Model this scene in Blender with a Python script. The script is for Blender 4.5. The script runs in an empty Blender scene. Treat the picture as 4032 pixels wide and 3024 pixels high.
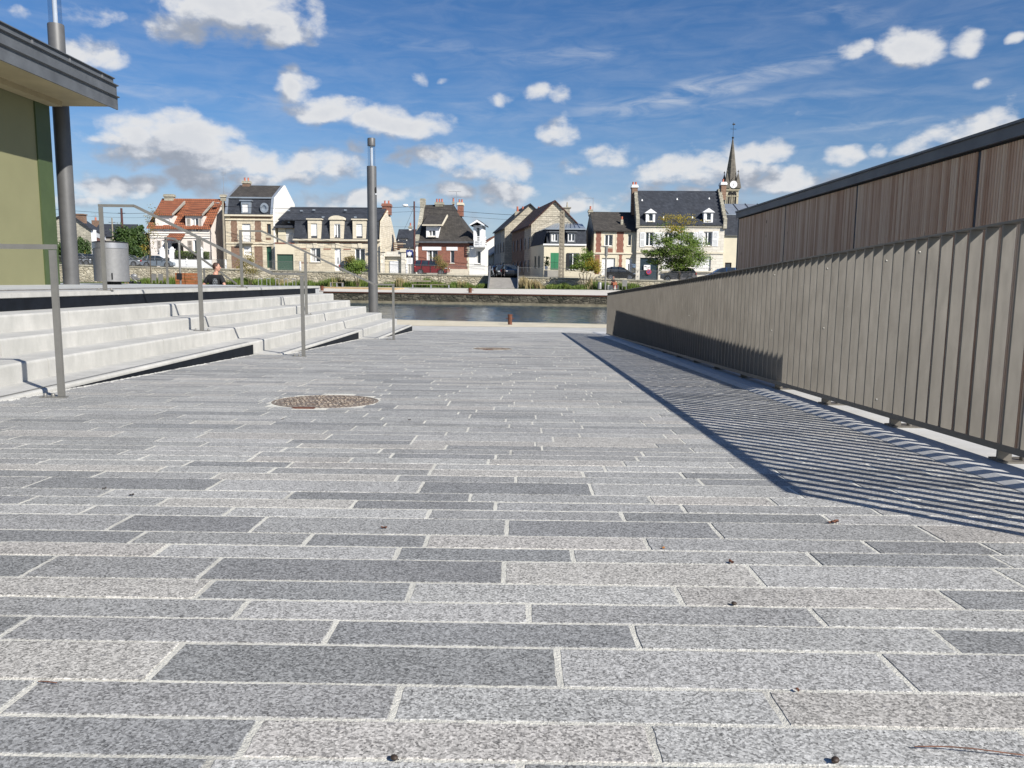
import bpy, bmesh, math, random
from mathutils import Vector, Matrix
random.seed(11)
C = bpy.context.scene.collection
PI = math.pi
# ------------------------------------------------------------------ camera
FPX, CX, CY = 3100.0, 2016.0, 1512.0            # focal length and centre in pixels of the 4032x3024 photo
TH, RHO, PSI = math.atan(404/FPX), 0.011, 24/FPX
FW = Vector((-math.sin(PSI)*math.cos(TH), math.cos(PSI)*math.cos(TH), -math.sin(TH)))
R0 = Vector((math.cos(PSI), math.sin(PSI), 0)); U0 = R0.cross(FW)
RT = R0*math.cos(RHO)+U0*math.sin(RHO); UP = RT.cross(FW)
cd = bpy.data.cameras.new('camera'); cam = bpy.data.objects.new('camera', cd); C.objects.link(cam)
cd.sensor_width = 36; cd.lens = 36*FPX/4032; cd.clip_start = 0.05; cd.clip_end = 6000
cam.matrix_world = Matrix(((RT.x, UP.x, -FW.x, 0), (RT.y, UP.y, -FW.y, 0), (RT.z, UP.z, -FW.z, 0), (0, 0, 0, 1)))
bpy.context.scene.camera = cam
def ray(u, v): return RT*((u-CX)/FPX)-UP*((v-CY)/FPX)+FW
def atY(u, v, Y): d = ray(u, v); return d*(Y/d.y)
def atZ(u, v, Z): d = ray(u, v); return d*(Z/d.z)
GA, GB = .678, .0300
def GZ(y): return -(GA+GB*y)             # the sloping paving
# ------------------------------------------------------------------ light, exposure
SUN = Vector((1, -1, 1)).normalized()
sc = bpy.context.scene
sc.view_settings.view_transform = 'Standard'; sc.view_settings.look = 'None'
sc.view_settings.exposure = 0.52; sc.view_settings.gamma = 1
sd = bpy.data.lights.new('sun', 'SUN'); so = bpy.data.objects.new('sun', sd); C.objects.link(so)
sd.energy = 5.0; sd.angle = math.radians(0.53); sd.color = (1, .955, .885)
so.rotation_euler = (-SUN).to_track_quat('-Z', 'Y').to_euler()
# ------------------------------------------------------------------ node helper
class NT:
    def __init__(s, nt): s.nt = nt
    def n(s, t, **k):
        o = s.nt.nodes.new(t)
        for a, b in k.items(): setattr(o, a, b)
        return o
    def set(s, sock, v):
        if isinstance(v, bpy.types.NodeSocket): s.nt.links.new(v, sock)
        elif v is not None: sock.default_value = v
    def m(s, op, a, b=None, c=None, clamp=False):
        o = s.n('ShaderNodeMath', operation=op, use_clamp=clamp)
        for i, x in enumerate((a, b, c)): s.set(o.inputs[i], x) if x is not None else None
        return o.outputs[0]
    def vm(s, op, a, b=None, c=None):
        o = s.n('ShaderNodeVectorMath', operation=op)
        for i, x in enumerate((a, b, c)): s.set(o.inputs[i], x) if x is not None else None
        return o.outputs['Value'] if op in ('DOT_PRODUCT', 'LENGTH') else o.outputs[0]
    def noise(s, vec, scale, detail=3, rough=.55, dist=0, w=None):
        o = s.n('ShaderNodeTexNoise'); s.set(o.inputs['Vector'], vec)
        o.inputs['Scale'].default_value = scale; o.inputs['Detail'].default_value = detail
        o.inputs['Roughness'].default_value = rough; o.inputs['Distortion'].default_value = dist
        return o.outputs['Fac']
    def vor(s, vec, scale, out='Distance', feature='F1', rnd=1):
        o = s.n('ShaderNodeTexVoronoi', feature=feature); s.set(o.inputs['Vector'], vec); o.inputs['Scale'].default_value = scale
        o.inputs['Randomness'].default_value = rnd
        return o.outputs[out]
    def ramp(s, fac, pts):
        o = s.n('ShaderNodeValToRGB'); s.set(o.inputs[0], fac)
        cr = o.color_ramp
        while len(cr.elements) < len(pts): cr.elements.new(.5)
        for e, (p, c) in zip(cr.elements, pts):
            e.position = p; e.color = (c, c, c, 1) if isinstance(c, (int, float)) else (*c, 1)
        return o.outputs[0]
    def mix(s, fac, a, b, mode='MIX'):
        o = s.n('ShaderNodeMix', data_type='RGBA', blend_type=mode); s.set(o.inputs[0], fac)
        for i, x in ((6, a), (7, b)):
            s.set(o.inputs[i], (*x, 1) if isinstance(x, tuple) and len(x) == 3 else x)
        return o.outputs[2]
    def map(s, vec, sc=(1, 1, 1), loc=(0, 0, 0), rot=(0, 0, 0)):
        o = s.n('ShaderNodeMapping'); s.set(o.inputs[0], vec); o.inputs['Scale'].default_value = sc
        o.inputs['Location'].default_value = loc; o.inputs['Rotation'].default_value = rot; return o.outputs[0]
    def mr(s, v, a, b, c=0, d=1, smooth=False):
        o = s.n('ShaderNodeMapRange', interpolation_type='SMOOTHSTEP' if smooth else 'LINEAR', clamp=True)
        for i, x in enumerate((v, a, b, c, d)): s.set(o.inputs[i], x)
        return o.outputs[0]
# ------------------------------------------------------------------ world: Nishita sky with a field of clouds
w = bpy.data.worlds.new('World'); bpy.context.scene.world = w; w.use_nodes = True
nt = w.node_tree; nt.nodes.clear(); N = NT(nt)
sky = N.n('ShaderNodeTexSky', sky_type='NISHITA', sun_disc=False); sky.sun_elevation = math.asin(SUN.z)
sky.sun_rotation = math.radians(135); sky.altitude = 60; sky.air_density = 1.0; sky.dust_density = .55; sky.ozone_density = 2.2
tc = N.n('ShaderNodeTexCoord'); dirv = tc.outputs['Generated']
sep = N.n('ShaderNodeSeparateXYZ'); N.set(sep.inputs[0], dirv)
az = N.m('ARCTAN2', sep.outputs[0], sep.outputs[1]); el = N.m('ARCSINE', sep.outputs[2])
def azel(dx, dy):
    d = ray(dx*1.8228, dy*1.8228).normalized(); return math.atan2(d.x, d.y), math.asin(d.z)
# clouds: centre and half size (in the 2212 px wide view of the photo), strength -> turned into sky directions
CL = [(520,32,150,42,1.15),(400,60,90,32,.9),(590,70,80,22,.8),(205,114,64,25,1.05),(205,32,64,20,.4),(60,28,40,14,.2),
 (380,305,150,44,1.25),(310,330,100,32,1.0),(480,340,110,36,1.1),(650,176,40,34,1.0),(655,212,44,18,.45),(720,236,85,24,.95),(850,262,115,27,1.05),
 (690,352,110,34,.75),(640,380,90,26,.55),(960,335,120,24,.75),(1050,365,100,30,.75),(1110,385,50,18,.6),(1195,208,58,18,.55),(1075,208,45,14,.3),
 (1215,280,48,26,.8),(912,168,24,13,.55),(970,168,20,8,.15),(1965,106,70,34,1.15),(1845,112,36,16,.75),(2095,92,42,30,.8),(2200,90,24,12,.8),
 (250,415,90,24,.7),(330,408,50,26,.85),(430,395,95,26,.95),(540,385,70,24,.75),(1840,328,50,17,.75),(1905,322,20,12,.4),(1990,320,60,16,.4),
 (2120,285,110,32,1.0),(2050,300,70,22,.8),(1640,325,90,22,.75),(1500,372,110,28,1.0),(1440,380,60,24,.75),(1690,388,130,28,.95),(1600,362,60,24,.85),
 (1090,418,64,24,1.0),(980,410,60,22,.7),(830,425,130,22,.6),(700,440,90,22,.6),(1270,440,120,22,.55),(1360,420,90,24,.5),(1240,360,50,16,.35),
 (1320,330,90,26,.3),(560,440,80,20,.6),(160,440,90,22,.55),(1500,430,150,26,.55),(1750,430,150,26,.5),(2135,185,36,10,.35),(775,310,45,16,.3),
 (-500,250,300,60,1.0),(2800,250,300,60,1.0),(2600,60,200,50,.9),(-300,-150,250,70,.9),(3300,420,420,50,1.0),(-1200,350,400,60,1.0)]
CI = [(1790,132,90,18,-.17,.75),(1620,172,110,20,-.22,.8),(1450,210,140,24,-.25,.85),(1330,232,90,20,-.1,.6),(1215,122,130,16,-.05,.55),(1400,255,130,14,0,.35),
 (1900,268,150,7,-.04,.4),(330,195,160,16,.05,.35),(860,90,260,14,.05,.25),(1830,35,90,22,.1,.3),(560,225,120,20,.03,.3),(1700,215,220,10,-.03,.35),(1000,240,160,18,.03,.2)]
g = bpy.data.node_groups.new('cloud_field', 'ShaderNodeTree')
g.interface.new_socket('P', in_out='INPUT', socket_type='NodeSocketVector')
g.interface.new_socket('D', in_out='OUTPUT', socket_type='NodeSocketFloat')
G_ = NT(g); gi = G_.n('NodeGroupInput'); go = G_.n('NodeGroupOutput'); P = gi.outputs[0]
cur = None
wob = G_.n('ShaderNodeTexNoise'); G_.set(wob.inputs['Vector'], P); wob.inputs['Scale'].default_value = 16; wob.inputs['Detail'].default_value = 2
P2 = G_.vm('ADD', P, G_.vm('MULTIPLY', G_.vm('SUBTRACT', wob.outputs['Color'], (.5, .5, .5)), (.045, .03, 0)))
for (x, y, a, b, st) in CL:
    st += .06 if y > 300 and 0 < x < 2212 else 0
    c0, c1 = azel(x, y); k = 1.8228/FPX; cc = math.cos(math.atan((x*1.8228-CX)/FPX))
    dv = G_.vm('MULTIPLY', G_.vm('SUBTRACT', P2, (c0, c1, 0)), (1/(a*1.0*k*cc*cc+.002), 1/(b*1.06*k*cc+.002), 0))
    q = G_.m('MULTIPLY_ADD', G_.vm('DOT_PRODUCT', dv, dv), -.62*1.0, .62*st+.0)
    cur = q if cur is None else G_.m('MAXIMUM', cur, q)
sp_ = G_.n('ShaderNodeSeparateXYZ'); G_.set(sp_.inputs[0], P); cur = G_.m('MAXIMUM', cur, G_.mr(sp_.outputs[1], .06, .30, -.16, -.75))
n1 = G_.noise(G_.map(P, (1, 1.55, 1)), 22, 8, .58, .15)
n2 = G_.vor(G_.vm('ADD', G_.map(P, (1, 1.5, 1)), G_.vm('MULTIPLY', G_.vm('SUBTRACT', wob.outputs['Color'], (.5, .5, .5)), (.05, .05, 0))), 46)
d = G_.m('ADD', cur, G_.m('MULTIPLY', G_.m('SUBTRACT', n1, .5), 2.0))
d = G_.m('ADD', d, G_.m('MULTIPLY', G_.m('SUBTRACT', .42, n2), .35))
G_.set(go.inputs[0], d)
cmb = N.n('ShaderNodeCombineXYZ'); N.set(cmb.inputs[0], az); N.set(cmb.inputs[1], el)
def grp(v):
    o = N.n('ShaderNodeGroup'); o.node_tree = g; N.set(o.inputs[0], v); return o.outputs[0]
D0 = grp(cmb.outputs[0]); D1 = grp(N.vm('ADD', cmb.outputs[0], (.012, .030, 0)))
alpha = N.mr(D0, -.24, .52, 0, .97, True)
fine = N.noise(N.map(cmb.outputs[0], (1, 1.5, 1)), 70, 5, .6); lit = N.mr(N.m('ADD', N.m('SUBTRACT', D0, D1), N.m('MULTIPLY', N.m('SUBTRACT', fine, .5), .5)), -.30, .62, 0, 1, True)
edge = N.mr(D0, .0, .9, 1, 0)                    # thin cloud lets light through and is brighter than thick
lit = N.m('MULTIPLY_ADD', edge, .22, N.m('MULTIPLY', lit, .80), clamp=True)
ccol = N.ramp(lit, [(0, (3.7, 4.15, 5.0)), (.38, (5.2, 5.6, 6.4)), (.72, (7.6, 7.9, 8.5)), (1, (10.0, 10.0, 10.0))])
ci = None
for (x, y, a, b, rot, st) in CI:
    c0, c1 = azel(x, y); k = 1.8228/FPX
    v = N.map(N.vm('SUBTRACT', cmb.outputs[0], (c0, c1, 0)), (1, 1, 1), (0, 0, 0), (0, 0, rot))
    v = N.vm('MULTIPLY', v, (1/(a*k), 1/(b*k), 0))
    q = N.mr(N.vm('DOT_PRODUCT', v, v), 0, 1.6, st, 0, True)
    ci = q if ci is None else N.m('MAXIMUM', ci, q)
cn = N.noise(N.map(cmb.outputs[0], (1, 4.5, 1), (0, 0, 0), (0, 0, -.2)), 14, 8, .62, .6)
cirrus = N.m('MULTIPLY', N.m('ADD', ci, N.mr(el, .50, .05, .06, .34)), N.mr(cn, .30, .78, 0, 1, True), clamp=True)
hs = N.n('ShaderNodeHueSaturation'); N.set(hs.inputs['Color'], sky.outputs[0]); hs.inputs['Saturation'].default_value = 1.25; hs.inputs['Value'].default_value = 1.0
tint = N.mix(1.0, hs.outputs[0], (.86, .98, 1.19), 'MULTIPLY')
hz = N.mix(N.mr(el, .20, .0, 0, .55, True), tint, (6.3, 7.2, 8.6)); base = N.mix(N.m('MULTIPLY', cirrus, .62), hz, (8.0, 8.4, 9.1))
fin = N.mix(alpha, base, ccol)
bg = N.n('ShaderNodeBackground'); N.set(bg.inputs[0], fin); bg.inputs[1].default_value = .058
wo = N.n('ShaderNodeOutputWorld'); N.set(wo.inputs[0], bg.outputs[0])
w.cycles.sampling_method = 'MANUAL'; w.cycles.sample_map_resolution = 512
# ------------------------------------------------------------------ materials
MATS = {}
def mat(name, col, rough=.7, metal=0, var=.12, vs=3, bump=0, bs=60, spec=None, fn=None, coord='Object'):
    if name in MATS: return MATS[name]
    m = bpy.data.materials.new(name); m.use_nodes = True; t = m.node_tree; t.nodes.clear(); n = NT(t)
    p = n.n('ShaderNodeBsdfPrincipled'); o = n.n('ShaderNodeOutputMaterial'); n.set(o.inputs[0], p.outputs[0])
    co = n.n('ShaderNodeNewGeometry').outputs['Position'] if coord == 'World' else n.n('ShaderNodeTexCoord').outputs[coord]
    p.inputs['Roughness'].default_value = rough; p.inputs['Metallic'].default_value = metal
    if spec is not None: p.inputs['Specular IOR Level'].default_value = spec
    if fn: fn(n, p, co)
    else:
        f = n.noise(co, vs, 5, .6)
        lo = tuple(c*(1-var) for c in col); hi = tuple(min(1, c*(1+var)) for c in col)
        n.set(p.inputs['Base Color'], n.ramp(f, [(.3, lo), (.7, hi)]))
    if bump:
        b = n.n('ShaderNodeBump'); b.inputs['Strength'].default_value = bump; b.inputs['Distance'].default_value = .01
        n.set(b.inputs['Height'], n.noise(co, bs, 4, .6)); n.set(p.inputs['Normal'], b.outputs[0])
    MATS[name] = m; return m
def bumpn(n, p, h, strength=.5, dist=.01):
    b = n.n('ShaderNodeBump'); b.inputs['Strength'].default_value = strength; b.inputs['Distance'].default_value = dist
    n.set(b.inputs['Height'], h); n.set(p.inputs['Normal'], b.outputs[0])
def f_granite(n, p, co):
    at = n.n('ShaderNodeAttribute', attribute_name='tint'); col = at.outputs['Color']; al = at.outputs['Alpha']
    big = n.noise(co, 3.2, 4, .6); mid = n.noise(co, 26, 4, .65)
    g1 = n.vor(co, 255, 'Color'); gs = n.n('ShaderNodeSeparateColor'); n.set(gs.inputs[0], g1)
    g2 = n.noise(co, 420, 2, .5); g3 = n.noise(co, 130, 3, .7)
    k = n.m('MULTIPLY_ADD', n.mr(gs.outputs[0], 0, 1, -.5, .5), 1.1, 1.0)
    k = n.m('ADD', k, n.m('MULTIPLY', n.m('SUBTRACT', g2, .5), 1.1))
    k = n.m('ADD', k, n.m('MULTIPLY', n.m('SUBTRACT', g3, .5), 1.1))
    k = n.m('ADD', k, n.m('MULTIPLY', n.m('SUBTRACT', big, .5), .42))
    k = n.m('ADD', k, n.m('MULTIPLY', n.m('SUBTRACT', mid, .5), .38))
    k = n.m('MULTIPLY', k, n.mr(n.noise(co, 1.1, 3, .6), .55, .75, 1, .86, True))
    c = n.vm('MULTIPLY', col, n.n('ShaderNodeCombineXYZ').outputs[0])
    cx = c.node.inputs[1].links[0].from_node
    for i in range(3): n.set(cx.inputs[i], k)
    fl = n.mr(n.vor(n.map(co, (1, 1.7, 1)), 17), .10, .13, 1, 0); fl = n.m('MULTIPLY', fl, al)
    fl2 = n.mr(n.vor(co, 90), .13, .2, .5, 0)
    c = n.mix(n.m('MULTIPLY', fl, .5), c, (.12, .12, .13)); c = n.mix(n.m('MULTIPLY', fl2, .55), c, (.09, .095, .11))
    spot = n.m('MULTIPLY', n.mr(n.vor(n.map(co, (1, 1, 0)), 2.3), .035, .06, 1, 0), n.mr(n.noise(co, .8, 2), .48, .56))
    stain = n.mr(n.noise(n.map(co, (.6, 1.6, 1)), 1.9, 7, .72), .60, .74, 0, .30, True)
    c = n.mix(n.m('MAXIMUM', n.m('MULTIPLY', spot, .4), stain), c, (.10, .098, .092))
    n.set(p.inputs['Base Color'], c); p.inputs['Roughness'].default_value = .7; p.inputs['Specular IOR Level'].default_value = .25
    bumpn(n, p, n.m('ADD', n.noise(co, 260, 3, .6), n.m('MULTIPLY', n.noise(co, 60, 3, .6), .6)), .35, .0025)
M_gran = mat('granite_paver', (.3, .3, .3), fn=f_granite)
def f_mortar(n, p, co):
    f = n.noise(co, 5, 5, .65); f2 = n.noise(co, 240, 3, .6)
    c = n.ramp(n.m('ADD', n.m('MULTIPLY', f, .7), n.m('MULTIPLY', f2, .3)), [(.34, (.38, .365, .32)), (.46, (.58, .565, .50)), (.62, (.70, .68, .60))])
    n.set(p.inputs['Base Color'], c); p.inputs['Roughness'].default_value = .9; bumpn(n, p, n.noise(co, 150, 4, .7), 1.0, .006)
M_mort = mat('pale_joint_mortar', (.6, .6, .5), fn=f_mortar)
def f_conc(lo, hi, bs=90):
    def f(n, p, co):
        a = n.noise(co, 1.6, 6, .65); b = n.noise(n.map(co, (1, 1, .35)), 9, 5, .6); c = n.noise(co, 200, 2, .5)
        k = n.m('ADD', n.m('ADD', n.m('MULTIPLY', a, .5), n.m('MULTIPLY', b, .35)), n.m('MULTIPLY', c, .15))
        col = n.ramp(k, [(.36, lo), (.5, tuple((x+y)/2 for x, y in zip(lo, hi))), (.62, hi)])
        pit = n.mr(n.vor(co, 55), .05, .09, 1, 0); pit = n.m('MULTIPLY', pit, n.mr(n.noise(co, 4), .5, .6))
        n.set(p.inputs['Base Color'], n.mix(n.m('MULTIPLY', pit, .35), col, (.25, .24, .21)))
        p.inputs['Roughness'].default_value = .82; bumpn(n, p, n.noise(co, bs, 5, .6), .25, .004)
    return f
M_conc = mat('white_concrete', (.6, .6, .55), fn=f_conc((.345, .342, .318), (.505, .495, .462)))
M_conc2 = mat('kerb_concrete', (.6, .6, .55), fn=f_conc((.42, .42, .41), (.54, .54, .525)))
M_slab = mat('terrace_slab', (.4, .4, .4), fn=f_conc((.33, .34, .34), (.45, .46, .46)))
M_beige = mat('beige_aggregate', (.6, .5, .35), fn=f_conc((.46, .41, .30), (.62, .56, .43), 160))
M_prom = mat('promenade_concrete', (.6, .5, .45), fn=f_conc((.50, .465, .41), (.60, .565, .50)))
M_asph = mat('asphalt', (.07, .07, .072), .9, var=.2, vs=2, bump=.4, bs=90)
M_dark = mat('dark_steel_plate', (.007, .009, .013), .6, .0, var=.35, vs=6, spec=.15)
def f_coping(n, p, co): pass
def f_fence(n, p, co):
    a = n.noise(co, 2.2, 5, .6); b = n.noise(n.map(co, (6, 6, 1)), 6, 5, .6)
    c = n.ramp(n.m('ADD', n.m('MULTIPLY', a, .6), n.m('MULTIPLY', b, .4)), [(.32, (.138, .126, .108)), (.68, (.180, .166, .144))])
    sp = n.mr(n.vor(co, 9), .02, .035, 1, 0)
    n.set(p.inputs['Base Color'], n.mix(n.m('MULTIPLY', sp, .25), c, (.4, .4, .36)))
    n.set(p.inputs['Roughness'], n.mr(b, .3, .7, .36, .52)); p.inputs['Metallic'].default_value = .25
    bumpn(n, p, n.noise(co, 500, 2, .5), .08, .001)
M_fence = mat('taupe_powder_coat', (.2, .19, .16), fn=f_fence)
M_rail = mat('grey_metal_rail', (.20, .195, .18), .42, .35, var=.10, vs=8, bump=.05, bs=300)
M_pole = mat('lamp_pole_metal', (.10, .10, .10), .5, .15, var=.12, vs=4, bump=.05, bs=200)
M_zinc = mat('zinc_sheet', (.105, .112, .12), .55, .2, var=.22, vs=2.5)
M_zincl = mat('pale_zinc', (.34, .38, .42), .4, .5, var=.12, vs=1)
M_steel = mat('brushed_steel', (.42, .42, .43), .36, .75, var=.1, vs=5)
M_steel2 = mat('satin_steel_shell', (.23, .23, .23), .5, .4, var=.08, vs=14)
M_black = mat('black_rubber', (.01, .01, .012), .6, 0)
M_rust = mat('rusty_iron', (.13, .05, .028), .85, .2, var=.5, vs=14, bump=.5, bs=90)
M_green = mat('olive_render', (.190, .186, .098), .85, 0, var=.05, vs=1.4, bump=.18, bs=180)
M_dgreen = mat('dark_green_trim', (.050, .075, .028), .6, 0, var=.1, vs=3)
M_soff = mat('beige_soffit', (.36, .30, .18), .7, 0, var=.14, vs=1.4)
def f_wood(n, p, co):
    s = n.n('ShaderNodeSeparateXYZ'); n.set(s.inputs[0], co)
    idx = n.m('FLOOR', n.m('DIVIDE', s.outputs[1], .0403))
    wn = n.n('ShaderNodeTexWhiteNoise', noise_dimensions='1D'); n.set(wn.inputs['W'], idx)
    gr = n.noise(n.map(co, (8, 20, .9)), 4, 6, .65, .4)
    big = n.noise(n.map(co, (1, .9, .5)), 1.3, 4, .6)
    k = n.m('ADD', n.m('ADD', n.m('MULTIPLY', wn.outputs['Value'], .34), n.m('MULTIPLY', gr, .42)), n.m('MULTIPLY', big, .30))
    c = n.ramp(k, [(.28, (.36, .205, .125)), (.5, (.55, .38, .265)), (.72, (.68, .54, .40))])
    kn = n.mr(n.vor(n.map(co, (0, 1.0, .42)), 4.2), .045, .075, 1, 0)
    kn = n.m('MULTIPLY', kn, n.mr(wn.outputs['Value'], .3, .4))
    n.set(p.inputs['Base Color'], n.mix(n.m('MULTIPLY', kn, .85), c, (.035, .016, .01))); p.inputs['Roughness'].default_value = .8
    bumpn(n, p, gr, .3, .003)
M_wood = mat('weathered_larch', (.2, .15, .1), fn=f_wood, coord='World')
M_deck = mat('new_pine', (.50, .36, .20), .7, 0, var=.2, vs=1)
M_deckd = mat('bench_wood', (.20, .17, .13), .8, 0, var=.2, vs=3)
M_crate = mat('orange_pallet_wood', (.24, .085, .03), .8, 0, var=.35, vs=5)
def f_glass(n, p, co):
    tr = n.n('ShaderNodeBsdfTransparent'); tr.inputs[0].default_value = (.86, .88, .9, 1); gl = n.n('ShaderNodeBsdfGlossy'); gl.inputs['Roughness'].default_value = .08
    fr = n.n('ShaderNodeLayerWeight'); fr.inputs[0].default_value = .35; mx = n.n('ShaderNodeMixShader')
    n.set(mx.inputs[0], n.m('MULTIPLY_ADD', fr.outputs['Facing'], .5, .05)); n.set(mx.inputs[1], tr.outputs[0]); n.set(mx.inputs[2], gl.outputs[0])
    o_ = [q for q in n.nt.nodes if q.type == 'OUTPUT_MATERIAL'][0]; n.set(o_.inputs[0], mx.outputs[0])
M_tube = mat('lamp_clear_tube', (1, 1, 1), fn=f_glass)
M_core = mat('lamp_diffuser', (.55, .58, .62), .3)
def f_stone(lo, hi, mor, sx, sz, msz=.03, amt=1, rnd=.25, bd=.02):
    def f(n, p, co):
        s = n.n('ShaderNodeSeparateXYZ'); n.set(s.inputs[0], co)
        q = n.n('ShaderNodeCombineXYZ'); n.set(q.inputs[0], n.m('ADD', s.outputs[0], s.outputs[1])); n.set(q.inputs[1], s.outputs[2])
        b = n.n('ShaderNodeTexBrick'); n.set(b.inputs['Vector'], q.outputs[0]); b.inputs['Scale'].default_value = 1
        b.inputs['Brick Width'].default_value = sx; b.inputs['Row Height'].default_value = sz; b.inputs['Mortar Size'].default_value = msz*sz
        b.inputs['Mortar Smooth'].default_value = .3; b.inputs['Bias'].default_value = 0
        b.inputs['Color1'].default_value = (*lo, 1); b.inputs['Color2'].default_value = (*hi, 1); b.inputs['Mortar'].default_value = (*mor, 1)
        f1 = n.noise(co, 1.1, 6, .65); f2 = n.noise(co, 9, 4, .6)
        k = n.mr(n.m('ADD', n.m('MULTIPLY', f1, .6), n.m('MULTIPLY', f2, .4)), .3, .7, 1-rnd, 1+rnd)
        cc = n.n('ShaderNodeCombineXYZ')
        for i in range(3): n.set(cc.inputs[i], k)
        n.set(p.inputs['Base Color'], n.mix(1.0, b.outputs[0], n.vm('MULTIPLY', cc.outputs[0], (1, 1, 1)), 'MULTIPLY'))
        p.inputs['Roughness'].default_value = .88; bumpn(n, p, n.m('SUBTRACT', f2, b.outputs['Fac']), .5, bd)
    return f
M_ashlar = mat('pale_ashlar', (1, 1, 1), fn=f_stone((.52, .45, .33), (.62, .55, .41), (.36, .31, .23), .8, .32, .05))
M_ashw = mat('white_ashlar', (1, 1, 1), fn=f_stone((.60, .56, .48), (.70, .66, .57), (.42, .39, .33), .9, .34, .04, rnd=.18))
M_stone = mat('grey_old_stone', (1, 1, 1), fn=f_stone((.30, .28, .22), (.42, .39, .31), (.2, .19, .15), .55, .25, .09, rnd=.35))
M_gab = mat('cream_gable_stone', (1, 1, 1), fn=f_stone((.40, .36, .28), (.52, .47, .37), (.28, .25, .19), .55, .25, .09, rnd=.3))
M_stone2 = mat('white_gable_stone', (1, 1, 1), fn=f_stone((.60, .54, .42), (.70, .64, .52), (.44, .38, .3), .6, .26, .06))
M_brick = mat('red_brick', (1, 1, 1), fn=f_stone((.19, .065, .042), (.28, .10, .062), (.24, .17, .13), .22, .075, .12, rnd=.25, bd=.006))
M_brickb = mat('brown_brick', (1, 1, 1), fn=f_stone((.15, .085, .055), (.24, .14, .09), (.22, .17, .13), .22, .075, .12, rnd=.25, bd=.006))
def f_rubble(lo, hi, mor, sc_, moss=None):
    def f(n, p, co):
        wv = n.n('ShaderNodeTexNoise'); n.set(wv.inputs['Vector'], co); wv.inputs['Scale'].default_value = 2.2; wv.inputs['Detail'].default_value = 3
        q = n.map(n.vm('ADD', co, n.vm('MULTIPLY', n.vm('SUBTRACT', wv.outputs['Color'], (.5, .5, .5)), (.5, .5, .3))), (1, 1, 2.3))
        e = n.vor(q, sc_, 'Distance', 'DISTANCE_TO_EDGE'); c = n.vor(q, sc_, 'Color'); s = n.n('ShaderNodeSeparateColor'); n.set(s.inputs[0], c)
        col = n.ramp(s.outputs[0], [(0, lo), (1, hi)]); col = n.mix(n.m('MULTIPLY', n.mr(e, .0, .09, 1, 0), .7), col, mor); rnd = n.noise(co, 3.1, 4, .7); col = n.mix(n.mr(rnd, .42, .7, 0, .55), col, tuple(v*.55 for v in lo))
        f1 = n.noise(co, .7, 6, .7); f2 = n.noise(co, 5, 5, .7)
        col = n.mix(n.mr(n.m('ADD', n.m('MULTIPLY', f1, .6), n.m('MULTIPLY', f2, .4)), .46, .62, 0, .75, True), col, moss or mor)
        n.set(p.inputs['Base Color'], col); p.inputs['Roughness'].default_value = .95
        bumpn(n, p, n.m('ADD', n.mr(e, 0, .15), f2), .9, .06)
    return f
M_rub = mat('cream_rubble_wall', (1, 1, 1), fn=f_rubble((.40, .35, .25), (.62, .56, .43), (.30, .26, .19), 1.6, (.23, .21, .15)))
M_quay = mat('dark_quay_masonry', (1, 1, 1), fn=f_rubble((.05, .045, .032), (.17, .152, .112), (.02, .018, .015), 1.9, (.024, .026, .016)), )
M_quayl = mat('pale_quay_ledge', (.21, .185, .125), .9, var=.35, vs=1.5, bump=.5, bs=8)
M_cream = mat('cream_render', (.62, .56, .42), .85, var=.07, vs=.9)
M_white = mat('white_render', (.78, .76, .70), .85, var=.04, vs=.8)
M_pink = mat('pinkish_white_render', (.68, .62, .57), .85, var=.06, vs=1)
M_grey = mat('grey_render', (.33, .31, .27), .9, var=.15, vs=1)
M_wpaint = mat('white_paint', (.80, .80, .79), .5, var=.03)
M_shut = mat('grey_white_shutter', (.62, .62, .61), .6, var=.05)
M_tan = mat('taupe_shutter', (.40, .36, .32), .7, var=.06)
M_slate = mat('slate_roof', (1, 1, 1), fn=f_stone((.020, .024, .033), (.038, .044, .056), (.012, .014, .02), .3, .2, .06, rnd=.35))
M_slateb = mat('weathered_slate_roof', (1, 1, 1), fn=f_stone((.038, .034, .030), (.062, .055, .047), (.022, .02, .018), .3, .2, .08, rnd=.55))
M_tile = mat('orange_tile_roof', (1, 1, 1), fn=f_stone((.27, .085, .035), (.37, .13, .055), (.10, .035, .02), .26, .34, .16, rnd=.35))
M_tiled = mat('dark_red_tile_roof', (1, 1, 1), fn=f_stone((.055, .022, .018), (.10, .04, .03), (.03, .012, .01), .26, .3, .12, rnd=.4))
M_gdoor = mat('green_garage_paint', (.045, .095, .065), .6, var=.08)
M_gdk = mat('deep_green_paint', (.02, .075, .045), .5, var=.08)
M_gsh = mat('bright_green_shutter', (.03, .19, .085), .6, var=.08)
M_teal = mat('dark_teal_gate', (.012, .03, .045), .5)
M_brown = mat('brown_timber', (.12, .06, .03), .7)
M_wpole = mat('brown_timber_pole', (.075, .03, .028), .85, var=.25, vs=6)
M_cpole = mat('grey_concrete_pole', (.24, .21, .16), .9, var=.2, vs=4)
M_pane = mat('dark_window_glass', (.025, .032, .04), .06, 0, var=.5, vs=1.2, spec=.8)
M_curt = mat('pale_curtain', (.5, .49, .46), .9)
M_hole = mat('dark_interior', (.010, .009, .009), .9)
M_pot = mat('terracotta_pot', (.42, .13, .08), .8)
M_lead = mat('stone_cornice', (.60, .54, .42), .8, var=.1, vs=3)
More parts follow.
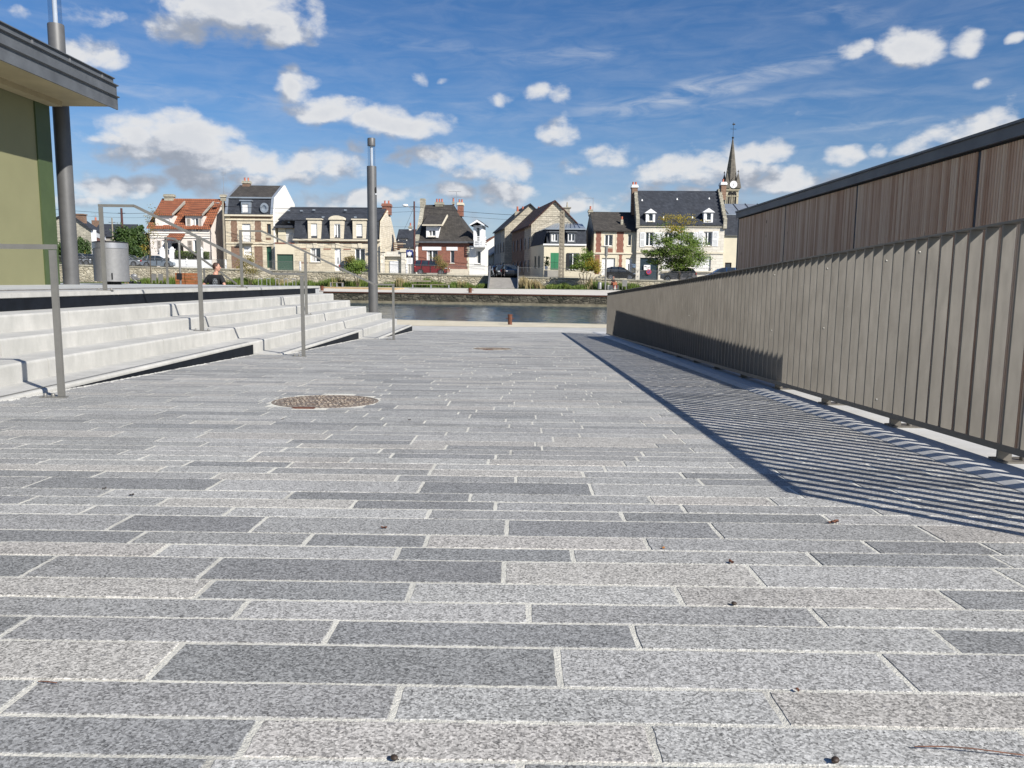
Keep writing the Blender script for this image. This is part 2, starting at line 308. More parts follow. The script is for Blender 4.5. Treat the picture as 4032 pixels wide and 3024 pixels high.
def f_water(n, p, co):
    a = n.noise(n.map(co, (1, 1.25, 1), rot=(0, 0, .35)), 1.7, 5, .62, .4); b = n.noise(n.map(co, (1, 1.3, 1), rot=(0, 0, -.3)), 5.5, 4, .6)
    p.inputs['Base Color'].default_value = (.014, .046, .070, 1); p.inputs['Roughness'].default_value = .1; p.inputs['IOR'].default_value = 1.33
    p.inputs['Specular IOR Level'].default_value = .28
    bumpn(n, p, n.m('ADD', n.m('MULTIPLY', a, .8), n.m('MULTIPLY', b, .35)), .9, .035)
M_water = mat('river_water', (0, 0, 0), fn=f_water)
def f_leaf(cols):
    def f(n, p, co):
        k = n.m('ADD', n.m('MULTIPLY', n.noise(co, 1.4, 4, .6), .6), n.m('MULTIPLY', n.noise(co, 9, 2), .4))
        n.set(p.inputs['Base Color'], n.ramp(k, [(.3+.4*i/(len(cols)-1), c) for i, c in enumerate(cols)])); p.inputs['Roughness'].default_value = .6
        p.inputs['Specular IOR Level'].default_value = .3
    return f
M_lfg = mat('green_leaves', (0, 0, 0), fn=f_leaf([(.035, .065, .012), (.085, .135, .022), (.16, .19, .03)]))
M_lfd = mat('dark_green_leaves', (0, 0, 0), fn=f_leaf([(.014, .032, .008), (.03, .06, .012), (.06, .09, .015)]))
M_lfy = mat('yellow_green_leaves', (0, 0, 0), fn=f_leaf([(.06, .07, .012), (.19, .15, .015), (.33, .24, .02)]))
M_lfo = mat('olive_brown_leaves', (0, 0, 0), fn=f_leaf([(.06, .065, .02), (.14, .12, .035), (.22, .15, .05)]))
M_grass = mat('bank_grass', (0, 0, 0), fn=f_leaf([(.03, .055, .010), (.08, .125, .018), (.17, .17, .045)]))
M_grassd = mat('dry_grass', (0, 0, 0), fn=f_leaf([(.16, .12, .05), (.28, .22, .11), (.36, .30, .18)]))
M_bark = mat('bark', (.07, .052, .035), .9, var=.3, vs=10, bump=.4, bs=30)
M_soil = mat('grassy_soil', (.06, .08, .025), .95, var=.4, vs=2)
M_skin = mat('skin', (.46, .24, .17), .55, var=.05)
M_hair = mat('brown_hair', (.05, .022, .014), .7)
M_tee = mat('black_cotton', (.011, .011, .013), .85)
M_plaid = mat('grey_print', (1, 1, 1), fn=f_stone((.10, .11, .12), (.30, .32, .34), (.03, .03, .035), .05, .045, .2))
M_jean = mat('dark_denim', (.02, .025, .045), .85)
M_redc = mat('dark_red_cloth', (.16, .02, .022), .85)
M_bag = mat('brown_leather_bag', (.28, .09, .04), .6)
M_tyre = mat('tyre_rubber', (.012, .012, .012), .8)
M_rim = mat('alloy_rim', (.5, .5, .52), .3, .8)
M_lamp = mat('headlight_glass', (.75, .78, .8), .1)
M_tail = mat('red_tail_light', (.35, .01, .01), .25)
def carpaint(nm, c, metal=.3): return mat(nm, c, .22, metal, var=.02, spec=.6)
# ------------------------------------------------------------------ mesh builder (all coordinates are world coordinates)
class MB:
    def __init__(s, T=None): s.v = []; s.f = []; s.T = T; s.tint = None
    def add(s, vs, fs):
        o = len(s.v)
        for p in vs:
            p = Vector(p); s.v.append(s.T @ p if s.T else p)
        s.f += [[i+o for i in f] for f in fs]; return s
    def box(s, x0, x1, y0, y1, z0, z1):
        return s.add([(x0, y0, z0), (x1, y0, z0), (x1, y1, z0), (x0, y1, z0), (x0, y0, z1), (x1, y0, z1), (x1, y1, z1), (x0, y1, z1)],
                     [(0, 3, 2, 1), (4, 5, 6, 7), (0, 1, 5, 4), (1, 2, 6, 5), (2, 3, 7, 6), (3, 0, 4, 7)])
    def cyl(s, p0, p1, r0, r1=None, n=12, cap=True):
        p0, p1 = Vector(p0), Vector(p1); r1 = r0 if r1 is None else r1
        a = (p1-p0).normalized(); q = a.orthogonal().normalized(); t = a.cross(q)
        vs = []
        for p, r in ((p0, r0), (p1, r1)):
            for i in range(n): an = 2*PI*i/n; vs.append(p+q*(math.cos(an)*r)+t*(math.sin(an)*r))
        fs = [(i, (i+1) % n, n+(i+1) % n, n+i) for i in range(n)]
        if cap: fs += [tuple(range(n))[::-1], tuple(range(n, 2*n))]
        return s.add(vs, fs)
    def tube(s, pts, r, n=8, sq=False):
        for a, b in zip(pts, pts[1:]): s.cyl(a, b, r, n=n)
        return s
    def lathe(s, c, prof, n=24):
        vs = []; c = Vector(c)
        for r, z in prof:
            for i in range(n): an = 2*PI*i/n; vs.append(c+Vector((math.cos(an)*r, math.sin(an)*r, z)))
        fs = []
        for k in range(len(prof)-1):
            for i in range(n): fs.append((k*n+i, k*n+(i+1) % n, (k+1)*n+(i+1) % n, (k+1)*n+i))
        fs += [tuple(range(n))[::-1], tuple(range((len(prof)-1)*n, len(prof)*n))]
        return s.add(vs, fs)
    def prism(s, prof, a, b, axis='x'):       # profile in the two other axes, extruded a..b
        k = len(prof); mk = {'x': lambda t, p: (t, p[0], p[1]), 'y': lambda t, p: (p[0], t, p[1]), 'z': lambda t, p: (p[0], p[1], t)}[axis]
        vs = [mk(a, p) for p in prof]+[mk(b, p) for p in prof]
        return s.add(vs, [tuple(range(k))[::-1], tuple(range(k, 2*k))]+[(i, (i+1) % k, k+(i+1) % k, k+i) for i in range(k)])
    def ell(s, c, r, n=12, m=8):
        vs = []; c = Vector(c)
        for j in range(1, m):
            ph = PI*j/m
            for i in range(n): an = 2*PI*i/n; vs.append(c+Vector((math.cos(an)*math.sin(ph)*r[0], math.sin(an)*math.sin(ph)*r[1], math.cos(ph)*r[2])))
        fs = [((j)*n+i, j*n+(i+1) % n, (j+1)*n+(i+1) % n, (j+1)*n+i) for j in range(m-2) for i in range(n)]
        fs += [tuple(range(n)), tuple(range((m-2)*n, (m-1)*n))]
        return s.add(vs, fs)
    def beam(s, p0, p1, w, h):                # rectangular bar, w sideways, h upwards
        p0, p1 = Vector(p0), Vector(p1); a = (p1-p0).normalized(); u = Vector((0, 0, 1))
        if abs(a.z) > .99: u = Vector((0, 1, 0))
        sd_ = a.cross(u).normalized(); u = sd_.cross(a)
        vs = []
        for p in (p0, p1):
            for i, j in ((-1, -1), (1, -1), (1, 1), (-1, 1)): vs.append(p+sd_*(i*w/2)+u*(j*h/2))
        return s.add(vs, [(0, 1, 2, 3)[::-1], (4, 5, 6, 7), (0, 1, 5, 4), (1, 2, 6, 5), (2, 3, 7, 6), (3, 0, 4, 7)])
    def build(s, name, m, parent=None, bevel=0, seg=2, smooth=False, fixn=True):
        me = bpy.data.meshes.new(name)
        inv = parent_mat(parent).inverted() if parent else Matrix.Identity(4)
        me.from_pydata([inv @ p for p in s.v], [], s.f)
        if fixn:
            bm = bmesh.new(); bm.from_mesh(me); bmesh.ops.recalc_face_normals(bm, faces=bm.faces)
            if bevel: bmesh.ops.bevel(bm, geom=bm.edges[:], offset=bevel, segments=seg, affect='EDGES', clamp_overlap=True)
            bm.to_mesh(me); bm.free()
        for mm in (m if isinstance(m, (list, tuple)) else [m]): me.materials.append(mm)
        if smooth:
            me.polygons.foreach_set('use_smooth', [True]*len(me.polygons))
            try: me.set_sharp_from_angle(angle=math.radians(38))
            except Exception: pass
        o = bpy.data.objects.new(name, me); C.objects.link(o)
        if parent: o.parent = parent
        return o
PM = {}
def parent_mat(p):
    m = Matrix.Translation(p.location) @ p.rotation_euler.to_matrix().to_4x4()
    return parent_mat(p.parent) @ m if p.parent else m
def tag(o, label=None, cat=None, group=None, kind=None):
    if label: o['label'] = label
    if cat: o['category'] = cat
    if group: o['group'] = group
    if kind: o['kind'] = kind
    return o
def thing(name, label, cat, loc=(0, 0, 0), rz=0, group=None):
    o = bpy.data.objects.new(name, None); C.objects.link(o); o.location = loc; o.rotation_euler = (0, 0, rz); o.empty_display_size = .2
    return tag(o, label, cat, group)
def copy_tree(o, parent=None):
    c = o.copy(); C.objects.link(c); c.parent = parent
    for ch in list(o.children):
        if ch.name in C.objects: copy_tree(ch, c)
    return c
def struct(name, mb, m, **k): return tag(mb.build(name, m, **k), kind='structure')
def quad(name, pts, m): b = MB(); b.add(pts, [tuple(range(len(pts)))]); return struct(name, b, m)
# ------------------------------------------------------------------ the setting: ground, quay, water
quad('ground', [(-3000, -3000, -3.4), (3000, -3000, -3.4), (3000, 4000, -3.4), (-3000, 4000, -3.4)], M_soil)
EN = lambda x: 24.9-.2*x                      # near quay edge
EF = lambda x: 73-.2*x                        # far quay edge
WL = lambda x: 90-.12*x                       # street wall line
def wedge(x0, x1, ya, yb, z0a, z0b, ztop, name, m, zt=None):   # a slab between two lines
    b = MB(); b.add([(x0, ya(x0), z0a), (x1, ya(x1), z0a), (x1, yb(x1), z0b), (x0, yb(x0), z0b)], [(0, 1, 2, 3)]); return struct(name, b, m)
b = MB(); b.prism([(-120, 20.35), (20, 20.35), (20, EN(20)), (-120, EN(-120))], -3.4, -1.285, 'z'); struct('quay', b, M_conc)
b = MB(); b.add([(-60, 22.4, -1.281), (12, 22.4, -1.281), (12, EN(12), -1.281), (-60, EN(-60), -1.281)], [(0, 1, 2, 3)])
b.add([(-60, EN(-60)-.28, -1.277), (12, EN(12)-.28, -1.277), (12, EN(12)+.03, -1.277), (-60, EN(-60)+.03, -1.277)], [(0, 1, 2, 3)]); struct('quay_edge_path', b, M_beige)
import mathutils.noise as mn
b = MB(); wx0, wx1, wy0, wy1, dw = -30.0, 16.0, 38.0, 84.0, .22; nx, ny = int((wx1-wx0)/dw), int((wy1-wy0)/dw); vs = []
for j in range(ny+1):
    for i in range(nx+1):
        x, y = wx0+(wx1-wx0)*i/nx, wy0+(wy1-wy0)*j/ny; ed = min(1, min(i, nx-i, j, ny-j)/4)
        vs.append((x, y, -2.2+ed*(.030*mn.noise((x*.55, y*.8, 0))+.022*mn.noise((x*1.3+y*.3, y*1.7, 5))+.020*mn.noise((x*2.4, y*3.0-x, 9)))))
b.add(vs, [(j*(nx+1)+i, j*(nx+1)+i+1, (j+1)*(nx+1)+i+1, (j+1)*(nx+1)+i) for j in range(ny) for i in range(nx)])
for (xa, xb, ya, yb) in ((-400, 400, 10, wy0), (-400, 400, wy1, 160), (-400, wx0, wy0, wy1), (wx1, 400, wy0, wy1)): b.add([(xa, ya, -2.2), (xb, ya, -2.2), (xb, yb, -2.2), (xa, yb, -2.2)], [(0, 1, 2, 3)])
wobj = tag(b.build('water', M_water, None, fixn=False), kind='structure')
wobj.data.polygons.foreach_set('use_smooth', [True]*len(wobj.data.polygons))
# sloping paving of long granite setts in rows
ROWY = [1.0647, 1.1749, 1.293, 1.4522, 1.5715, 1.68, 1.8037, 1.9682, 2.0781, 2.1958, 2.3689, 2.4801, 2.5892, 2.7011, 2.8838]
ROWX = [[-.404, .212], [-.831, -.197, .436], [-.647, .081, .702], [-1.017, -.374, .243, .864], [-.595, .029, .652], [-.721, -.244, .376, .999],
 [-1.193, -.766, -.03, .596, 1.228], [-.95, -.318, .152, .792, 1.289], [-1.069, -.587, -.252, .367, .992, 1.326], [-1.193, -.774, -.028, .596, 1.23],
 [-.916, -.28, .337, .987], [-1.626, -1.177, -.542, -.07, .552, 1.184], [-1.425, -.788, -.16, .462, .88, 1.363], [-1.754, -1.101, -.35, .271, 1.011]]
ROWT = ['dwl', 'mmlw', 'wdlm', 'dmdld', 'mlml', 'wdlwd', 'dmdwll', 'wldldl', 'dmdwmdm', 'mdmdmwm', 'mlmdl', 'dmwdmml', 'mldmwlm', 'mdldlm']
TI = {'d': (.222, .223, .218), 'm': (.283, .281, .270), 'l': (.345, .341, .324), 'w': (.362, .346, .318)}
RX_ = [(lambda y: (GA/(.66/y+.0312-GB))/y)((a+c)/2) for a, c in zip(ROWY, ROWY[1:])]; ROWX = [[x*k for x in r] for r, k in zip(ROWX, RX_)]; ROWY = [GA/(.66/y+.0312-GB) for y in ROWY]
KX = 1.90                                      # inner edge of the concrete kerb on the right
holes = [(-1.335, 5.40, .365), (-.405, 12.25, .31)]
pv, pf, pt = [], [], []
def paver(x0, x1, y0, y1, col, al, near):
    j = .0048; x0 += j+.001; x1 -= j+.001; y0 += j-.0006; y1 -= j-.0006
    if x1-x0 < .03: return
    for (hx, hy, hr) in holes:
        dx = max(x0-hx, 0, hx-x1); dy = max(y0-hy, 0, hy-y1)
        if dx*dx+dy*dy < (hr+.0)**2:
            cx_ = min(max(hx, x0), x1)
            hw = math.sqrt(max(0, hr*hr-min(abs(y0-hy), abs(y1-hy), abs((y0+y1)/2-hy))**2))
            if x0 < hx-hw-.03: paver(x0-j, hx-hw+j-.004, y0-j, y1+j, col, al, near)
            if x1 > hx+hw+.03: paver(hx+hw-j+.004, x1+j, y0-j, y1+j, col, al, near)
            return
    dz = random.uniform(-.0008, .0008)
    if near:
        P_ = []; st = .022
        def side(ax, ay, bx, by, nx, ny):
            L = math.hypot(bx-ax, by-ay); k = max(2, int(L/st))
            for i in range(k):
                t = i/k; q = random.gauss(0, .0009) if i else .0005
                P_.append((ax+(bx-ax)*t+nx*q, ay+(by-ay)*t+ny*q))
        side(x0, y0, x1, y0, 0, 1); side(x1, y0, x1, y1, 1, 0); side(x1, y1, x0, y1, 0, 1); side(x0, y1, x0, y0, 1, 0)
        k = len(P_); o = len(pv)
        cx_, cy_ = (x0+x1)/2, (y0+y1)/2
        for (x, y) in P_: pv.append((x+(.0016 if x < cx_ else -.0016)*(min(abs(x-x0), abs(x-x1)) < .004), y+(.0016 if y < cy_ else -.0016)*(min(abs(y-y0), abs(y-y1)) < .004), GZ(y)+dz))
        for (x, y) in P_: pv.append((x, y, GZ(y)-.0016+dz))
        for (x, y) in P_: pv.append((x, y, GZ(y)-.012))
        fs = [tuple(range(o, o+k))]+[(o+k+i, o+k+(i+1) % k, o+(i+1) % k, o+i) for i in range(k)]+[(o+2*k+i, o+2*k+(i+1) % k, o+k+(i+1) % k, o+k+i) for i in range(k)]
    else:
        o = len(pv)
        for z in (0, -.012):
            for (x, y) in ((x0, y0), (x1, y0), (x1, y1), (x0, y1)): pv.append((x, y, GZ(y)+z+(dz if z == 0 else 0)))
        fs = [(o, o+1, o+2, o+3), (o+4, o+5, o+1, o), (o+5, o+6, o+2, o+1), (o+6, o+7, o+3, o+2), (o+7, o+4, o, o+3)]
    for f in fs: pf.append(f); pt.append((*col, al))
def tcol(ch):
    c = TI[ch]; k = random.uniform(.92, 1.09); return tuple(v*k*random.uniform(.996, 1.004) for v in c), {'d': 0, 'm': .15, 'l': .55, 'w': 1.0}[ch]
def sx(y):                                     # left edge of paving = foot of the steps
    return -3.49 if y < 5.2 else (-3.47 if y < 10.23 else (-3.085 if y < 15.1 else (-2.71 if y < 20.0 else -40)))
y = ROWY[0]; rows = []
for i in range(14): rows.append((ROWY[i], ROWY[i+1], ROWX[i], ROWT[i]))
yy = ROWY[0]; pre = []
while yy > -3: wd = random.choice([.116, .116, .168]); pre.append((yy-wd, yy, None, None)); yy -= wd
yy = ROWY[-1]; post = []
while yy < 20.45:
    wd = random.choice([.114, .114, .118, .168]); post.append((yy, min(yy+wd, 20.5), None, None)); yy += wd
for (y0, y1, xs, ts) in pre+rows+post:
    ed = list(xs) if xs else [random.uniform(-.6, 0)]
    tl = list(ts) if ts else [random.choice('dmmmllw')]
    while ed[-1] < KX: ed.append(ed[-1]+random.choice([.40, .47, .6, .62, .64, .72])+random.uniform(-.02, .02)); tl.append(random.choice('dmmmllw'))
    lft = sx(y0) if y0 > 5.2 else -9
    while ed[0] > lft: ed.insert(0, ed[0]-random.choice([.45, .6, .62, .64, .72])-random.uniform(-.02, .02)); tl.insert(0, random.choice('dmmmllw'))
    while len(tl) < len(ed)+1: tl.append(random.choice('dmmllw'))
    ce = [max(lft, min(KX, e)) for e in ed]
    for k in range(len(ce)-1):
        if ce[k+1]-ce[k] > .02:
            # tints listed from the first printed joint leftwards/rightwards
            c_, a_ = tcol(tl[min(k+1, len(tl)-1)]); far_ = max(0, min(.22, (y0-2.6)*.12)); c_ = tuple(v*(1-far_)+q*far_ for v, q in zip(c_, (.305, .305, .295))); paver(ce[k], ce[k+1], y0, y1, c_, a_, .8 < y0 < 3.6)
me = bpy.data.meshes.new('paving'); me.from_pydata(pv, [], pf); me.materials.append(M_gran)
ca = me.color_attributes.new('tint', 'FLOAT_COLOR', 'CORNER'); buf = []
for f, t in zip(pf, pt): buf += list(t)*len(f)
ca.data.foreach_set('color', buf)
pav = bpy.data.objects.new('paving', me); C.objects.link(pav); tag(pav, kind='structure')
b = MB(); b.add([(-9.2, -3, GZ(-3)-.0014), (KX, -3, GZ(-3)-.0014), (KX, 20.5, GZ(20.5)-.0014), (-9.2, 20.5, GZ(20.5)-.0014)], [(0, 1, 2, 3)]); struct('paving_joints', b, M_mort)
b = MB(); b.add([(-60, -40, GZ(-40)-.03), (KX+.1, -40, GZ(-40)-.03), (KX+.1, 20.45, GZ(20.45)-.03), (-60, 20.45, GZ(20.45)-.03)], [(0, 1, 2, 3)]); struct('sub_base', b, M_conc2)
# concrete kerb and strip under the railing
b = MB()
for i in range(12):
    y0, y1 = -2+2*i+.004, -2+2*(i+1)-.004
    if y0 > 20.3: break
    y1 = min(y1, 20.4); pr = []
    for (x, dz) in ((KX+.0, -.9), (KX+.0, .002), (KX+.045, .022), (KX+.46, .022), (KX+.46, -.9)): pr.append((x, dz))
    n = len(pr); b.add([(x, y0, GZ(y0)+z) for x, z in pr]+[(x, y1, GZ(y1)+z) for x, z in pr],
        [tuple(range(n)), tuple(range(n, 2*n))[::-1]]+[(k, (k+1) % n, n+(k+1) % n, n+k) for k in range(n)])
struct('kerb', b, M_conc2)
b = MB(); b.add([(KX+.4, -8, -2.05), (14, -8, -2.05), (14, 20.45, -2.05), (KX+.4, 20.45, -2.05)], [(0, 1, 2, 3)]); struct('side_path', b, M_slab)
# ------------------------------------------------------------------ terrace and steps on the left
TZ = -.17; STX = [-5.143, -4.696, -4.274, -3.87, -3.479, -3.093, -2.719]; STZ = [-.226, -.355, -.517, -.666, -.822, -.972, -1.122]; YE = 20.0
b = MB(); b.box(-60, -5.16, -4, 20.4, -1.4, TZ-.03); struct('terrace', b, M_slab)
b = MB(); b.box(-60, -6.5, -4, 20.4, TZ-.03, TZ); b.box(-5.75, -5.52, -4, 20.4, TZ-.03, TZ-.001); struct('terrace_paving', b, M_slab)
def f_cob(n, p, co):
    e = n.vor(n.map(co, (1, 1, 0)), 16, 'Distance', 'DISTANCE_TO_EDGE'); c = n.vor(n.map(co, (1, 1, 0)), 16, 'Color'); s = n.n('ShaderNodeSeparateColor'); n.set(s.inputs[0], c)
    n.set(p.inputs['Base Color'], n.mix(n.mr(e, .03, .1, 1, 0), n.ramp(s.outputs[0], [(0, (.15, .14, .13)), (1, (.38, .36, .33))]), (.1, .095, .09))); bumpn(n, p, e, 1, .03)
M_cob = mat('cobble_strip', (1, 1, 1), fn=f_cob)
b = MB(); b.box(-6.5, -5.75, -4, 20.4, TZ-.03, TZ-.004); struct('cobble_strip', b, M_cob)
b = MB()
yy = -4
while yy < 20.3: b.box(-5.52, -5.135, yy+.004, min(yy+2.35, 20.4)-.004, TZ-.056, TZ); yy += 2.35
struct('terrace_edge_slabs', b, M_conc, bevel=.006)
st = thing('concrete_steps', 'broad flight of white concrete steps rising from the granite paving to the terrace', 'steps', (-4, 12, -1))
b = MB(); b.box(-5.16, -5.15, -4, 20.0, -.40, TZ-.06); b.build('dark_upstand', M_dark, st)
for k in range(1, 7):
    # each row is cast in blocks about 2 m long with a rounded nosing
    y0 = -4 if k <= 3 else {4: -4, 5: 10.23, 6: 15.12}[k]; off = random.uniform(0, 1.2); yb = y0; first = True; b = MB()
    while yb < YE-.05:
        yn = min(YE, yb+(2.12 if not first else off+1.0)); first = False
        if YE-yn < .3: yn = YE
        x1 = STX[k]; zt = STZ[k]; dk = {4: (-4, 10.23), 5: (10.23, 15.12), 6: (15.12, 20)}.get(k)
        rr = .022; zb = STZ[k]-.5
        pr = [(STX[k-1]-.03, zb), (x1, zb)]+[(x1-rr+rr*math.cos(a), zt-rr+rr*math.sin(a)) for a in [i*PI/8 for i in range(5)]]+[(STX[k-1]-.03, zt)]
        b.prism(pr, yb+.0045, yn-.0045, 'y'); yb = yn
    b.build('step', M_conc, st, smooth=False)
# dark steel plates facing the risers that meet the paving, a pale lip above
for k, y0, y1 in ((4, 4.0, 10.23), (5, 10.27, 15.12), (6, 15.16, 20.0)):
    x = STX[k]; b = MB(); b.box(x+.004, x+.014, y0, y1, STZ[k]-.45, STZ[k]-.034); b.build('dark_upstand', M_dark, st)
    b = MB(); b.box(x-.075, x-.045, y0, y1, STZ[k]-.01, STZ[k]+.002); b.build('contrast_strip', M_rail, st)
# rough grout along the foot of the plates
b = MB()
for i in range(900):
    y = random.uniform(4.6, 20); x = sx(y)+.02+abs(random.gauss(0, .02)); r = random.uniform(.004, .011); z = GZ(y)+.002
    b.add([(x-r, y-r*2, z-.006), (x+r, y-r*1.6, z-.006), (x+r, y+r*2, z-.006), (x-r, y+r, z-.006), (x-r*.5, y-r, z+r*.35), (x+r*.4, y-r, z+r*.35), (x+r*.4, y+r, z+r*.35), (x-r*.5, y+r*.6, z+r*.35)],
          [(4, 5, 6, 7), (0, 1, 5, 4), (1, 2, 6, 5), (2, 3, 7, 6), (3, 0, 4, 7)])
tag(b.build('grout_crumbs', M_conc, None), 'crumbs of pale grout along the foot of the steps', 'grout', kind='stuff')
# steps down on the far side of the terrace (the man sits there)
fs = thing('waterside_steps', 'concrete steps dropping from the far edge of the terrace to the quay', 'steps', (-14, 21, -1.2))
for k in range(1, 8):
    b = MB(); b.box(-40, -5.16, 20.4+(k-1)*.42, 20.4+k*.42, -1.5, TZ-k*.155); b.build('step', M_conc, fs)
# ------------------------------------------------------------------ handrails
def handrail(label, Y, fx, kx, ux):
    r = thing('handrail', label, 'handrail', (fx, Y, GZ(Y)), 0, 'handrails across the steps')
    zf = GZ(Y)+1.04; top = TZ+1.05; wy, wx = .045, .022
    foot = Vector((fx, Y, 0)); w_, h_ = .03, .032
    b = MB(); b.box(foot.x-.022, foot.x+.022, Y-.012, Y+.012, GZ(Y)+.008, zf-.02); b.build('lower_post', M_rail, r, bevel=.002)
    b = MB(); b.box(-4.04, -3.99, Y-.012, Y+.012, STZ[3]+.008, zf+(kx+4.015)*(top-zf)/(kx-ux)-.02); b.build('middle_post', M_rail, r, bevel=.002)
    b = MB(); b.box(-5.245, -5.195, Y-.012, Y+.012, TZ+.008, top-.02); b.build('upper_post', M_rail, r, bevel=.002)
    b = MB(); P3 = [(fx+.025, Y, zf), (kx, Y, zf), (ux, Y, top), (-5.245, Y, top)]
    for a, c in zip(P3, P3[1:]): b.beam(a, c, w_, h_)
    b.build('rail', M_rail, r)
    for (x, z, s_) in ((fx, GZ(Y), -1), (-4.015, STZ[3], 0), (-5.22, TZ, 0)):
        b = MB(); b.box(x-.14 if s_ else x-.1, x+.03 if s_ else x+.1, Y-.03, Y+.03, z, z+.008)
        o = b.build('base_plate', M_rail, r)
        for q in ((-.115, -.06) if s_ else (-.08, .08)):
            b = MB(); b.lathe((x+q, Y, z+.008), [(.012, 0), (.012, .014), (.008, .022), (.003, .025)], 10); b.build('bolt', M_rail, o, smooth=True)
    return r
handrail('nearest handrail, its tall lower post standing on the paving at the left of the picture', 5.42, -3.19, -3.55, -4.80)
handrail('second handrail across the white steps, between the nearest and the farthest one', 9.95, -2.73, -3.10, -4.80)
handrail('farthest of the handrails crossing the white steps, ending near the tall lamp column', 14.9, -2.37, -2.72, -4.82)
r = thing('handrail', 'small handrail on the far edge of the terrace leading down beside the seated man', 'handrail', (-9.0, 20.25, TZ), 0)
b = MB(); b.box(-9.03, -8.98, 20.24, 20.27, TZ, 1.0); b.build('upper_post', M_rail, r)
b = MB(); b.box(-9.03, -8.98, 22.62, 22.65, -1.0, .28); b.build('middle_post', M_rail, r)
b = MB()
for a, c in (((-9, 20.2, 1.0), (-9, 20.75, 1.0)), ((-9, 20.75, 1.0), (-9, 25.2, -.18))): b.beam(a, c, .035, .05)
b.build('rail', M_rail, r)
r = thing('slim_post', 'slim round metal post with a small black box, just beyond the terrace handrail', 'post', (-8.95, 20.9, -.48))
b = MB(); b.lathe((-8.95, 20.9, -.5), [(.026, 0), (.026, 1.35), (.02, 1.4), (.008, 1.42)], 12); b.build('shaft', M_rail, r, smooth=True)
b = MB(); b.box(-9.03, -8.9, 20.84, 20.9, -.05, .12); b.build('black_box', M_black, r, bevel=.01)
# ------------------------------------------------------------------ lamp columns
def lamp(label, x, y, z, rr, zg, glen):
    r = thing('lamp_column', label, 'street lamp', (x, y, z), 0, 'tall cylindrical lamp columns')
    b = MB(); b.lathe((x, y, z), [(rr*1.0, 0), (rr, zg-z-.02), (rr*.97, zg-z)], 40); b.build('column', M_pole, r, smooth=True)
    b = MB(); b.lathe((x, y, zg), [(rr*.80, 0), (rr*.80, glen)], 32); b.build('clear_tube', M_tube, r, smooth=True)
    b = MB(); b.lathe((x, y, zg), [(rr*.30, 0), (rr*.30, glen)], 20); b.build('diffuser', M_core, r, smooth=True)
    b = MB(); b.lathe((x, y, zg+glen), [(rr*.82, -.02), (rr*.82, rr*1.3), (rr*.74, rr*1.45), (rr*.15, rr*1.5)], 32); b.build('cap', M_pole, r, smooth=True)
    b = MB()
    T = Matrix.Translation((x, y, zg-.72)) @ Matrix.Rotation(-.5, 4, 'Z')
    c = MB(T); c.ell((rr*.93, 0, 0), (rr*.18, rr*.33, rr*.75), 14, 8); c.build('spotlight_recess', M_hole, r, smooth=True)
    c = MB(T); c.ell((rr*1.0, 0, -.12), (rr*.22, rr*.16, rr*.16), 10, 6); c.build('spotlight', M_lamp, r, smooth=True)
lamp('thick lamp column beside the olive building, its clear top cut by the frame', -9.64, 17.0, TZ, .158, 5.16, 2.2)
lamp('tall lamp column with a clear glass top standing on the quay at the end of the steps', -4.54, 24.6, -1.285, .145, 3.43, .62)
# ------------------------------------------------------------------ olive building at the left
g_ = thing('olive_building', 'low olive green building with grey metal fascia roof at the left edge', 'building', (-12, 8, TZ))
b = MB(); b.box(-22, -9.55, -3, 15.9, TZ, 3.62); b.build('wall', M_green, g_)
b = MB(); b.box(-22, -9.52, 15.9, 16.38, TZ, 3.60); b.build('corner_trim', M_dgreen, g_)
b = MB(); b.box(-22.5, -8.40, -4, 16.85, 3.50, 3.56); ro = b.build('roof', M_soff, g_)
b = MB(); b.prism([(-8.40, 3.44), (-8.37, 3.44), (-8.37, 3.67), (-8.32, 3.685), (-8.32, 3.70), (-8.38, 3.705), (-8.38, 3.90), (-8.33, 3.915), (-8.33, 3.93), (-8.44, 3.935), (-8.44, 4.05), (-8.40, 4.06), (-8.40, 4.075), (-22.6, 4.5), (-22.6, 3.57), (-8.40, 3.57)], -4, 16.87, 'y'); b.build('fascia', M_zinc, ro)
b = MB()
for i in range(14): y = 16.4-i*1.15; b.box(-8.442, -8.430, y, y+.05, 3.94, 4.05)
b.build('standing_seam', M_steel2, ro)
b = MB(); b.box(-9.52, -9.27, -3, 16.4, 3.40, 3.50); b.build('soffit_trim', M_soff, ro)
# litter bin drum
r = thing('litter_bin', 'large satin steel drum bin with a bright band round its top, on the terrace', 'bin', (-9.27, 18.0, TZ))
b = MB(); b.lathe((-9.27, 18, TZ), [(.19, 0), (.19, .1)], 24); b.build('plinth', M_black, r)
b = MB(); b.lathe((-9.27, 18, TZ), [(.362, .07), (.366, .07), (.366, .80)], 48); o = b.build('shell', M_steel2, r, smooth=True)
b = MB(); b.box(-9.27+.17, -9.27+.19, 17.655, 17.67, TZ+.12, TZ+.26); b.build('slot', M_black, o)
b = MB(); b.lathe((-9.27, 18, TZ), [(.366, .805), (.370, .81), (.370, .93), (.360, .935)], 48); b.build('rim_band', M_steel, r, smooth=True)
b = MB(); b.lathe((-9.27, 18, TZ), [(.375, .937), (.378, .95), (.31, .962), (.05, .967)], 48); b.build('lid', M_black, r, smooth=True)
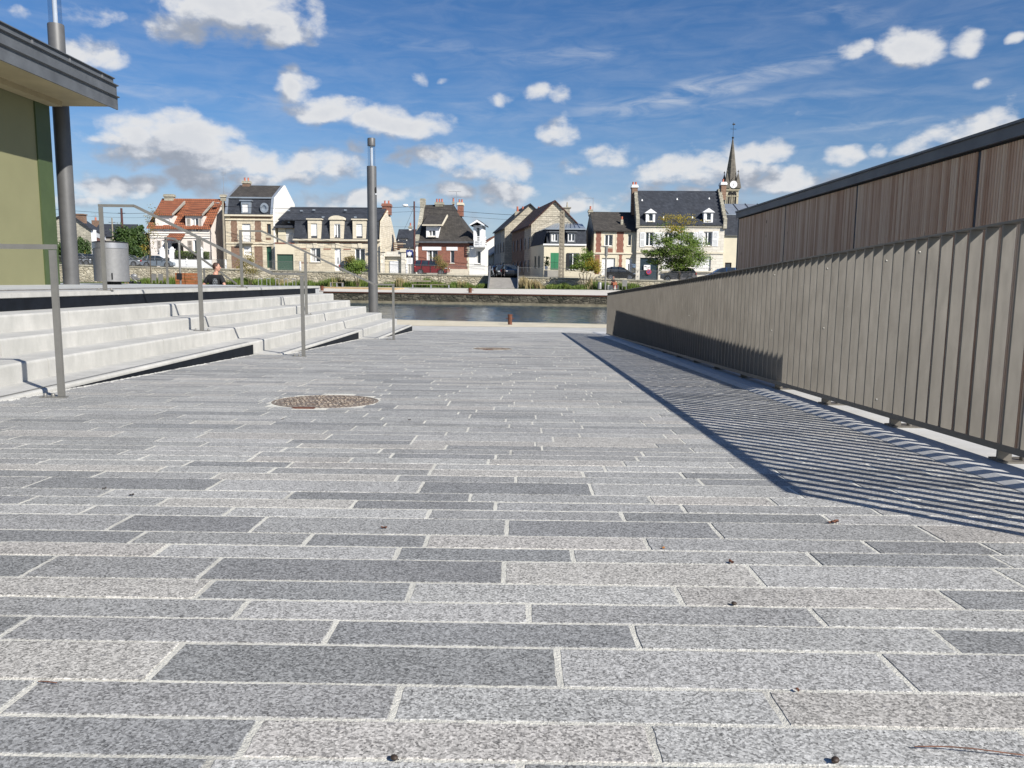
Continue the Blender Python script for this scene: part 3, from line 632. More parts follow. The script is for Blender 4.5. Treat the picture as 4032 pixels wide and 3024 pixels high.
# ------------------------------------------------------------------ slatted railing on the right
FX = 2.1; TOPZ = lambda y: .399-.0342*y; BOTZ = lambda y: -.587-.0342*y+.027
F0, F1 = 1.75, 18.9
r = thing('slatted_railing', 'long taupe metal railing of close vertical flat slats beside the paving', 'railing', (FX, 10, GZ(10)))
b = MB(); b.add([(x, y, TOPZ(y)+z) for y in (F0, F1) for x, z in ((FX-.004, -.010), (FX+.063, -.010), (FX+.063, 0), (FX-.004, 0))], [(0, 1, 2, 3), (7, 6, 5, 4), (0, 4, 5, 1), (1, 5, 6, 2), (2, 6, 7, 3), (3, 7, 4, 0)]); b.build('top_rail', M_fence, r)
b = MB(); b.add([(x, y, BOTZ(y)+z) for y in (F0, F1) for x, z in ((FX-.006, -.030), (FX+.063, -.030), (FX+.063, -.018), (FX-.006, 0))], [(0, 1, 2, 3), (7, 6, 5, 4), (0, 4, 5, 1), (1, 5, 6, 2), (2, 6, 7, 3), (3, 7, 4, 0)]); b.build('bottom_rail', M_fence, r)
pitch = .125; ns = int((F1-F0)/pitch); rest = MB(); sl = []
for i in range(ns+1):
    y = F0+i*pitch
    b = MB(Matrix.Translation((FX, y, 0)) @ Matrix.Rotation(random.uniform(-.012, .012), 4, 'Z'))
    b.box(0, .054, -.006, .006, BOTZ(y)-.014, TOPZ(y)-.011)
    if y < 3.0 or i > ns-27 and i % 2 == 2: pass
    sl.append((y, b))
vis = [s for s in sl if s[0] >= 3.05][:100]; oth = [s for s in sl if s not in vis]
for y, b in vis: b.build('slat', M_fence, r)
for y, b in oth: rest.v, o_ = rest.v+b.v, len(rest.v); rest.f += [[i+o_ for i in f] for f in b.f]
tag(rest.build('slat', M_fence, r), kind='stuff')
for i in range(17):
    y = 2.39+i
    if y > F1-.2: y = F1-.05
    zb = GZ(y)+.022; b = MB()
    b.box(FX-.005, FX+.058, y-.005, y+.005, zb+.008, BOTZ(y)-.02); p_ = b.build('foot_bracket', M_fence, r)
    pl = [(FX-.008, -.05), (FX+.18, -.055), (FX+.232, -.02), (FX+.232, .03), (FX+.18, .06), (FX-.008, .055)]
    b = MB(); b.prism([(x, y+d) for x, d in pl], zb, zb+.010, 'z'); b.build('base_plate', M_fence, p_)
    for dx in (.10, .175):
        b = MB(); b.lathe((FX+dx, y-.015, zb+.010), [(.014, 0), (.014, .012), (.010, .024), (.004, .029)], 12); b.build('bolt', M_fence, p_, smooth=True)
for (y, tz) in ((5.55, .86), (4.65, .86), (4.65, .05), (5.55, .45), (6.6, .86), (6.6, .4), (9.9, .5), (4.2, .88)):
    z = BOTZ(y)+tz; k = round((y-F0)/pitch); yy = F0+k*pitch
    b = MB(Matrix.Translation((FX+.018, yy-.005, z)) @ Matrix.Rotation(PI/2, 4, 'X')); b.lathe((0, 0, 0), [(.0065, 0), (.006, .003), (.002, .005)], 10); b.build('screw', M_rail, r, smooth=True)
# ------------------------------------------------------------------ wood clad shed behind the railing
WX = 4.12; W0, W1 = 4.55, 15.15
r = thing('larch_clad_shed', 'low flat roofed shed clad in weathered vertical wood battens behind the railing', 'building', (6, 10, -1.2))
b = MB(); b.box(WX+.06, 9, W0, W1-.01, -1.9, 1.2); b.build('core_wall', M_zinc, r)
seams = [W0]+[v for v in (4.76, 7.33, 9.91, 12.52)]+[W1]
for a, c in zip(seams, seams[1:]):
    if c-a < .4: a_ = a
    b = MB(); n = max(1, round((c-a-.05)/.0403)); pw = (c-a-.05)/n
    for i in range(n):
        y = a+.025+i*pw; h = pw*.76
        b.prism([(WX+.045, y), (WX+.006, y+.001), (WX, y+.006), (WX, y+h-.006), (WX+.006, y+h-.001), (WX+.045, y+h)], -2.04, 1.205, 'z')
    o = b.build('cladding_panel', M_wood, r, fixn=False); b = MB(); b.box(WX+.038, WX+.055, a+.02, c-.02, -2.04, 1.2); b.build('groove_shade_sheet', M_hole, o)  # near-black sheet paints the shade in the grooves between battens
for s_ in seams[1:-1]: b = MB(); b.box(WX+.012, WX+.06, s_-.022, s_+.022, -1.88, 1.21); b.build('seam_strip', mat('dark_blue_grey_trim', (.035, .042, .055), .6), r)
b = MB(); b.box(WX+.0, 9, W1-.01, W1+.05, -1.88, 1.2); b.build('end_cladding', M_zinc, r)
b = MB(); b.prism([(WX-.05, 1.225), (WX-.05, 1.325), (WX-.07, 1.33), (WX-.07, 1.352), (WX+1, 1.40), (9.3, 1.40), (9.3, 1.225)], W0-.2, W1+.02, 'y'); b.build('roof', M_zinc, r)
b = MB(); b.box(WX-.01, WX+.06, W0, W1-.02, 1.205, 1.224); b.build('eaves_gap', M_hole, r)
# ------------------------------------------------------------------ manhole covers, bollard, debris
def f_man(n, p, co):
    s = n.n('ShaderNodeSeparateXYZ'); n.set(s.inputs[0], co)
    br = n.n('ShaderNodeTexBrick'); n.set(br.inputs['Vector'], n.map(co, (1, 1, 1), rot=(0, 0, .5))); br.inputs['Scale'].default_value = 1; br.inputs['Brick Width'].default_value = .05; br.inputs['Row Height'].default_value = .022; br.inputs['Mortar Size'].default_value = .004
    f = n.noise(co, 12, 5, .7)
    n.set(p.inputs['Base Color'], n.mix(br.outputs['Fac'], n.ramp(f, [(.35, (.22, .175, .14)), (.6, (.36, .31, .25))]), (.09, .065, .05)))
    p.inputs['Roughness'].default_value = .6; p.inputs['Specular IOR Level'].default_value = .2; bumpn(n, p, n.m('SUBTRACT', 1, br.outputs['Fac']), 1, .01)
M_man = mat('cast_iron_cover', (1, 1, 1), fn=f_man)
for (x, y, rr, lb) in ((-1.335, 5.40, .35, 'larger round cast iron manhole cover in the near left of the paving'), (-.405, 12.25, .295, 'smaller looking round manhole cover farther down the paving towards the water')):
    r = thing('manhole_cover', lb, 'manhole cover', (x, y, GZ(y)), 0, 'round manhole covers')
    T = Matrix.Translation((x, y, GZ(y))) @ Matrix.Rotation(-GB, 4, 'X')
    b = MB(T); b.lathe((0, 0, 0), [(rr+.012, -.02), (rr+.012, .001), (rr-.008, .003), (rr-.010, -.02)], 56); b.build('frame', M_man, r, smooth=True)
    b = MB(T); b.lathe((0, 0, 0), [(rr-.016, -.02), (rr-.016, .0008)], 56)
    for i in range(230):
        a = random.uniform(0, 2*PI); q = math.sqrt(random.random())*(rr-.045); px, py = math.cos(a)*q, math.sin(a)*q; th = random.choice([.5, .5, 2.07])
        T2 = Matrix.Translation((px, py, 0)) @ Matrix.Rotation(th, 4, 'Z'); vs = [T2 @ Vector(v) for v in ((-.02, -.006, -.004), (.02, -.006, -.004), (.02, .006, -.004), (-.02, .006, -.004), (-.018, -.005, .004), (.018, -.005, .004), (.018, .005, .004), (-.018, .005, .004))]
        b.add(vs, [(4, 5, 6, 7), (0, 1, 5, 4), (1, 2, 6, 5), (2, 3, 7, 6), (3, 0, 4, 7)])
    b.build('lid', M_man, r)
    b = MB(T); b.box(-.13, .02, -rr-.05, -rr+.012, -.01, .004); b.build('hinge', M_rust, r, bevel=.004)
def boll(label, x, y, z, h, rr):
    r = thing('mooring_bollard', label, 'bollard', (x, y, z), 0, 'rusty mooring bollards')
    b = MB(); b.lathe((x, y, z), [(rr*1.15, 0), (rr, .02), (rr, h*.86), (rr*1.2, h*.88), (rr*1.2, h), (rr*.4, h*1.02)], 24); b.build('stem', M_rust, r, smooth=True)
    b = MB(); b.cyl((x-rr*2, y, z+h*.6), (x+rr*2, y, z+h*.6), rr*.22, n=10); b.build('crossbar', M_rust, r, smooth=True)
p_ = atZ(2008, 1278, -1.28); boll('rusty iron bollard with crossbar on the near quay edge', p_.x, p_.y, -1.277, .30, .062)
for i, (u, v) in enumerate(((1851, 1151), (1268, 1141))):
    p_ = atZ(u, v, -1.1); q = EF(p_.x)+1.0; x = atY(u, v, q).x
    boll(('rusty bollard on the far quay opposite the paving', 'rusty bollard on the far quay seen past the right end of the steps')[i], x, q, -1.15, .5, .16)
M_leaf = mat('dead_leaf', (.13, .05, .025), .7, var=.5, vs=40); M_leafo = mat('orange_leaf', (.5, .2, .04), .7); M_nut = mat('dark_pod', (.035, .022, .014), .6)
def leaf(u, v, s, m, label, kind='leaf'):
    d = ray(u, v); t = GA/(-d.z-GB*d.y); p = d*t; x, y = p.x, p.y
    T = Matrix.Translation((x, y, GZ(y)+.002)) @ Matrix.Rotation(random.uniform(0, 6) if kind != 'twig' else -.12, 4, 'Z')
    b = MB(T); s = s*(.72 if kind == 'pod' else .85 if kind == 'leaf' else 1)
    if kind == 'leaf':
        n = 9; pts = []
        for i in range(n): a = 2*PI*i/n; q = s*(1 if i % 2 else .62); pts.append((math.cos(a)*q, math.sin(a)*q*.6, abs(math.sin(a*1.5))*s*.35+.001))
        b.add(pts+[(0, 0, .002)], [(i, (i+1) % n, n) for i in range(n)]); nm = 'fallen_leaf'
        b.add([(px, py, pz+.0012) for px, py, pz in pts]+[(0, 0, .004)], [(i, (i+1) % n, n) for i in range(n)])
    elif kind == 'twig':
        pts = [(-s+2*s*i/6, .02*s*math.sin(i), .003+s*.05*math.sin(PI*i/6)) for i in range(7)]; b.tube(pts, .0010, 6); nm = 'twig'
    else: b.ell((0, 0, s*.5), (s, s*.8, s*.62), 12, 8); b.cyl((s*.8, 0, s*.5), (s*1.5, .1*s, s*.6), s*.12); nm = 'seed_pod'
    o = b.build(nm, m, None, smooth=(kind == 'pod')); p0 = Vector((x, y, GZ(y)))
    for vv in o.data.vertices: vv.co -= p0
    o.location = p0; tag(o, label, {'leaf': 'leaf', 'twig': 'twig', 'pod': 'seed pod'}[kind], 'dry debris on the paving')
leaf(3290, 2060, .022, M_leaf, 'curled reddish leaf on the paving near the shadow of the railing')
leaf(3272, 2062, .015, M_leaf, 'small reddish scrap touching the curled leaf by the railing shadow')
leaf(2612, 2163, .010, M_leafo, 'tiny orange leaf on the paving right of the middle')
leaf(2878, 2219, .016, M_leaf, 'crumpled grey leaf on a joint below the railing shadow')
leaf(2890, 2384, .009, M_nut, 'small dark seed pod on a joint at the right of the paving', 'pod')
leaf(1552, 2995, .009, M_nut, 'dark seed pod at the bottom edge, left of the middle', 'pod')
leaf(3288, 3005, .010, M_nut, 'round seed pod at the bottom edge on the right', 'pod')
leaf(3140, 2725, .009, M_leaf, 'small dark scrap on a joint in the lower right of the paving')
leaf(3830, 2970, .085, M_leaf, 'thin reddish twig at the lower right corner', 'twig')
leaf(410, 1928, .014, M_nut, 'left one of two dark scraps on the paving at the left')
leaf(518, 1953, .015, M_nut, 'right one of two dark scraps on the paving at the left')
leaf(1512, 2083, .014, M_leaf, 'brown scrap on a dark sett left of the middle')
leaf(1612, 1656, .016, M_nut, 'dark scrap on the paving to the right below the near manhole cover')
leaf(1112, 1653, .014, M_nut, 'dark scrap on the paving just below the near manhole cover')
leaf(188, 2696, .018, M_leaf, 'thin red twig lying in a joint at the lower left', 'twig')
# ------------------------------------------------------------------ far bank: quay wall, promenade, grass, wall, street
cop = lambda x: .58-.0165*x if x < 60 else -.41       # street level along the wall
X0, X1 = -130, 110
def strip(name, fa, za, fb, zb, m, n=24):
    b = MB()
    for i in range(n):
        x, x2 = X0+(X1-X0)*i/n, X0+(X1-X0)*(i+1)/n
        b.add([(x, fa(x), za(x)), (x2, fa(x2), za(x2)), (x2, fb(x2), zb(x2)), (x, fb(x), zb(x))], [(0, 1, 2, 3)])
    return struct(name, b, m)
def vstrip(fa, z0, z1, m_b, n=24, x0=X0, x1=X1, th=.6):
    b = m_b
    for i in range(n):
        x, x2 = x0+(x1-x0)*i/n, x0+(x1-x0)*(i+1)/n
        b.add([(x, fa(x), z0(x)), (x2, fa(x2), z0(x2)), (x2, fa(x2), z1(x2)), (x, fa(x), z1(x)), (x, fa(x)+th, z0(x)), (x2, fa(x2)+th, z0(x2)), (x2, fa(x2)+th, z1(x2)), (x, fa(x)+th, z1(x))],
              [(0, 1, 2, 3), (5, 4, 7, 6), (3, 2, 6, 7), (1, 0, 4, 5)]+([(0, 3, 7, 4)] if i == 0 else [])+([(1, 5, 6, 2)] if i == n-1 else []))
    return b
K = lambda c: (lambda x: c)
b = vstrip(EF, K(-3), K(-1.26), MB()); o = tag(b.build('quay_wall', M_quay), 'dark mossy masonry quay wall across the water', 'wall')
b = vstrip(lambda x: EF(x)-.18, K(-3), K(-1.98), MB()); b.build('ledge', M_quayl, o)
b = vstrip(lambda x: EF(x)-.06, K(-1.26), K(-1.17), MB(), th=.5); b.build('rusty_edge_beam', M_rust, o)
strip('promenade', lambda x: EF(x)-.03, K(-1.15), lambda x: WL(x)-5.2, K(-.80), M_prom)
strip('grass_verge', lambda x: WL(x)-5.2, K(-.80), lambda x: WL(x)+.2, K(-.65), M_soil)
strip('street', lambda x: WL(x)+.3, lambda x: cop(x)-.12, lambda x: WL(x)+60, lambda x: cop(x)-.1, M_asph)
strip('pavement', lambda x: WL(x)+6.2, lambda x: cop(x)-.0, lambda x: WL(x)+12, lambda x: cop(x)+.02, M_slab)
RX0, RX1 = -3.35, -.15                         # gap in the wall for the ramp
for (a, c, lb) in ((X0, RX0, 'pale rubble stone retaining wall left of the ramp'), (RX1, X1, 'pale rubble stone retaining wall right of the ramp')):
    b = vstrip(WL, K(-1.2), lambda x: cop(x)-.16, MB(), 16, a, c, .5); o = tag(b.build('retaining_wall', M_rub), lb, 'wall', 'street retaining walls')
    b = vstrip(lambda x: WL(x)-.06, lambda x: cop(x)-.16, cop, MB(), 16, a, c, .62); b.build('coping', M_lead if False else M_stone, o)
# ramp
r = thing('access_ramp', 'concrete ramp with grey side panels climbing from the promenade to the street', 'ramp', (-1.7, 88, -.8))
b = MB(); b.add([(RX0, 86.0, -.80), (RX1, 85.7, -.80), (RX1, 90.6, .45), (RX0, 91, .47), (RX0, 86, -1.2), (RX1, 85.7, -1.2), (RX1, 90.6, -1.2), (RX0, 91, -1.2)], [(0, 1, 2, 3), (0, 4, 5, 1), (1, 5, 6, 2), (3, 7, 4, 0), (2, 6, 7, 3)]); b.build('slope', mat('ramp_concrete', (.25, .235, .21), .85, var=.15, vs=2), r)
for x in (RX0, RX1):
    b = MB(); b.prism([(85.3, -.95), (85.3, -.6), (90.9, 1.75), (90.9, -.5)], x-.05, x+.05, 'x'); b.build('side_panel', M_steel2, r)
# street railing in bays
rail_b = None
def street_rail(x0, x1, lb):
    y0 = WL(x0)+.25; r = thing('street_railing', lb, 'railing', (x0, y0, cop(x0)), 0, 'light metal street railings above the wall')
    n = max(1, round((x1-x0)/2.4)); dx = (x1-x0)/n
    for i in range(n):
        a, c = x0+i*dx, x0+(i+1)*dx; b = MB(); ya, yc = WL(a)+.25, WL(c)+.25
        b.beam((a, ya, cop(a)+1.0), (c, yc, cop(c)+1.0), .03, .035); b.beam((a, ya, cop(a)+.09), (c, yc, cop(c)+.09), .025, .03)
        for j in range(20):
            t = (j+.5)/20; x = a+(c-a)*t; y = ya+(yc-ya)*t; b.cyl((x, y, cop(x)+.09), (x, y, cop(x)+.98), .010, n=4, cap=False)
        b.build('railing_bay', M_rail, r)
for i in range(n+1 if False else 0): pass
street_rail(-62, RX0, 'slim vertical bar railing on top of the stone wall left of the ramp')
street_rail(RX1, 34, 'slim vertical bar railing on top of the stone wall right of the ramp')
# grass along the wall
b = MB(); bd = MB()
for i in range(34000):
    x = random.uniform(-48, 32)
    if RX0-.2 < x < RX1+.2: continue
    dd = random.uniform(.1, 5.0); y = WL(x)-dd; cl = math.sin(x*1.7)+math.sin(x*.63+2)+.6*math.sin(x*4.1)
    if dd > 3.9+.5*math.sin(x*2.3): continue
    h = random.uniform(.32, .74)*(1+.25*cl)
    if h < .08: h = .08
    dry = (math.sin(x*.9+1)+math.sin(x*2.7)) > 1.1 and random.random() < .5 or (RX1 < x < RX1+3 and random.random() < .8)
    if dry: h *= 1.35
    wv = random.uniform(.02, .06); a = random.uniform(0, PI); lx, ly = random.gauss(0, .12), random.gauss(0, .12)
    c_, s_ = math.cos(a)*wv, math.sin(a)*wv; t = bd if dry else b
    t.add([(x-c_, y-s_, -.82), (x+c_, y+s_, -.82), (x+lx*.6+c_*.6, y+ly*.6+s_*.6, -.8+h*.75), (x+lx, y+ly, -.75+h)], [(0, 1, 2, 3)])
tag(b.build('bank_grass', M_grass, fixn=False), 'long green grass along the foot of the stone wall', 'grass', kind='stuff')
tag(bd.build('dry_bank_grass', M_grassd, fixn=False), 'pale dry grass among the green along the wall', 'grass', kind='stuff')
# ------------------------------------------------------------------ trees
def tree(name, label, x, y, z, h, trunk_r, clusters, leafmat, n, ls, stems=1, cat='tree', group='trees and shrubs on the far bank', yb=None):
    r = thing(name, label, cat, (x, y, z), 0, group)
    rs = random.Random(int(abs(x*131+y*17)))
    b = MB(); hub = min(c[2]-c[5]*.6 for c in clusters)
    for s_ in range(stems):
        ox = (s_-(stems-1)/2)*.22
        px, pz = x+ox*.4, z
        kx = x+ox*2.0; kz = z+max(.25, (hub-z)*.9)
        b.cyl((px, y, pz), (kx, y, kz), trunk_r, trunk_r*.75, 8)
        sel = clusters if stems == 1 else clusters[s_::stems]
        topz = max(c[2] for c in sel)
        if stems == 1: b.cyl((kx, y, kz), (x, y, topz), trunk_r*.75, trunk_r*.2, 7)
        for c in sel:
            st_ = Vector((kx, y, kz)) if stems > 1 else Vector((x, y, max(kz, min(topz, c[2]-abs(c[0]-x)*.5))))
            e = Vector((c[0], c[1], c[2])); b.cyl(st_, e, trunk_r*.35, trunk_r*.1, 5)
            for q in range(5):
                e2 = e+Vector((rs.uniform(-1, 1)*c[3], rs.uniform(-1, 1)*c[4], rs.uniform(-.6, 1)*c[5]))*.85; b.cyl(e.lerp(st_, rs.random()*.4), e2, trunk_r*.12, trunk_r*.04, 4)
    b.build('trunk', M_bark, r, smooth=True)
    mats = leafmat if isinstance(leafmat, list) else [leafmat]
    vol = [c[3]*c[4]*c[5] for c in clusters]; vol = [v**.8*(c[7] if len(c) > 7 else 1) for v, c in zip(vol, clusters)]; tot = sum(vol)
    B = [MB() for _ in mats]
    for c, v in zip(clusters, vol):
        subs = [(rs.gauss(0, .45), rs.gauss(0, .45), rs.gauss(0, .42)) for _ in range(14)]
        for i in range(int(n*v/tot)):
            s_ = rs.choice(subs); sp = .24
            p = Vector((c[0]+(s_[0]+rs.gauss(0, sp))*c[3], c[1]+(s_[1]+rs.gauss(0, sp))*c[4], c[2]+(s_[2]+rs.gauss(0, sp))*c[5]))
            a = Vector((rs.gauss(0, 1), rs.gauss(0, 1), rs.gauss(0, 1))).normalized(); q = a.orthogonal().normalized(); L = ls*rs.uniform(.6, 1.3)
            t = B[c[6] if len(c) > 6 else 0]
            t.add([p-a*L, p+q*L*.5, p+a*L, p-q*L*.5], [(0, 1, 2, 3)])
    for t, m in zip(B, mats):
        if t.f: t.build('crown', m, r, fixn=False)
    return r
def cl(u, v, Y, ru, rv, ry=None, k=0, wt=1):         # a leaf cluster seen at pixel (u,v) at depth Y, half size in pixels
    p = atY(u, v, Y); s = Y/FPX; return (p.x, p.y, p.z, ru*s, ry or ru*s*.9, rv*s, k, wt)
Y = 89.0; gz = lambda u, v, Y: atY(u, v, Y)
t0 = gz(2668, 1108, 90)
tree('young_maple', 'young green tree with layered branches in front of the long stone house', t0.x, 89, -.7, 9, .11,
     [cl(2672, 1035, 89, 74, 30), cl(2598, 1000, 89, 56, 26), cl(2738, 1005, 89, 52, 30), cl(2668, 985, 89, 72, 34), cl(2728, 962, 89, 42, 26), cl(2625, 948, 89, 46, 28),
      cl(2700, 935, 89, 60, 20, None, 0, .6), cl(2660, 905, 89, 60, 24, None, 0, .3), cl(2660, 905, 89, 60, 24, None, 1, .25), cl(2690, 865, 89, 60, 20, None, 1, .25), cl(2640, 860, 89, 45, 20, None, 1, .2), cl(2540, 990, 89, 25, 7), cl(2575, 1030, 89, 35, 12), cl(2705, 1045, 89, 35, 14)], [M_lfg, M_lfy], 15000, .105)
tree('multi_stem_shrub', 'round multi stemmed shrub turning yellow between the concrete pole and the black hatchback', gz(2303, 1110, 87).x, 87, -.75, 3, .05,
     [cl(2290, 1035, 87, 42, 30), cl(2330, 1045, 87, 36, 30, None, 1), cl(2300, 1010, 87, 32, 20), cl(2262, 1052, 87, 22, 18), cl(2345, 1062, 87, 22, 16, None, 1)], [M_lfg, M_lfy], 5200, .085, 4)
tree('small_bush_tree', 'small olive green bush just left of the tall lamp column, before the cream house', gz(1408, 1100, 88).x, 88, -.7, 3, .05,
     [cl(1400, 1040, 88, 42, 24), cl(1380, 1022, 88, 22, 18, None, 1), cl(1425, 1050, 88, 26, 22), cl(1400, 1065, 88, 34, 12)], [M_lfg, M_lfo], 4200, .085, 3)
tree('thin_willow', 'wispy brown leaved sapling in front of the red car', gz(1731, 1112, 88).x, 88, -.7, 3, .035,
     [cl(1732, 1035, 88, 30, 26), cl(1720, 1015, 88, 18, 14), cl(1750, 1050, 88, 22, 16)], M_lfo, 1100, .07, 2)
tree('sparse_shrub', 'sparse pale leaved shrub seen behind the second handrail', gz(985, 1110, 90).x, 90, -.7, 3, .04,
     [cl(975, 1030, 90, 40, 30), cl(990, 1060, 90, 34, 20), cl(960, 1050, 90, 25, 18)], [M_lfo], 1300, .085, 3)
tree('bare_sapling', 'nearly bare tall sapling before the red roofed house', gz(595, 1108, 88).x, 88, -.7, 9, .06,
     [cl(590, 870, 88, 30, 50), cl(600, 930, 88, 34, 35), cl(585, 990, 88, 30, 30), cl(610, 830, 88, 26, 26)], M_lfo, 420, .09)
tree('dense_evergreen', 'big dark green tree with yellow patches left of the red roofed house', gz(520, 1040, 102).x, 102, 1.0, 8, .2,
     [cl(500, 985, 102, 55, 50), cl(545, 960, 102, 45, 45), cl(560, 1010, 102, 40, 32), cl(480, 1015, 102, 40, 30), cl(515, 935, 102, 32, 28), cl(575, 940, 102, 26, 30), cl(510, 1010, 102, 50, 28, None, 1), cl(560, 985, 102, 30, 34, None, 1)], [M_lfd, M_lfy], 30000, .17)
tree('dark_conifer', 'dark conifer behind the thick lamp column at the left', gz(300, 1040, 100).x, 100, 1.0, 6, .15,
     [cl(325, 980, 100, 24, 40), cl(312, 1000, 100, 30, 28), cl(250, 985, 100, 34, 40), cl(240, 1010, 100, 34, 24), cl(335, 1015, 100, 16, 22, None, 1)], [M_lfd, M_lfy], 12000, .13)
# ------------------------------------------------------------------ houses
ZA = (0, 640, .36166); ZB = (560, 640, .27125); ZC = (1060, 640, .27125); ZD = (1550, 700, .27125); ZE = (1900, 700, .27125); ZF = (2400, 680, .27125); ZG = (2600, 460, .27125)
class House:
    def __init__(s, name, label, z, Y, phi, xref, cat='house', group=None):
        s.z = z; s.phi = phi; s.Y = Y; u = z[0]+xref*z[2]; base = atY(u, 1060, Y); s.o = Vector((base.x, Y, 0)); s.base = cop(base.x)-.1
        s.t = Vector((math.cos(phi), -math.sin(phi), 0)); s.n = Vector((math.sin(phi), math.cos(phi), 0))
        s.T = Matrix.Translation(s.o) @ Matrix.Rotation(-phi, 4, 'Z')
        s.r = thing(name, label, cat, (s.o.x, s.o.y, s.base), -phi, group)
    def uv(s, x, y, off=0, z=None):
        z = z or s.z; d = ray(z[0]+x*z[2], z[1]+y*z[2]); q = s.o+s.n*off; k = q.dot(s.n)/d.dot(s.n); p = d*k-s.o; return p.dot(s.t), p.z
    def S(s, x, y=1100, off=0, z=None): return s.uv(x, y, off, z)[0]
    def Z(s, x, y, off=0, z=None): return s.uv(x, y, off, z)[1]
    def rect(s, x0, y0, x1, y1, off=0, z=None):
        ym, xm = (y0+y1)/2, (x0+x1)/2
        return s.uv(x0, ym, off, z)[0], s.uv(x1, ym, off, z)[0], s.uv(xm, y1, off, z)[1], s.uv(xm, y0, off, z)[1]
    def mb(s): return MB(s.T)
    def box(s, name, m, rc, y0, y1, parent=None, bevel=0):
        b = s.mb(); b.box(rc[0], rc[1], y0, y1, rc[2], rc[3]); return b.build(name, m, parent or s.r, bevel)
    def wall(s, m, s0, s1, z0, z1, holes, D, prof=None, name='wall'):
        """front face with real openings, back and end walls up to the roof profile"""
        b = s.mb(); xs = sorted({s0, s1, *[h[0] for h in holes], *[h[1] for h in holes]}); zs = sorted({z0, z1, *[h[2] for h in holes], *[h[3] for h in holes]})
        xs = [x for x in xs if s0 <= x <= s1]; zs = [z for z in zs if z0 <= z <= z1]
        for i in range(len(xs)-1):
            for j in range(len(zs)-1):
                cx_, cz_ = (xs[i]+xs[i+1])/2, (zs[j]+zs[j+1])/2
                if any(h[0] < cx_ < h[1] and h[2] < cz_ < h[3] for h in holes): continue
                b.add([(xs[i], 0, zs[j]), (xs[i+1], 0, zs[j]), (xs[i+1], 0, zs[j+1]), (xs[i], 0, zs[j+1])], [(0, 1, 2, 3)])
        for (a, c, e, f) in holes:
            e = max(e, z0); d = .28
            b.add([(a, 0, e), (c, 0, e), (c, 0, f), (a, 0, f), (a, d, e), (c, d, e), (c, d, f), (a, d, f)], [(0, 1, 5, 4), (1, 2, 6, 5), (2, 3, 7, 6), (3, 0, 4, 7)])
        pr = prof or [(0, z1), (D, z1)]
        for x in (s0, s1): b.add([(x, 0, z0)]+[(x, y, z) for y, z in pr]+[(x, D, z0)], [tuple(range(len(pr)+2))])
        b.add([(s0, D, z0), (s1, D, z0), (s1, D, pr[-1][1]), (s0, D, pr[-1][1])], [(0, 1, 2, 3)])
        return b.build(name, m, s.r, fixn=False)
    def roof(s, m, s0, s1, prof, ov=.15, th=.14, name='roof', parent=None, trim=None):
        b = s.mb(); k = len(prof); top = [(y, z+th) for y, z in prof]
        pr = list(prof)+top[::-1]; b.prism(pr, s0-ov, s1+ov, 'x'); o = b.build(name, m, parent or s.r)
        return o
    def gutter(s, s0, s1, z, m=None, y=-.25):
        b = s.mb(); b.box(s0, s1, y, y+.12, z-.08, z+.02); return b.build('gutter', m or M_zinc, s.r)
    def opening(s, rc, kind='w', par=None, y=.16):
        a, c, e, f = rc; par = par or s.r
        if kind in 'wbk':                       # casement window: frame, two leaves, dark panes
            fm = {'w': M_wpaint, 'b': M_brown, 'k': M_black}[kind]; t = min(.09, (c-a)*.12); b = s.mb()
            b.box(a, a+t, y-.05, y+.04, e, f); b.box(c-t, c, y-.05, y+.04, e, f); b.box(a+t, c-t, y-.05, y+.04, e, e+t); b.box(a+t, c-t, y-.05, y+.04, f-t, f)
            if c-a > .75: b.box((a+c)/2-t*.7, (a+c)/2+t*.7, y-.05, y+.04, e+t, f-t)
            o = b.build('window', fm, par); b = s.mb(); b.box(a+t*.5, c-t*.5, y+.045, y+.06, e+t*.5, f-t*.5); b.build('pane', M_pane, o)
            if kind == 'w' and random.random() < .6:
                b = s.mb(); wdt = (c-a)*random.uniform(.12, .3)
                b.box(a+t, a+t+wdt, y+.035, y+.043, e+t, f-t); b.build('curtain', M_curt, o)
            b = s.mb(); b.box(a-.08, c+.08, -.07, .1, e-.09, e-.002); b.build('sill', M_lead, o)
        else:
            mm = {'S': M_wpaint, 's': M_shut, 'g': M_gdoor, 'G': M_gsh, 'd': M_gdk, 'D': M_wpaint, 't': M_teal, 'B': M_brown, 'h': M_hole, 'c': M_cream}[kind]
            nm = {'S': 'roller_shutter', 's': 'roller_shutter', 'g': 'garage_door', 'G': 'shutters', 'd': 'door', 'D': 'door', 't': 'gate', 'B': 'door', 'h': 'dark_doorway', 'c': 'garage_door'}[kind]
            b = s.mb()
            if kind in 'Ssg':
                n = max(3, int((f-e)/(.1 if kind != 'g' else .22)))
                for i in range(n): z = e+(f-e)*i/n; b.prism([(y+.02, z), (y, z+.01), (y-.01, z+(f-e)/n*.9), (y+.02, z+(f-e)/n)], a, c, 'x')
                b.box(a, c, y+.02, y+.06, e, f)
            elif kind == 'G':
                m_ = (a+c)/2; b.box(a, m_-.01, -.04, 0.02, e, f); b.box(m_+.01, c, -.04, .02, e, f); b.box(a, c, y, y+.05, e, f)
            else: b.box(a, c, y, y+.06, e, f)
            o = b.build(nm, mm, par)
            if kind in 'dD':
                b = s.mb(); b.cyl((a+(c-a)*.85, y-.05, e+1.0), (a+(c-a)*.85, y, e+1.0), .035, n=8); b.build('handle', M_steel, o)
            if kind == 'D':
                b = s.mb(); b.box(a+(c-a)*.42, a+(c-a)*.58, y-.012, y-.002, e+.9, e+1.7); b.build('glazed_slot', M_pane, o)
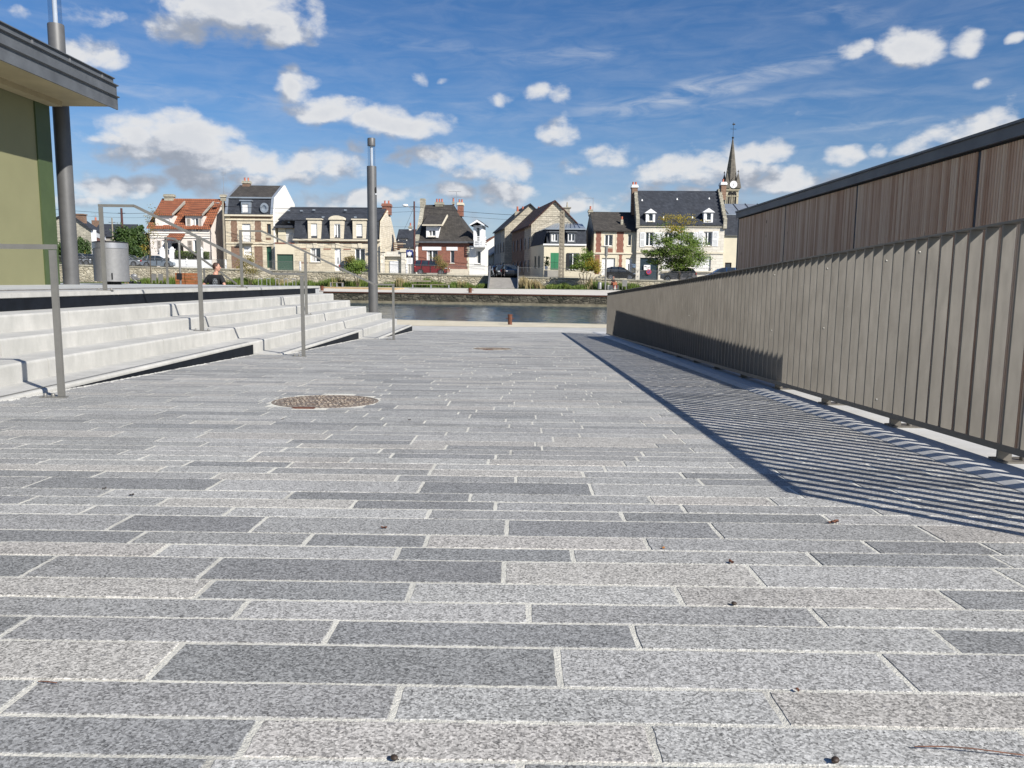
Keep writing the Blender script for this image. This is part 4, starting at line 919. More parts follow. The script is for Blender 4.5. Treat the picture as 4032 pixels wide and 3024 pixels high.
    def shutter(s, rc):
        b = s.mb(); a, c, e, f = rc; b.box(a, c, -.06, -.015, e, f); o = b.build('shutter', s.shm, s.r)
        b = s.mb(); n = 12
        for h0, h1 in ((e+.08, (e+f)/2-.05), ((e+f)/2+.05, f-.08)):
            for i in range(n): z = h0+(h1-h0)*i/n; b.add([(a+.08, -.062, z), (c-.08, -.062, z), (c-.08, -.085, z+(h1-h0)/n*.7), (a+.08, -.085, z+(h1-h0)/n*.7)], [(0, 1, 2, 3)])
        b.build('louvres', s.shm, o, fixn=False)
    shm = M_wpaint
    def quoin(s, x, z0, z1, wd=.28, m=None, step=.34, sgn=1, y=-.03):
        b = s.mb(); z = z0; i = 0
        while z < z1-.05:
            wz = wd*(1.0 if i % 2 else .62); zt = min(z+step, z1); b.box(min(x, x+sgn*wz), max(x, x+sgn*wz), y, .04, z, zt-.006); z = zt; i += 1
        return b.build('stone_quoin', m or M_lead, s.r)
    def chimney(s, rc, yy, m, pots=2, dd=.7, capm=None, par=None):
        a, c, e, f = rc; b = s.mb(); b.box(a, c, yy, yy+dd, e, f); o = b.build('chimney', m, par or s.r)
        b = s.mb(); b.box(a-.09, c+.09, yy-.09, yy+dd+.09, f-.28, f-.1); b.box(a-.04, c+.04, yy-.04, yy+dd+.04, f-.1, f+.06); b.build('cap', capm or M_stone, o)
        for i in range(pots):
            x = a+(c-a)*(i+.5)/pots; b = MB(s.T); b.lathe((x, yy+dd/2, f+.06), [(.12, 0), (.10, .35), (.13, .42)], 10); b.build('chimney_pot', M_pot, o)
        return o
    def dormer(s, rc, wr, y0, dep, fm, rm, kind='w', style='flat'):
        a, c, e, f = rc; b = s.mb(); wa, wc, we, wf = wr
        b.box(a, wa, y0, y0+dep, e, f); b.box(wc, c, y0, y0+dep, e, f); b.box(wa, wc, y0, y0+.25, wf, f); b.box(wa, wc, y0, y0+.25, e, we)
        o = b.build('dormer', fm, s.r)
        s.opening((wa, wc, we, wf), kind, o, y0+.12)
        if style == 'flat': b = s.mb(); b.box(a-.15, c+.15, y0-.15, y0+dep, f, f+.14); b.build('dormer_roof', rm, o)
        elif style == 'gable': b = s.mb(); m_ = (a+c)/2; h = (c-a)*.42; b.prism([(a-.2, f-.05), (m_, f+h), (c+.2, f-.05)], y0-.15, y0+dep+.6, 'y'); b.build('dormer_roof', rm, o)
        elif style == 'arch':
            b = s.mb(); m_ = (a+c)/2; R = (c-a)/2+.15; b.prism([(m_+R*math.cos(t), f+R*.52*math.sin(t)) for t in [PI*i/10 for i in range(11)]], y0-.15, y0+dep, 'y'); b.build('dormer_roof', rm, o)
        return o
    def balcony(s, rc, y=-.55, m=None):
        a, c, e, f = rc; b = s.mb(); b.box(a, c, y, 0, e-.12, e); o = b.build('balcony', M_lead, s.r)
        b = s.mb(); b.beam((a, y+.03, f), (c, y+.03, f), .04, .04)
        n = int((c-a)/.14)
        for i in range(n+1): x = a+(c-a)*i/n; b.beam((x, y+.03, e), (x, y+.03, f), .018, .018)
        for x in (a, c): b.beam((x, y+.03, f), (x, 0, f), .03, .03)
        b.build('balcony_railing', m or M_rail, o)
def holes_of(h, L): return [h.rect(*q[:4], 0, q[5] if len(q) > 5 else None) for q in L]
# --- house 1: red tiled roof, pinkish walls
h = House('red_roofed_house', 'pinkish white house with orange tiled roof and two wall dormers', ZB, 101, 0, 120)
S0, S1 = h.S(120, 1200), h.S(985, 1200); ze = h.Z(800, 935); D = 9.0
zr = h.Z(700, 540, D/2); zd = h.Z(740, 768)
ops = [(715, 805, 820, 1005, 'w'), (290, 1125, 385, 1300, 'w'), (745, 1125, 835, 1300, 'w'), (430, 1170, 600, 1420, 'h'), (300, 810, 400, 1000, 'S')]
lower = [h.rect(*o_[:4]) for o_ in ops[1:4]]
h.wall(M_pink, S0, S1, h.base-.5, ze, lower+[(q[0], q[1], q[2], min(q[3], ze)) for q in (h.rect(715, 935, 820, 1005), h.rect(300, 935, 400, 1000))], D, [(0, ze), (D/2, zr), (D, ze)])
for o_ in ops[1:4]: h.opening(h.rect(*o_[:4]), o_[4])
pr = [(-.35, ze-.35*(zr-ze)/(D/2)), (D/2, zr), (D+.3, ze-.3*(zr-ze)/(D/2))]
h.roof(M_tile, S0, S1, pr, .25)
for (x0, x1, ok) in ((190, 440, (300, 810, 400, 1000, 'S')), (630, 872, (715, 805, 820, 1005, 'w'))):
    a, c = h.S(x0, 850), h.S(x1, 850); wr = h.rect(*ok[:4]); b = h.mb()
    for (p, q) in ((a, wr[0]), (wr[1], c)): b.box(p, q, -.03, 3.2, ze-.1, zd)
    b.box(wr[0], wr[1], -.03, .3, wr[3], zd); o = b.build('dormer', M_pink, h.r); h.opening(wr, ok[4], o, .1)
    b = h.mb(); b.prism([(-.35, zd-.05), (-.35, zd+.1), (3.4, zd+2.05), (3.4, zd+1.7)], a-.15, c+.15, 'x'); b.build('dormer_roof', M_tile, o)
    b = h.mb(); b.prism([(-.4, zd-.05), (-.4, zd+.16), (3.4, zd+2.1), (3.4, zd+1.75)], c+.15, c+.3, 'x'); b.build('verge_board', M_grey, o)
h.shm = M_tan
for q in ((650, 805, 705, 1000), (828, 805, 865, 1000), (222, 1130, 275, 1290), (665, 1130, 728, 1290), (850, 1130, 890, 1290)): h.shutter(h.rect(*q))
b = h.mb()
for zz in (1015, 1048, 1082): z = h.Z(500, zz); b.box(S0-.05, S1+.05, -.12, .02, z-.09, z)
b.build('string_course', M_white, h.r)
a, c, e, f = h.rect(405, 1040, 625, 1140); b = h.mb(); b.prism([(-1.7, e), (-1.7, e+.12), (0, f+.1), (0, f-.1)], a, c, 'x'); o = b.build('porch_roof', M_tile, h.r)
b = h.mb(); b.box(a+.1, a+.25, -1.55, -1.4, h.base, e); b.box(c-.25, c-.1, -1.55, -1.4, h.base, e); b.build('porch_post', M_white, o)
h.chimney(h.rect(335, 470, 465, 560, D/2), D/2-.4, M_stone, 0); h.chimney(h.rect(1150, 475, 1215, 560, D/2), D/2-.4, M_stone, 0)
a = h.S(1180, 300, D/2); b = h.mb(); zt = h.Z(1175, 130, D/2); b.cyl((a, D/2, h.Z(1180, 500, D/2)), (a, D/2, zt), .03, n=6)
for i in range(4): b.cyl((a-.35, D/2, zt-.1-.15*i), (a+.35, D/2, zt-.1-.15*i), .018, n=4)
b.build('antenna', M_steel, h.r)
b = h.mb(); a = h.S(1092, 585, 2.2); b.lathe((a, 2.2, h.Z(1092, 600, 2.2)), [(.1, 0), (.3, .12), (.32, .16), (.28, .16)], 14); b.build('satellite_dish', M_wpaint, h.r)
# garage behind the alley
q = h.rect(1020, 1300, 1172, 1530, 6); b = h.mb(); b.box(S1+.02, h.S(1230, 1400, 6), 6, 9, h.base-.4, h.Z(1100, 1110, 6)); o = b.build('annex_wall', M_grey, h.r); h.opening((q[0], q[1], q[2], q[3]), 's', o, 5.93)
# its garden wall, hedge
g1 = thing('garden_wall', 'low white railed garden wall with domed pillars before the red roofed house', 'wall', (h.o.x, 97.5, h.base))
def pxw(x, y, Y, z=ZB): return atY(z[0]+x*z[2], z[1]+y*z[2], Y)
b = MB(); a, c = pxw(440, 1430, 97.5).x, pxw(1010, 1430, 97.5).x; z0 = cop(a)-.2; b.box(a, c, 97.4, 97.6, z0, pxw(700, 1410, 97.5).z); b.build('wall', M_wpaint, g1)
for x in (290, 432, 850): p = pxw(x, 1300, 97.5); b = MB(); zt = pxw(x, 1265, 97.5).z; b.box(p.x-.24, p.x+.24, 97.3, 97.78, z0, zt); b.box(p.x-.3, p.x+.3, 97.24, 97.84, zt, zt+.1); b.ell((p.x, 97.54, zt+.1), (.22, .22, .28), 10, 6); b.build('pillar', M_wpaint, g1)
b = MB()
for i in range(60): x = a+(c-a)*i/59; b.cyl((x, 97.5, z0+.5), (x, 97.5, z0+2.1), .02, n=4, cap=False)
b.build('iron_bars', M_black, g1)
def hedge(label, x0, x1, y0, y1, z0, z1, m, n, ls=.09):
    b = MB(); rs = random.Random(5)
    for i in range(n):
        p = Vector((rs.uniform(x0, x1), rs.uniform(y0, y1), rs.uniform(z0, z1)+.08*math.sin(i))); a_ = Vector((rs.gauss(0, 1), rs.gauss(0, 1), rs.gauss(0, 1))).normalized(); q = a_.orthogonal().normalized(); b.add([p-a_*ls, p+q*ls*.6, p+a_*ls, p-q*ls*.6], [(0, 1, 2, 3)])
    o = b.build('hedge', m, fixn=False); tag(o, label, 'hedge'); return o
hedge('clipped green hedge behind the white garden wall', pxw(450, 1350, 98.2).x, pxw(960, 1350, 98.2).x, 98, 98.7, cop(-40), pxw(600, 1292, 98.2).z, M_lfg, 5200)
# --- house 2: brown brick and stone with mansard and white gable
h = House('mansard_brick_house', 'tall brown brick and stone house with a dark mansard and white rendered gable', ZB, 101, 0, 1215)
S0, S1 = h.S(1215, 1100), h.S(1905, 1100); D = 9.9; z1 = h.Z(1550, 760); zb = h.Z(1550, 520, .7); zr = h.Z(1800, 345, D/2)
ops = [(1450, 890, 1575, 1150, 'S'), (1808, 890, 1868, 1042, 'b'), (1470, 1215, 1590, 1345, 'S'), (1805, 1222, 1882, 1530, 'd')]
prof = [(.0, z1), (.7, zb), (D/2, zr), (D-.7, zb), (D, z1)]
h.wall(M_ashlar, S0, S1, h.base-.5, z1, holes_of(h, ops), D, prof)
for o_ in ops: h.opening(h.rect(*o_[:4]), o_[4])
b = h.mb(); b.add([(S1+.03, -.02, h.base-.5)]+[(S1+.03, y, z+.12) for y, z in prof]+[(S1+.03, D, h.base-.5)], [tuple(range(7))]); b.add([(S1+.2, -.02, h.base+3.2)]+[(S1+.2, y, z+.14) for y, z in prof]+[(S1+.2, D, h.base-.5)], [tuple(range(7))])
nn = 7; b.f += [[i, (i+1) % nn, nn+(i+1) % nn, nn+i] for i in range(nn)]; b.build('gable_render', M_white, h.r)
h.roof(M_slate, S0+.25, S1-.3, [(.05, z1), (.7, zb)], 0, .1, 'mansard_roof'); h.roof(M_slateb, S0+.2, S1-.2, [(.6, zb), (D/2, zr), (D-.6, zb)], 0, .1)
b = h.mb(); b.box(S0+.1, S1-.1, .5, .72, zb-.02, zb+.16)
b.build('roof_break_trim', M_zincl, h.r)
for x in (S0, S1-.3): b = h.mb(); b.prism([(y-.12, z+.12) for y, z in prof[:3]]+[(y+.2, z-.2) for y, z in prof[:3]][::-1], x, x+.3, 'x'); b.build('parapet', M_zincl, h.r)
b = h.mb(); b.box(S0-.05, S1+.05, -.3, .05, z1-.18, z1+.02); b.box(S0, S1+.02, -.12, .02, h.Z(1550, 825)-.12, h.Z(1550, 825)); zz = h.Z(1550, 1165); b.box(S0, S1, -.1, .02, zz-.14, zz); b.build('cornice', M_lead, h.r)
for q in ((1275, 832, 1395, 1152), (1622, 832, 1742, 1152), (1295, 1215, 1425, 1535), (1632, 1215, 1750, 1535), (1275, 782, 1860, 806), (1795, 1090, 1868, 1125)): h.box('brick_panel', M_brickb, h.rect(*q), -.012, .03)
for x in (1275, 1395, 1622, 1742): h.quoin(h.S(x, 1000), h.Z(x, 1150), h.Z(x, 832), .14, sgn=1 if x in (1275, 1622) else -1, y=-.02)
h.balcony(h.rect(1400, 1068, 1615, 1160), -.6)
q = h.rect(1435, 560, 1575, 738, -.0); wr = h.rect(1452, 600, 1540, 732); h.dormer(q, wr, .0, 1.2, M_zincl, M_zincl, 'S')
a, c, e, f = h.rect(1712, 585, 1832, 735); b = h.mb(); cx_, cz_ = (a+c)/2, (e+f)/2
n = 24; vs = []
for rr, yy in ((1, .1), (1, -.05), (.55, -.05), (.55, .1)):
    for i in range(n): t = 2*PI*i/n; vs.append((cx_+math.cos(t)*(c-a)/2*rr, yy, cz_+math.sin(t)*(f-e)/2*rr))
b.add(vs, [(k*n+i, k*n+(i+1) % n, (k+1)*n+(i+1) % n, (k+1)*n+i) for k in range(3) for i in range(n)]); b.add([vs[3*n+i] for i in range(n)], [tuple(range(n))]); b.build('oval_window', M_zincl, h.r)
h.chimney(h.rect(1468, 275, 1570, 380, D/2), D/2-.4, M_brickb, 2)
# --- house 3: long cream stone house, mansard
h = House('long_cream_house', 'long cream stone house with dark mansard, three stone dormers and red chimney', ZC, 100, .03, 85)
S0, S1 = h.S(370, 1300), h.S(1600, 1300); D = 11.5; z1 = h.Z(900, 1118); zb = h.Z(900, 845, .6); zr = h.Z(1000, 662, D/2)
ops = [(597, 1242, 745, 1445, 'w'), (950, 1245, 1040, 1575, 'D'), (1245, 1250, 1390, 1440, 'w')]; ann = [(112, 1330, 352, 1580, 'g')]; ann2 = [(238, 965, 360, 1168, 's')]
prof = [(0, z1), (.6, zb), (D/2, zr), (D, z1)]
h.wall(M_ashlar, S0, S1, h.base-.6, z1, holes_of(h, ops), D, prof)
for o_ in ops: h.opening(h.rect(*o_[:4]), o_[4])
b = h.mb(); nn = 6
for x in (S1+.02, S1+.12): b.add([(x, -.01, h.base-.5)]+[(x, y, z-.12) for y, z in prof]+[(x, D, h.base-.5)], [tuple(range(6))])
b.f += [[i, (i+1) % nn, nn+(i+1) % nn, nn+i] for i in range(nn)]; b.build('gable_facing', M_stone2, h.r)
h.roof(M_slate, S0, S1-.15, [(-.1, z1+.02), (.6, zb)], .05, .1, 'mansard_roof')
SA = h.S(120, 850, 1); h.roof(M_slate, h.S(250, 700, D/2)+.6, S1-.1, [(.5, zb), (D/2, zr), (D+.2, z1)], .0, .12)
# annex
A0 = h.S(85, 1300); za = h.Z(250, 925, 1.2); b = h.mb(); q2 = h.rect(*ann2[0][:4], 1.2); q1 = h.rect(*ann[0][:4])
zt = h.Z(200, 1172)
b.box(A0, q1[0], 0, 9, h.base-.6, zt); b.box(q1[1], S0-.01, 0, 9, h.base-.6, zt); b.box(q1[0], q1[1], 0, 9, q1[3], zt); b.box(q1[0], q1[1], .6, 9, h.base-.6, q1[3])
b.box(A0+.05, q2[0], 1.2, 9, zt, za); b.box(q2[1], S0-.01, 1.2, 9, zt, za); b.box(q2[0], q2[1], 1.5, 9, zt, za); b.build('annex_wall', M_cream, h.r)
h.opening(q1, 'g'); h.opening((q2[0], q2[1], zt, q2[3]), 's', None, 1.36)
b = h.mb(); b.add([(A0-.35, .7, za-.1), (S0, .7, za-.1), (S0, D/2, zr), (A0+2.6, D/2, zr), (A0-.35, D, za-.1), (S0, D, za-.1), (A0-.35, .7, za-.25), (S0, .7, za-.25)], [(0, 1, 2, 3), (0, 3, 4), (3, 2, 5, 4), (6, 7, 1, 0)]); b.build('annex_roof', M_slate, h.r, fixn=False)
b = h.mb(); b.beam((A0, .05, zt+1.0), (S0, .05, zt+1.0), .04, .04)
for i in range(26): x = A0+(S0-A0)*i/25; b.beam((x, .05, zt), (x, .05, zt+1), .015, .015)
b.build('balcony_railing', M_rail, h.r)
b = h.mb(); b.box(A0-.02, S0, -.06, .02, zt-.05, zt+.1); b.build('brick_band', M_brick, h.r)
b = h.mb(); b.box(S0-.1, S1+.15, -.38, .02, z1-.16, z1+.03); b.build('cornice', M_lead, h.r)
for q in ((430, 1153, 1440, 1168), (430, 1246, 540, 1260), (790, 1248, 897, 1264), (1080, 1252, 1187, 1266), (430, 1450, 560, 1462)): h.box('brick_band', M_brick, h.rect(*q), -.02, .03)
h.box('brick_band', M_brick, (S0+.9, S1-.3, h.Z(900, 1168), h.Z(900, 1153)), -.024, -.021)
for (x0, x1, x2, x3, y0, kd, stl, top) in ((565, 752, 610, 700, 885, 'S', 'flat', 830), (885, 1082, 948, 1036, 892, 'w', 'arch', 832), (1215, 1405, 1268, 1356, 892, 'S', 'flat', 835)):
    h.dormer(h.rect(x0, top, x1, 1105), h.rect(x2, y0, x3, 1098), -.12, 1.2, M_lead, M_lead, kd, stl)
for (x0, x1) in ((545, 790), (910, 1075), (1195, 1440)):
    q = h.rect(x0, 1170, x1, 1238); b = h.mb(); b.box(q[0], q[1], -.03, .03, q[2], q[3]-.1); m_ = (q[0]+q[1])/2; b.prism([(m_-.18, q[2]-.03), (m_+.18, q[2]-.03), (m_+.26, q[3]), (m_-.26, q[3])], -.1, .0, 'y'); b.build('lintel', M_lead, h.r)
h.chimney(h.rect(1648, 605, 1760, 760, D/2), D/2-.5, M_brick, 2, 1.4, M_brick)
for (x, y) in ((290, 698), (475, 702), (655, 690), (1113, 692), (298, 867), (790, 793), (1258, 795)):
    oo = 3.6 if y < 750 else 1.6
    a, z = h.uv(x, y, oo); b = h.mb(); b.box(a-.14, a+.14, oo-.35, oo, z-.1, z+.08); b.build('roof_vent', M_zincl, h.r)
# low wall with garage between houses
h2 = House('garage_with_stone_pillars', 'low pale stone garage front with corniced pillars right of the cream house', ZC, 100, .08, 1600)
ops = [(1670, 1362, 1926, 1620, 'c')]; zt = h2.Z(1800, 1290)
h2.wall(M_ashw, h2.S(1605), h2.S(2112), h2.base-.5, zt, holes_of(h2, ops), 5)
q = h2.rect(*ops[0][:4]); h2.box('inner_wall', M_cream, (q[0], q[1], h2.base-.5, q[3]), .4, .5); q = h2.rect(1742, 1428, 1872, 1620); h2.opening(q, 'S', None, .3)
for x0, x1 in ((1590, 1690), (1905, 1995)):
    q = h2.rect(x0, 1250, x1, 1300); h2.box('pillar_cap', M_lead, q, -.25, .5); q = h2.rect(x0+15, 1300, x1-15, 1600); h2.box('pillar', M_ashw, (q[0], q[1], h2.base-.4, q[3]), -.12, .1)
b = h2.mb(); a, c, e, f = h2.rect(1785, 1165, 1930, 1292)
for i in range(6): z = e+(f-e)*i/5; b.box(a, c, .6, .64, z-.05, z+.05)
b.box(a, a+.08, .55, .6, e, f); b.beam((a, .5, f-.6), (a+1.6, .5, e), .08, .08); b.build('timber_lattice', M_brown, h2.r)
# slate roofed house behind
h = House('slate_house_behind', 'house with a plain dark slate roof and strip dormer behind the garage front', ZC, 112, .05, 1850)
S0, S1 = h.S(1840), h.S(2160); z1 = h.Z(1980, 1230); zr = h.Z(1980, 982, 3)
h.wall(M_white, S0, S1, h.base-.5, z1, [], 7, [(0, z1), (3, zr), (7, z1)]); h.roof(M_slate, S0, S1, [(-.2, z1-.1), (3, zr), (7, z1)], .2)
h.dormer(h.rect(1872, 1105, 2003, 1190, 1.0), h.rect(1885, 1118, 1992, 1180, 1.0), .9, 1.2, M_white, M_slate, 'w'); h.chimney(h.rect(2032, 925, 2066, 1010, 3), 2.8, M_white, 1, .5)
# --- house 5: dark red brick with big bell shaped roof
h = House('red_brick_house', 'dark red brick house with tall steep weathered roof and white balcony bay', ZD, 99, .10, 355)
S0, S1, S2 = h.S(355, 1100), h.S(1097, 1100), h.S(1322, 1100); D = 9; z1 = h.Z(700, 925); zr = h.Z(650, 392, D/2)
ops = [(478, 1048, 640, 1222, 'w'), (822, 1048, 880, 1238, 'w')]; opb = [(1187, 1058, 1265, 1248, 'w')]
h.wall(M_brick, S0, S1, h.base-.5, z1, holes_of(h, ops), D)
for o_ in ops+opb: h.opening(h.rect(*o_[:4]), o_[4])
b_ = h.wall(M_white, S1, S2, h.base-.5, h.Z(1200, 990), holes_of(h, opb), 3.0, name='bay_wall')
R0_, R1_ = h.S(435, 392, D/2), h.S(872, 392, D/2)
def rp(t): return t, t**1.35                     # flared slope
b = h.mb(); L = []; n = 7
for i in range(n+1):
    t = i/n; zz = z1+(zr-z1)*(t**1.22); yy = -.35+(D/2+.35)*t; xl = S0-.1; xr = (h.S(1215, 915)+.1)*(1-t)+R1_*t-(0 if t in (0, 1) else 0)
    xr = R1_+(h.S(1205, 915)-R1_)*((1-t)**1.05); L.append((xl+(R0_-S0)*t*.9, xr, yy, zz))
for sgn in (0, 1):
    for (a, c) in zip(L, L[1:]):
        y0, y1 = (a[2], c[2]) if not sgn else (D-a[2], D-c[2]); b.add([(a[0], y0, a[3]), (a[1], y0, a[3]), (c[1], y1, c[3]), (c[0], y1, c[3])], [(0, 1, 2, 3)])
for (a, c) in zip(L, L[1:]):
    for k in (0, 1): b.add([(a[k], a[2], a[3]), (a[k], D-a[2], a[3]), (c[k], D-c[2], c[3]), (c[k], c[2], c[3])], [(0, 1, 2, 3)])
b.add([(L[0][0], L[0][2], L[0][3]), (L[0][1], L[0][2], L[0][3]), (L[0][1], D-L[0][2], L[0][3]), (L[0][0], D-L[0][2], L[0][3])], [(0, 1, 2, 3)])
ro = b.build('roof', M_slateb, h.r, fixn=False)
b = h.mb(); pr = []
for i in range(n+1): a = L[i]; pr.append(a)
for (a, c) in zip(L, L[1:]):
    b.add([(a[0]-.25, a[2]-.05, a[3]-.4), (a[0]+.25, a[2]-.05, a[3]-.4), (a[0]+.25, a[2]-.05, a[3]+.25), (a[0]-.25, a[2]-.05, a[3]+.25), (c[0]-.25, c[2]-.05, c[3]-.4), (c[0]+.25, c[2]-.05, c[3]-.4), (c[0]+.25, c[2]-.05, c[3]+.25), (c[0]-.25, c[2]-.05, c[3]+.25)],
          [(0, 1, 2, 3), (4, 5, 6, 7), (0, 1, 5, 4), (1, 2, 6, 5), (2, 3, 7, 6), (3, 0, 4, 7)])
b.box(L[-1][0]-.3, L[-1][0]+.3, D/2-.5, D/2+.3, zr-.5, zr+.75); b.build('stone_parapet', M_stone, h.r)
b = h.mb(); b.box(S0-.2, S1+1.2, -.42, .02, z1-.2, z1+.02); b.build('eaves', M_zinc, h.r)
b = h.mb(); b.box(S0-.02, S0+.0, -.05, .3, h.base, z1); h.box('corner_render', M_white, (h.S(322), S0, h.base-.4, z1), -.02, 3)
for q in ((415, 1002, 692, 1052), (768, 1005, 928, 1055)): h.box('lintel', M_wpaint, h.rect(*q), -.05, .03)
h.quoin(S1, h.base, h.Z(1100, 1000), .3, M_cream, .36, -1); h.box('plinth', M_lead, h.rect(770, 1325, 1090, 1420), -.08, .03)
h.box('plinth_render', M_grey, (S0, S1, h.base-.4, h.base+.55), -.03, .02)
o = h.dormer(h.rect(470, 700, 640, 868, -.0), h.rect(500, 755, 607, 850), .1, 3, M_wpaint, M_slateb, 'w', 'none')
a, c, e, f = h.rect(435, 552, 720, 700, .5); b = h.mb(); b.prism([(-.35, e), (-.35, e+.12), (2.9, f+.3), (2.9, f+.1)], a, c, 'x'); b.build('dormer_roof', M_slateb, o); b = h.mb(); b.prism([(-.38, e-.04), (-.38, e+.16), (2.9, f+.36), (2.9, f+.1)], c, c+.13, 'x'); b.box(a, c, -.42, -.35, e-.03, e+.13); b.build('dormer_trim', M_lead, o)
# white balcony dormer on the right
a, c, e, f = h.rect(1160, 690, 1285, 990); o = h.dormer((a, c, e, f), h.rect(1195, 722, 1252, 930), -.1, 3, M_wpaint, M_slate, 'w', 'none')
b = h.mb(); m_ = (a+c)/2; zt = h.Z(1250, 622); b.prism([(a-.35, f-.1), (a-.35, f+.05), (m_, zt+.1), (c+.35, f+.05), (c+.35, f-.1), (m_, zt-.25)], -.7, 3, 'y'); b.build('dormer_roof', M_slate, o)
b = h.mb(); b.prism([(a-.38, f-.12), (a-.38, f+.03), (m_, zt+.06), (c+.38, f+.03), (c+.38, f-.12), (m_, zt-.22)], -.78, -.7, 'y'); b.build('barge_board', M_wpaint, o)
q = h.rect(1185, 850, 1345, 1000); b = h.mb(); b.box(q[0], q[1], -1.1, 0, q[2]-.1, q[2])
for i in range(5): z = q[2]+(q[3]-q[2])*(i+.5)/5; b.box(q[0], q[1], -1.1, -1.06, z-.06, z+.06); b.box(q[1]-.05, q[1], -1.1, 0, z-.06, z+.06)
for x in (q[0], q[1]-.08, (q[0]+q[1])/2): b.box(x, x+.08, -1.14, -1.06, q[2], q[3])
b.build('timber_balcony', M_wpaint, h.r)
h.chimney(h.rect(932, 368, 1005, 560, D/2), D/2-.3, M_brick, 2, 1.0, M_lead); h.chimney(h.rect(610, 362, 720, 420, D/2), D/2-.3, M_stone, 3, .6); h.chimney(h.rect(857, 350, 875, 400, D/2), D/2-.1, M_brick, 1, .3)
a = h.S(912, 300, D/2); zt = h.Z(912, 200, D/2); b = h.mb(); b.cyl((a, D/2, h.Z(912, 430, D/2)), (a, D/2, zt), .025, n=6)
for (zz, l0, l1) in ((zt, -1.0, .6), (h.Z(912, 282, D/2), -.65, .7)): b.cyl((a+l0, D/2, zz), (a+l1, D/2, zz), .018, n=5); [b.cyl((a+l0+.16*i, D/2-.25, zz), (a+l0+.16*i, D/2+.25, zz), .01, n=4) for i in range(9)]
b.build('antenna', M_steel, h.r)
# --- side street: row of shaded houses on its right side
def block(name, label, X_, Y0, Y1, xw, ze_, zr_, wm, rm, gm=None, ridge='y', cat='house'):
    """house whose long side faces the side street (towards -X), gable towards the river"""
    r = thing(name, label, cat, (X_, Y0, cop(X_)), 0, 'row of houses along the side street'); dx = -(Y1-Y0)*.17
    f = lambda x, t: x+dx*t
    b = MB(); xa, xb = X_, X_+xw; xm = (xa+xb)/2; z0 = cop(X_)-.3
    b.add([(xa, Y0, z0), (xb, Y0, z0), (xb, Y0, ze_), (xm, Y0, zr_), (xa, Y0, ze_), (f(xa, 1), Y1, z0), (f(xb, 1), Y1, z0), (f(xb, 1), Y1, ze_), (f(xm, 1), Y1, zr_), (f(xa, 1), Y1, ze_)],
          [(0, 1, 2, 3, 4), (5, 9, 8, 7, 6), (1, 6, 7, 2), (0, 4, 9, 5)]); b.build('wall', gm or wm, r)
    b = MB(); k = .3; sl_ = (zr_-ze_)/(xw/2)
    b.add([(xa-k, Y0-k, ze_-k*sl_), (xm, Y0-k, zr_), (xb+k, Y0-k, ze_-k*sl_), (f(xa, 1)-k, Y1, ze_-k*sl_), (f(xm, 1), Y1, zr_), (f(xb, 1)+k, Y1, ze_-k*sl_)]+
          [(xa-k, Y0-k, ze_-k*sl_+.18), (xm, Y0-k, zr_+.18), (xb+k, Y0-k, ze_-k*sl_+.18), (f(xa, 1)-k, Y1, ze_-k*sl_+.18), (f(xm, 1), Y1, zr_+.18), (f(xb, 1)+k, Y1, ze_-k*sl_+.18)],
          [(0, 1, 4, 3), (1, 2, 5, 4), (6, 9, 10, 7), (7, 10, 11, 8), (0, 6, 7, 1), (1, 7, 8, 2), (3, 4, 10, 9), (4, 5, 11, 10), (0, 3, 9, 6), (2, 8, 11, 5)]); b.build('roof', rm, r)
    # facade towards the street
    b = MB(); b.add([(xa-.03, Y0+.3, z0), (f(xa, 1)-.03, Y1-.1, z0), (f(xa, 1)-.03, Y1-.1, ze_), (xa-.03, Y0+.3, ze_)], [(0, 1, 2, 3)]); b.build('street_facade', wm, r)
    n = max(2, int((Y1-Y0)/2.6))
    for i in range(n):
        t = (i+.5)/n; y = Y0+(Y1-Y0)*t; x = f(xa, t)-.06
        for (e, hgt) in ((z0+1.0, 1.5), (z0+4.0, 1.5)):
            if e+hgt < ze_:
                b = MB(); b.box(x-.05, x+.02, y-.5, y+.5, e, e+hgt); o = b.build('window', M_shut, r); b = MB(); b.box(x-.07, x-.051, y-.4, y+.4, e+.1, e+hgt-.1); b.build('pane', M_pane, o)
    return r
r1 = block('gabled_brick_row_house', 'brick house with dark red roof and pale stone gable rising behind the corner house', 1.45, 103, 118, 6.0, 7.3, 10.2, M_brickb, M_tiled, M_gab)
b = MB(); p = pxw(1230, 440, 104, ZE); b.box(p.x-.35, p.x+.35, 104, 104.7, 7.8, p.z); b.box(p.x-.5, p.x+.5, 103.9, 104.8, p.z, p.z+.12); b.cyl((p.x, 104.35, p.z+.1), (p.x, 104.35, p.z+.8), .12, .06, 8); b.build('chimney', M_stone, r1)
# second row house: taller, pale grey
r2 = block('grey_row_house', 'grey rendered row house with slate roof, beyond the dark red roof', -2.25, 119, 130, 7.5, 7.9, 11.3, M_grey, M_slate, M_gab)
b = MB(); p = pxw(700, 490, 121, ZE); b.box(p.x-2.4, p.x+2.6, 121, 121.6, 9, p.z); b.build('chimney', M_stone, r2)
for i in range(6): b = MB(); x = p.x-2.0+i*.8; b.cyl((x, 121.3, p.z), (x, 121.3, p.z+.75), .16, .13, 8); b.build('chimney_pot', M_pot, r2)
block('low_row_house', 'low shaded house with a sloping grey roof far up the side street', -4.3, 131, 150, 6, 4.4, 6.6, M_grey, M_zinc, M_stone)
block('far_red_roof_house', 'distant house with an orange roof closing the side street', -9.5, 165, 175, 9, 6.2, 9.2, M_white, M_tile, M_white)
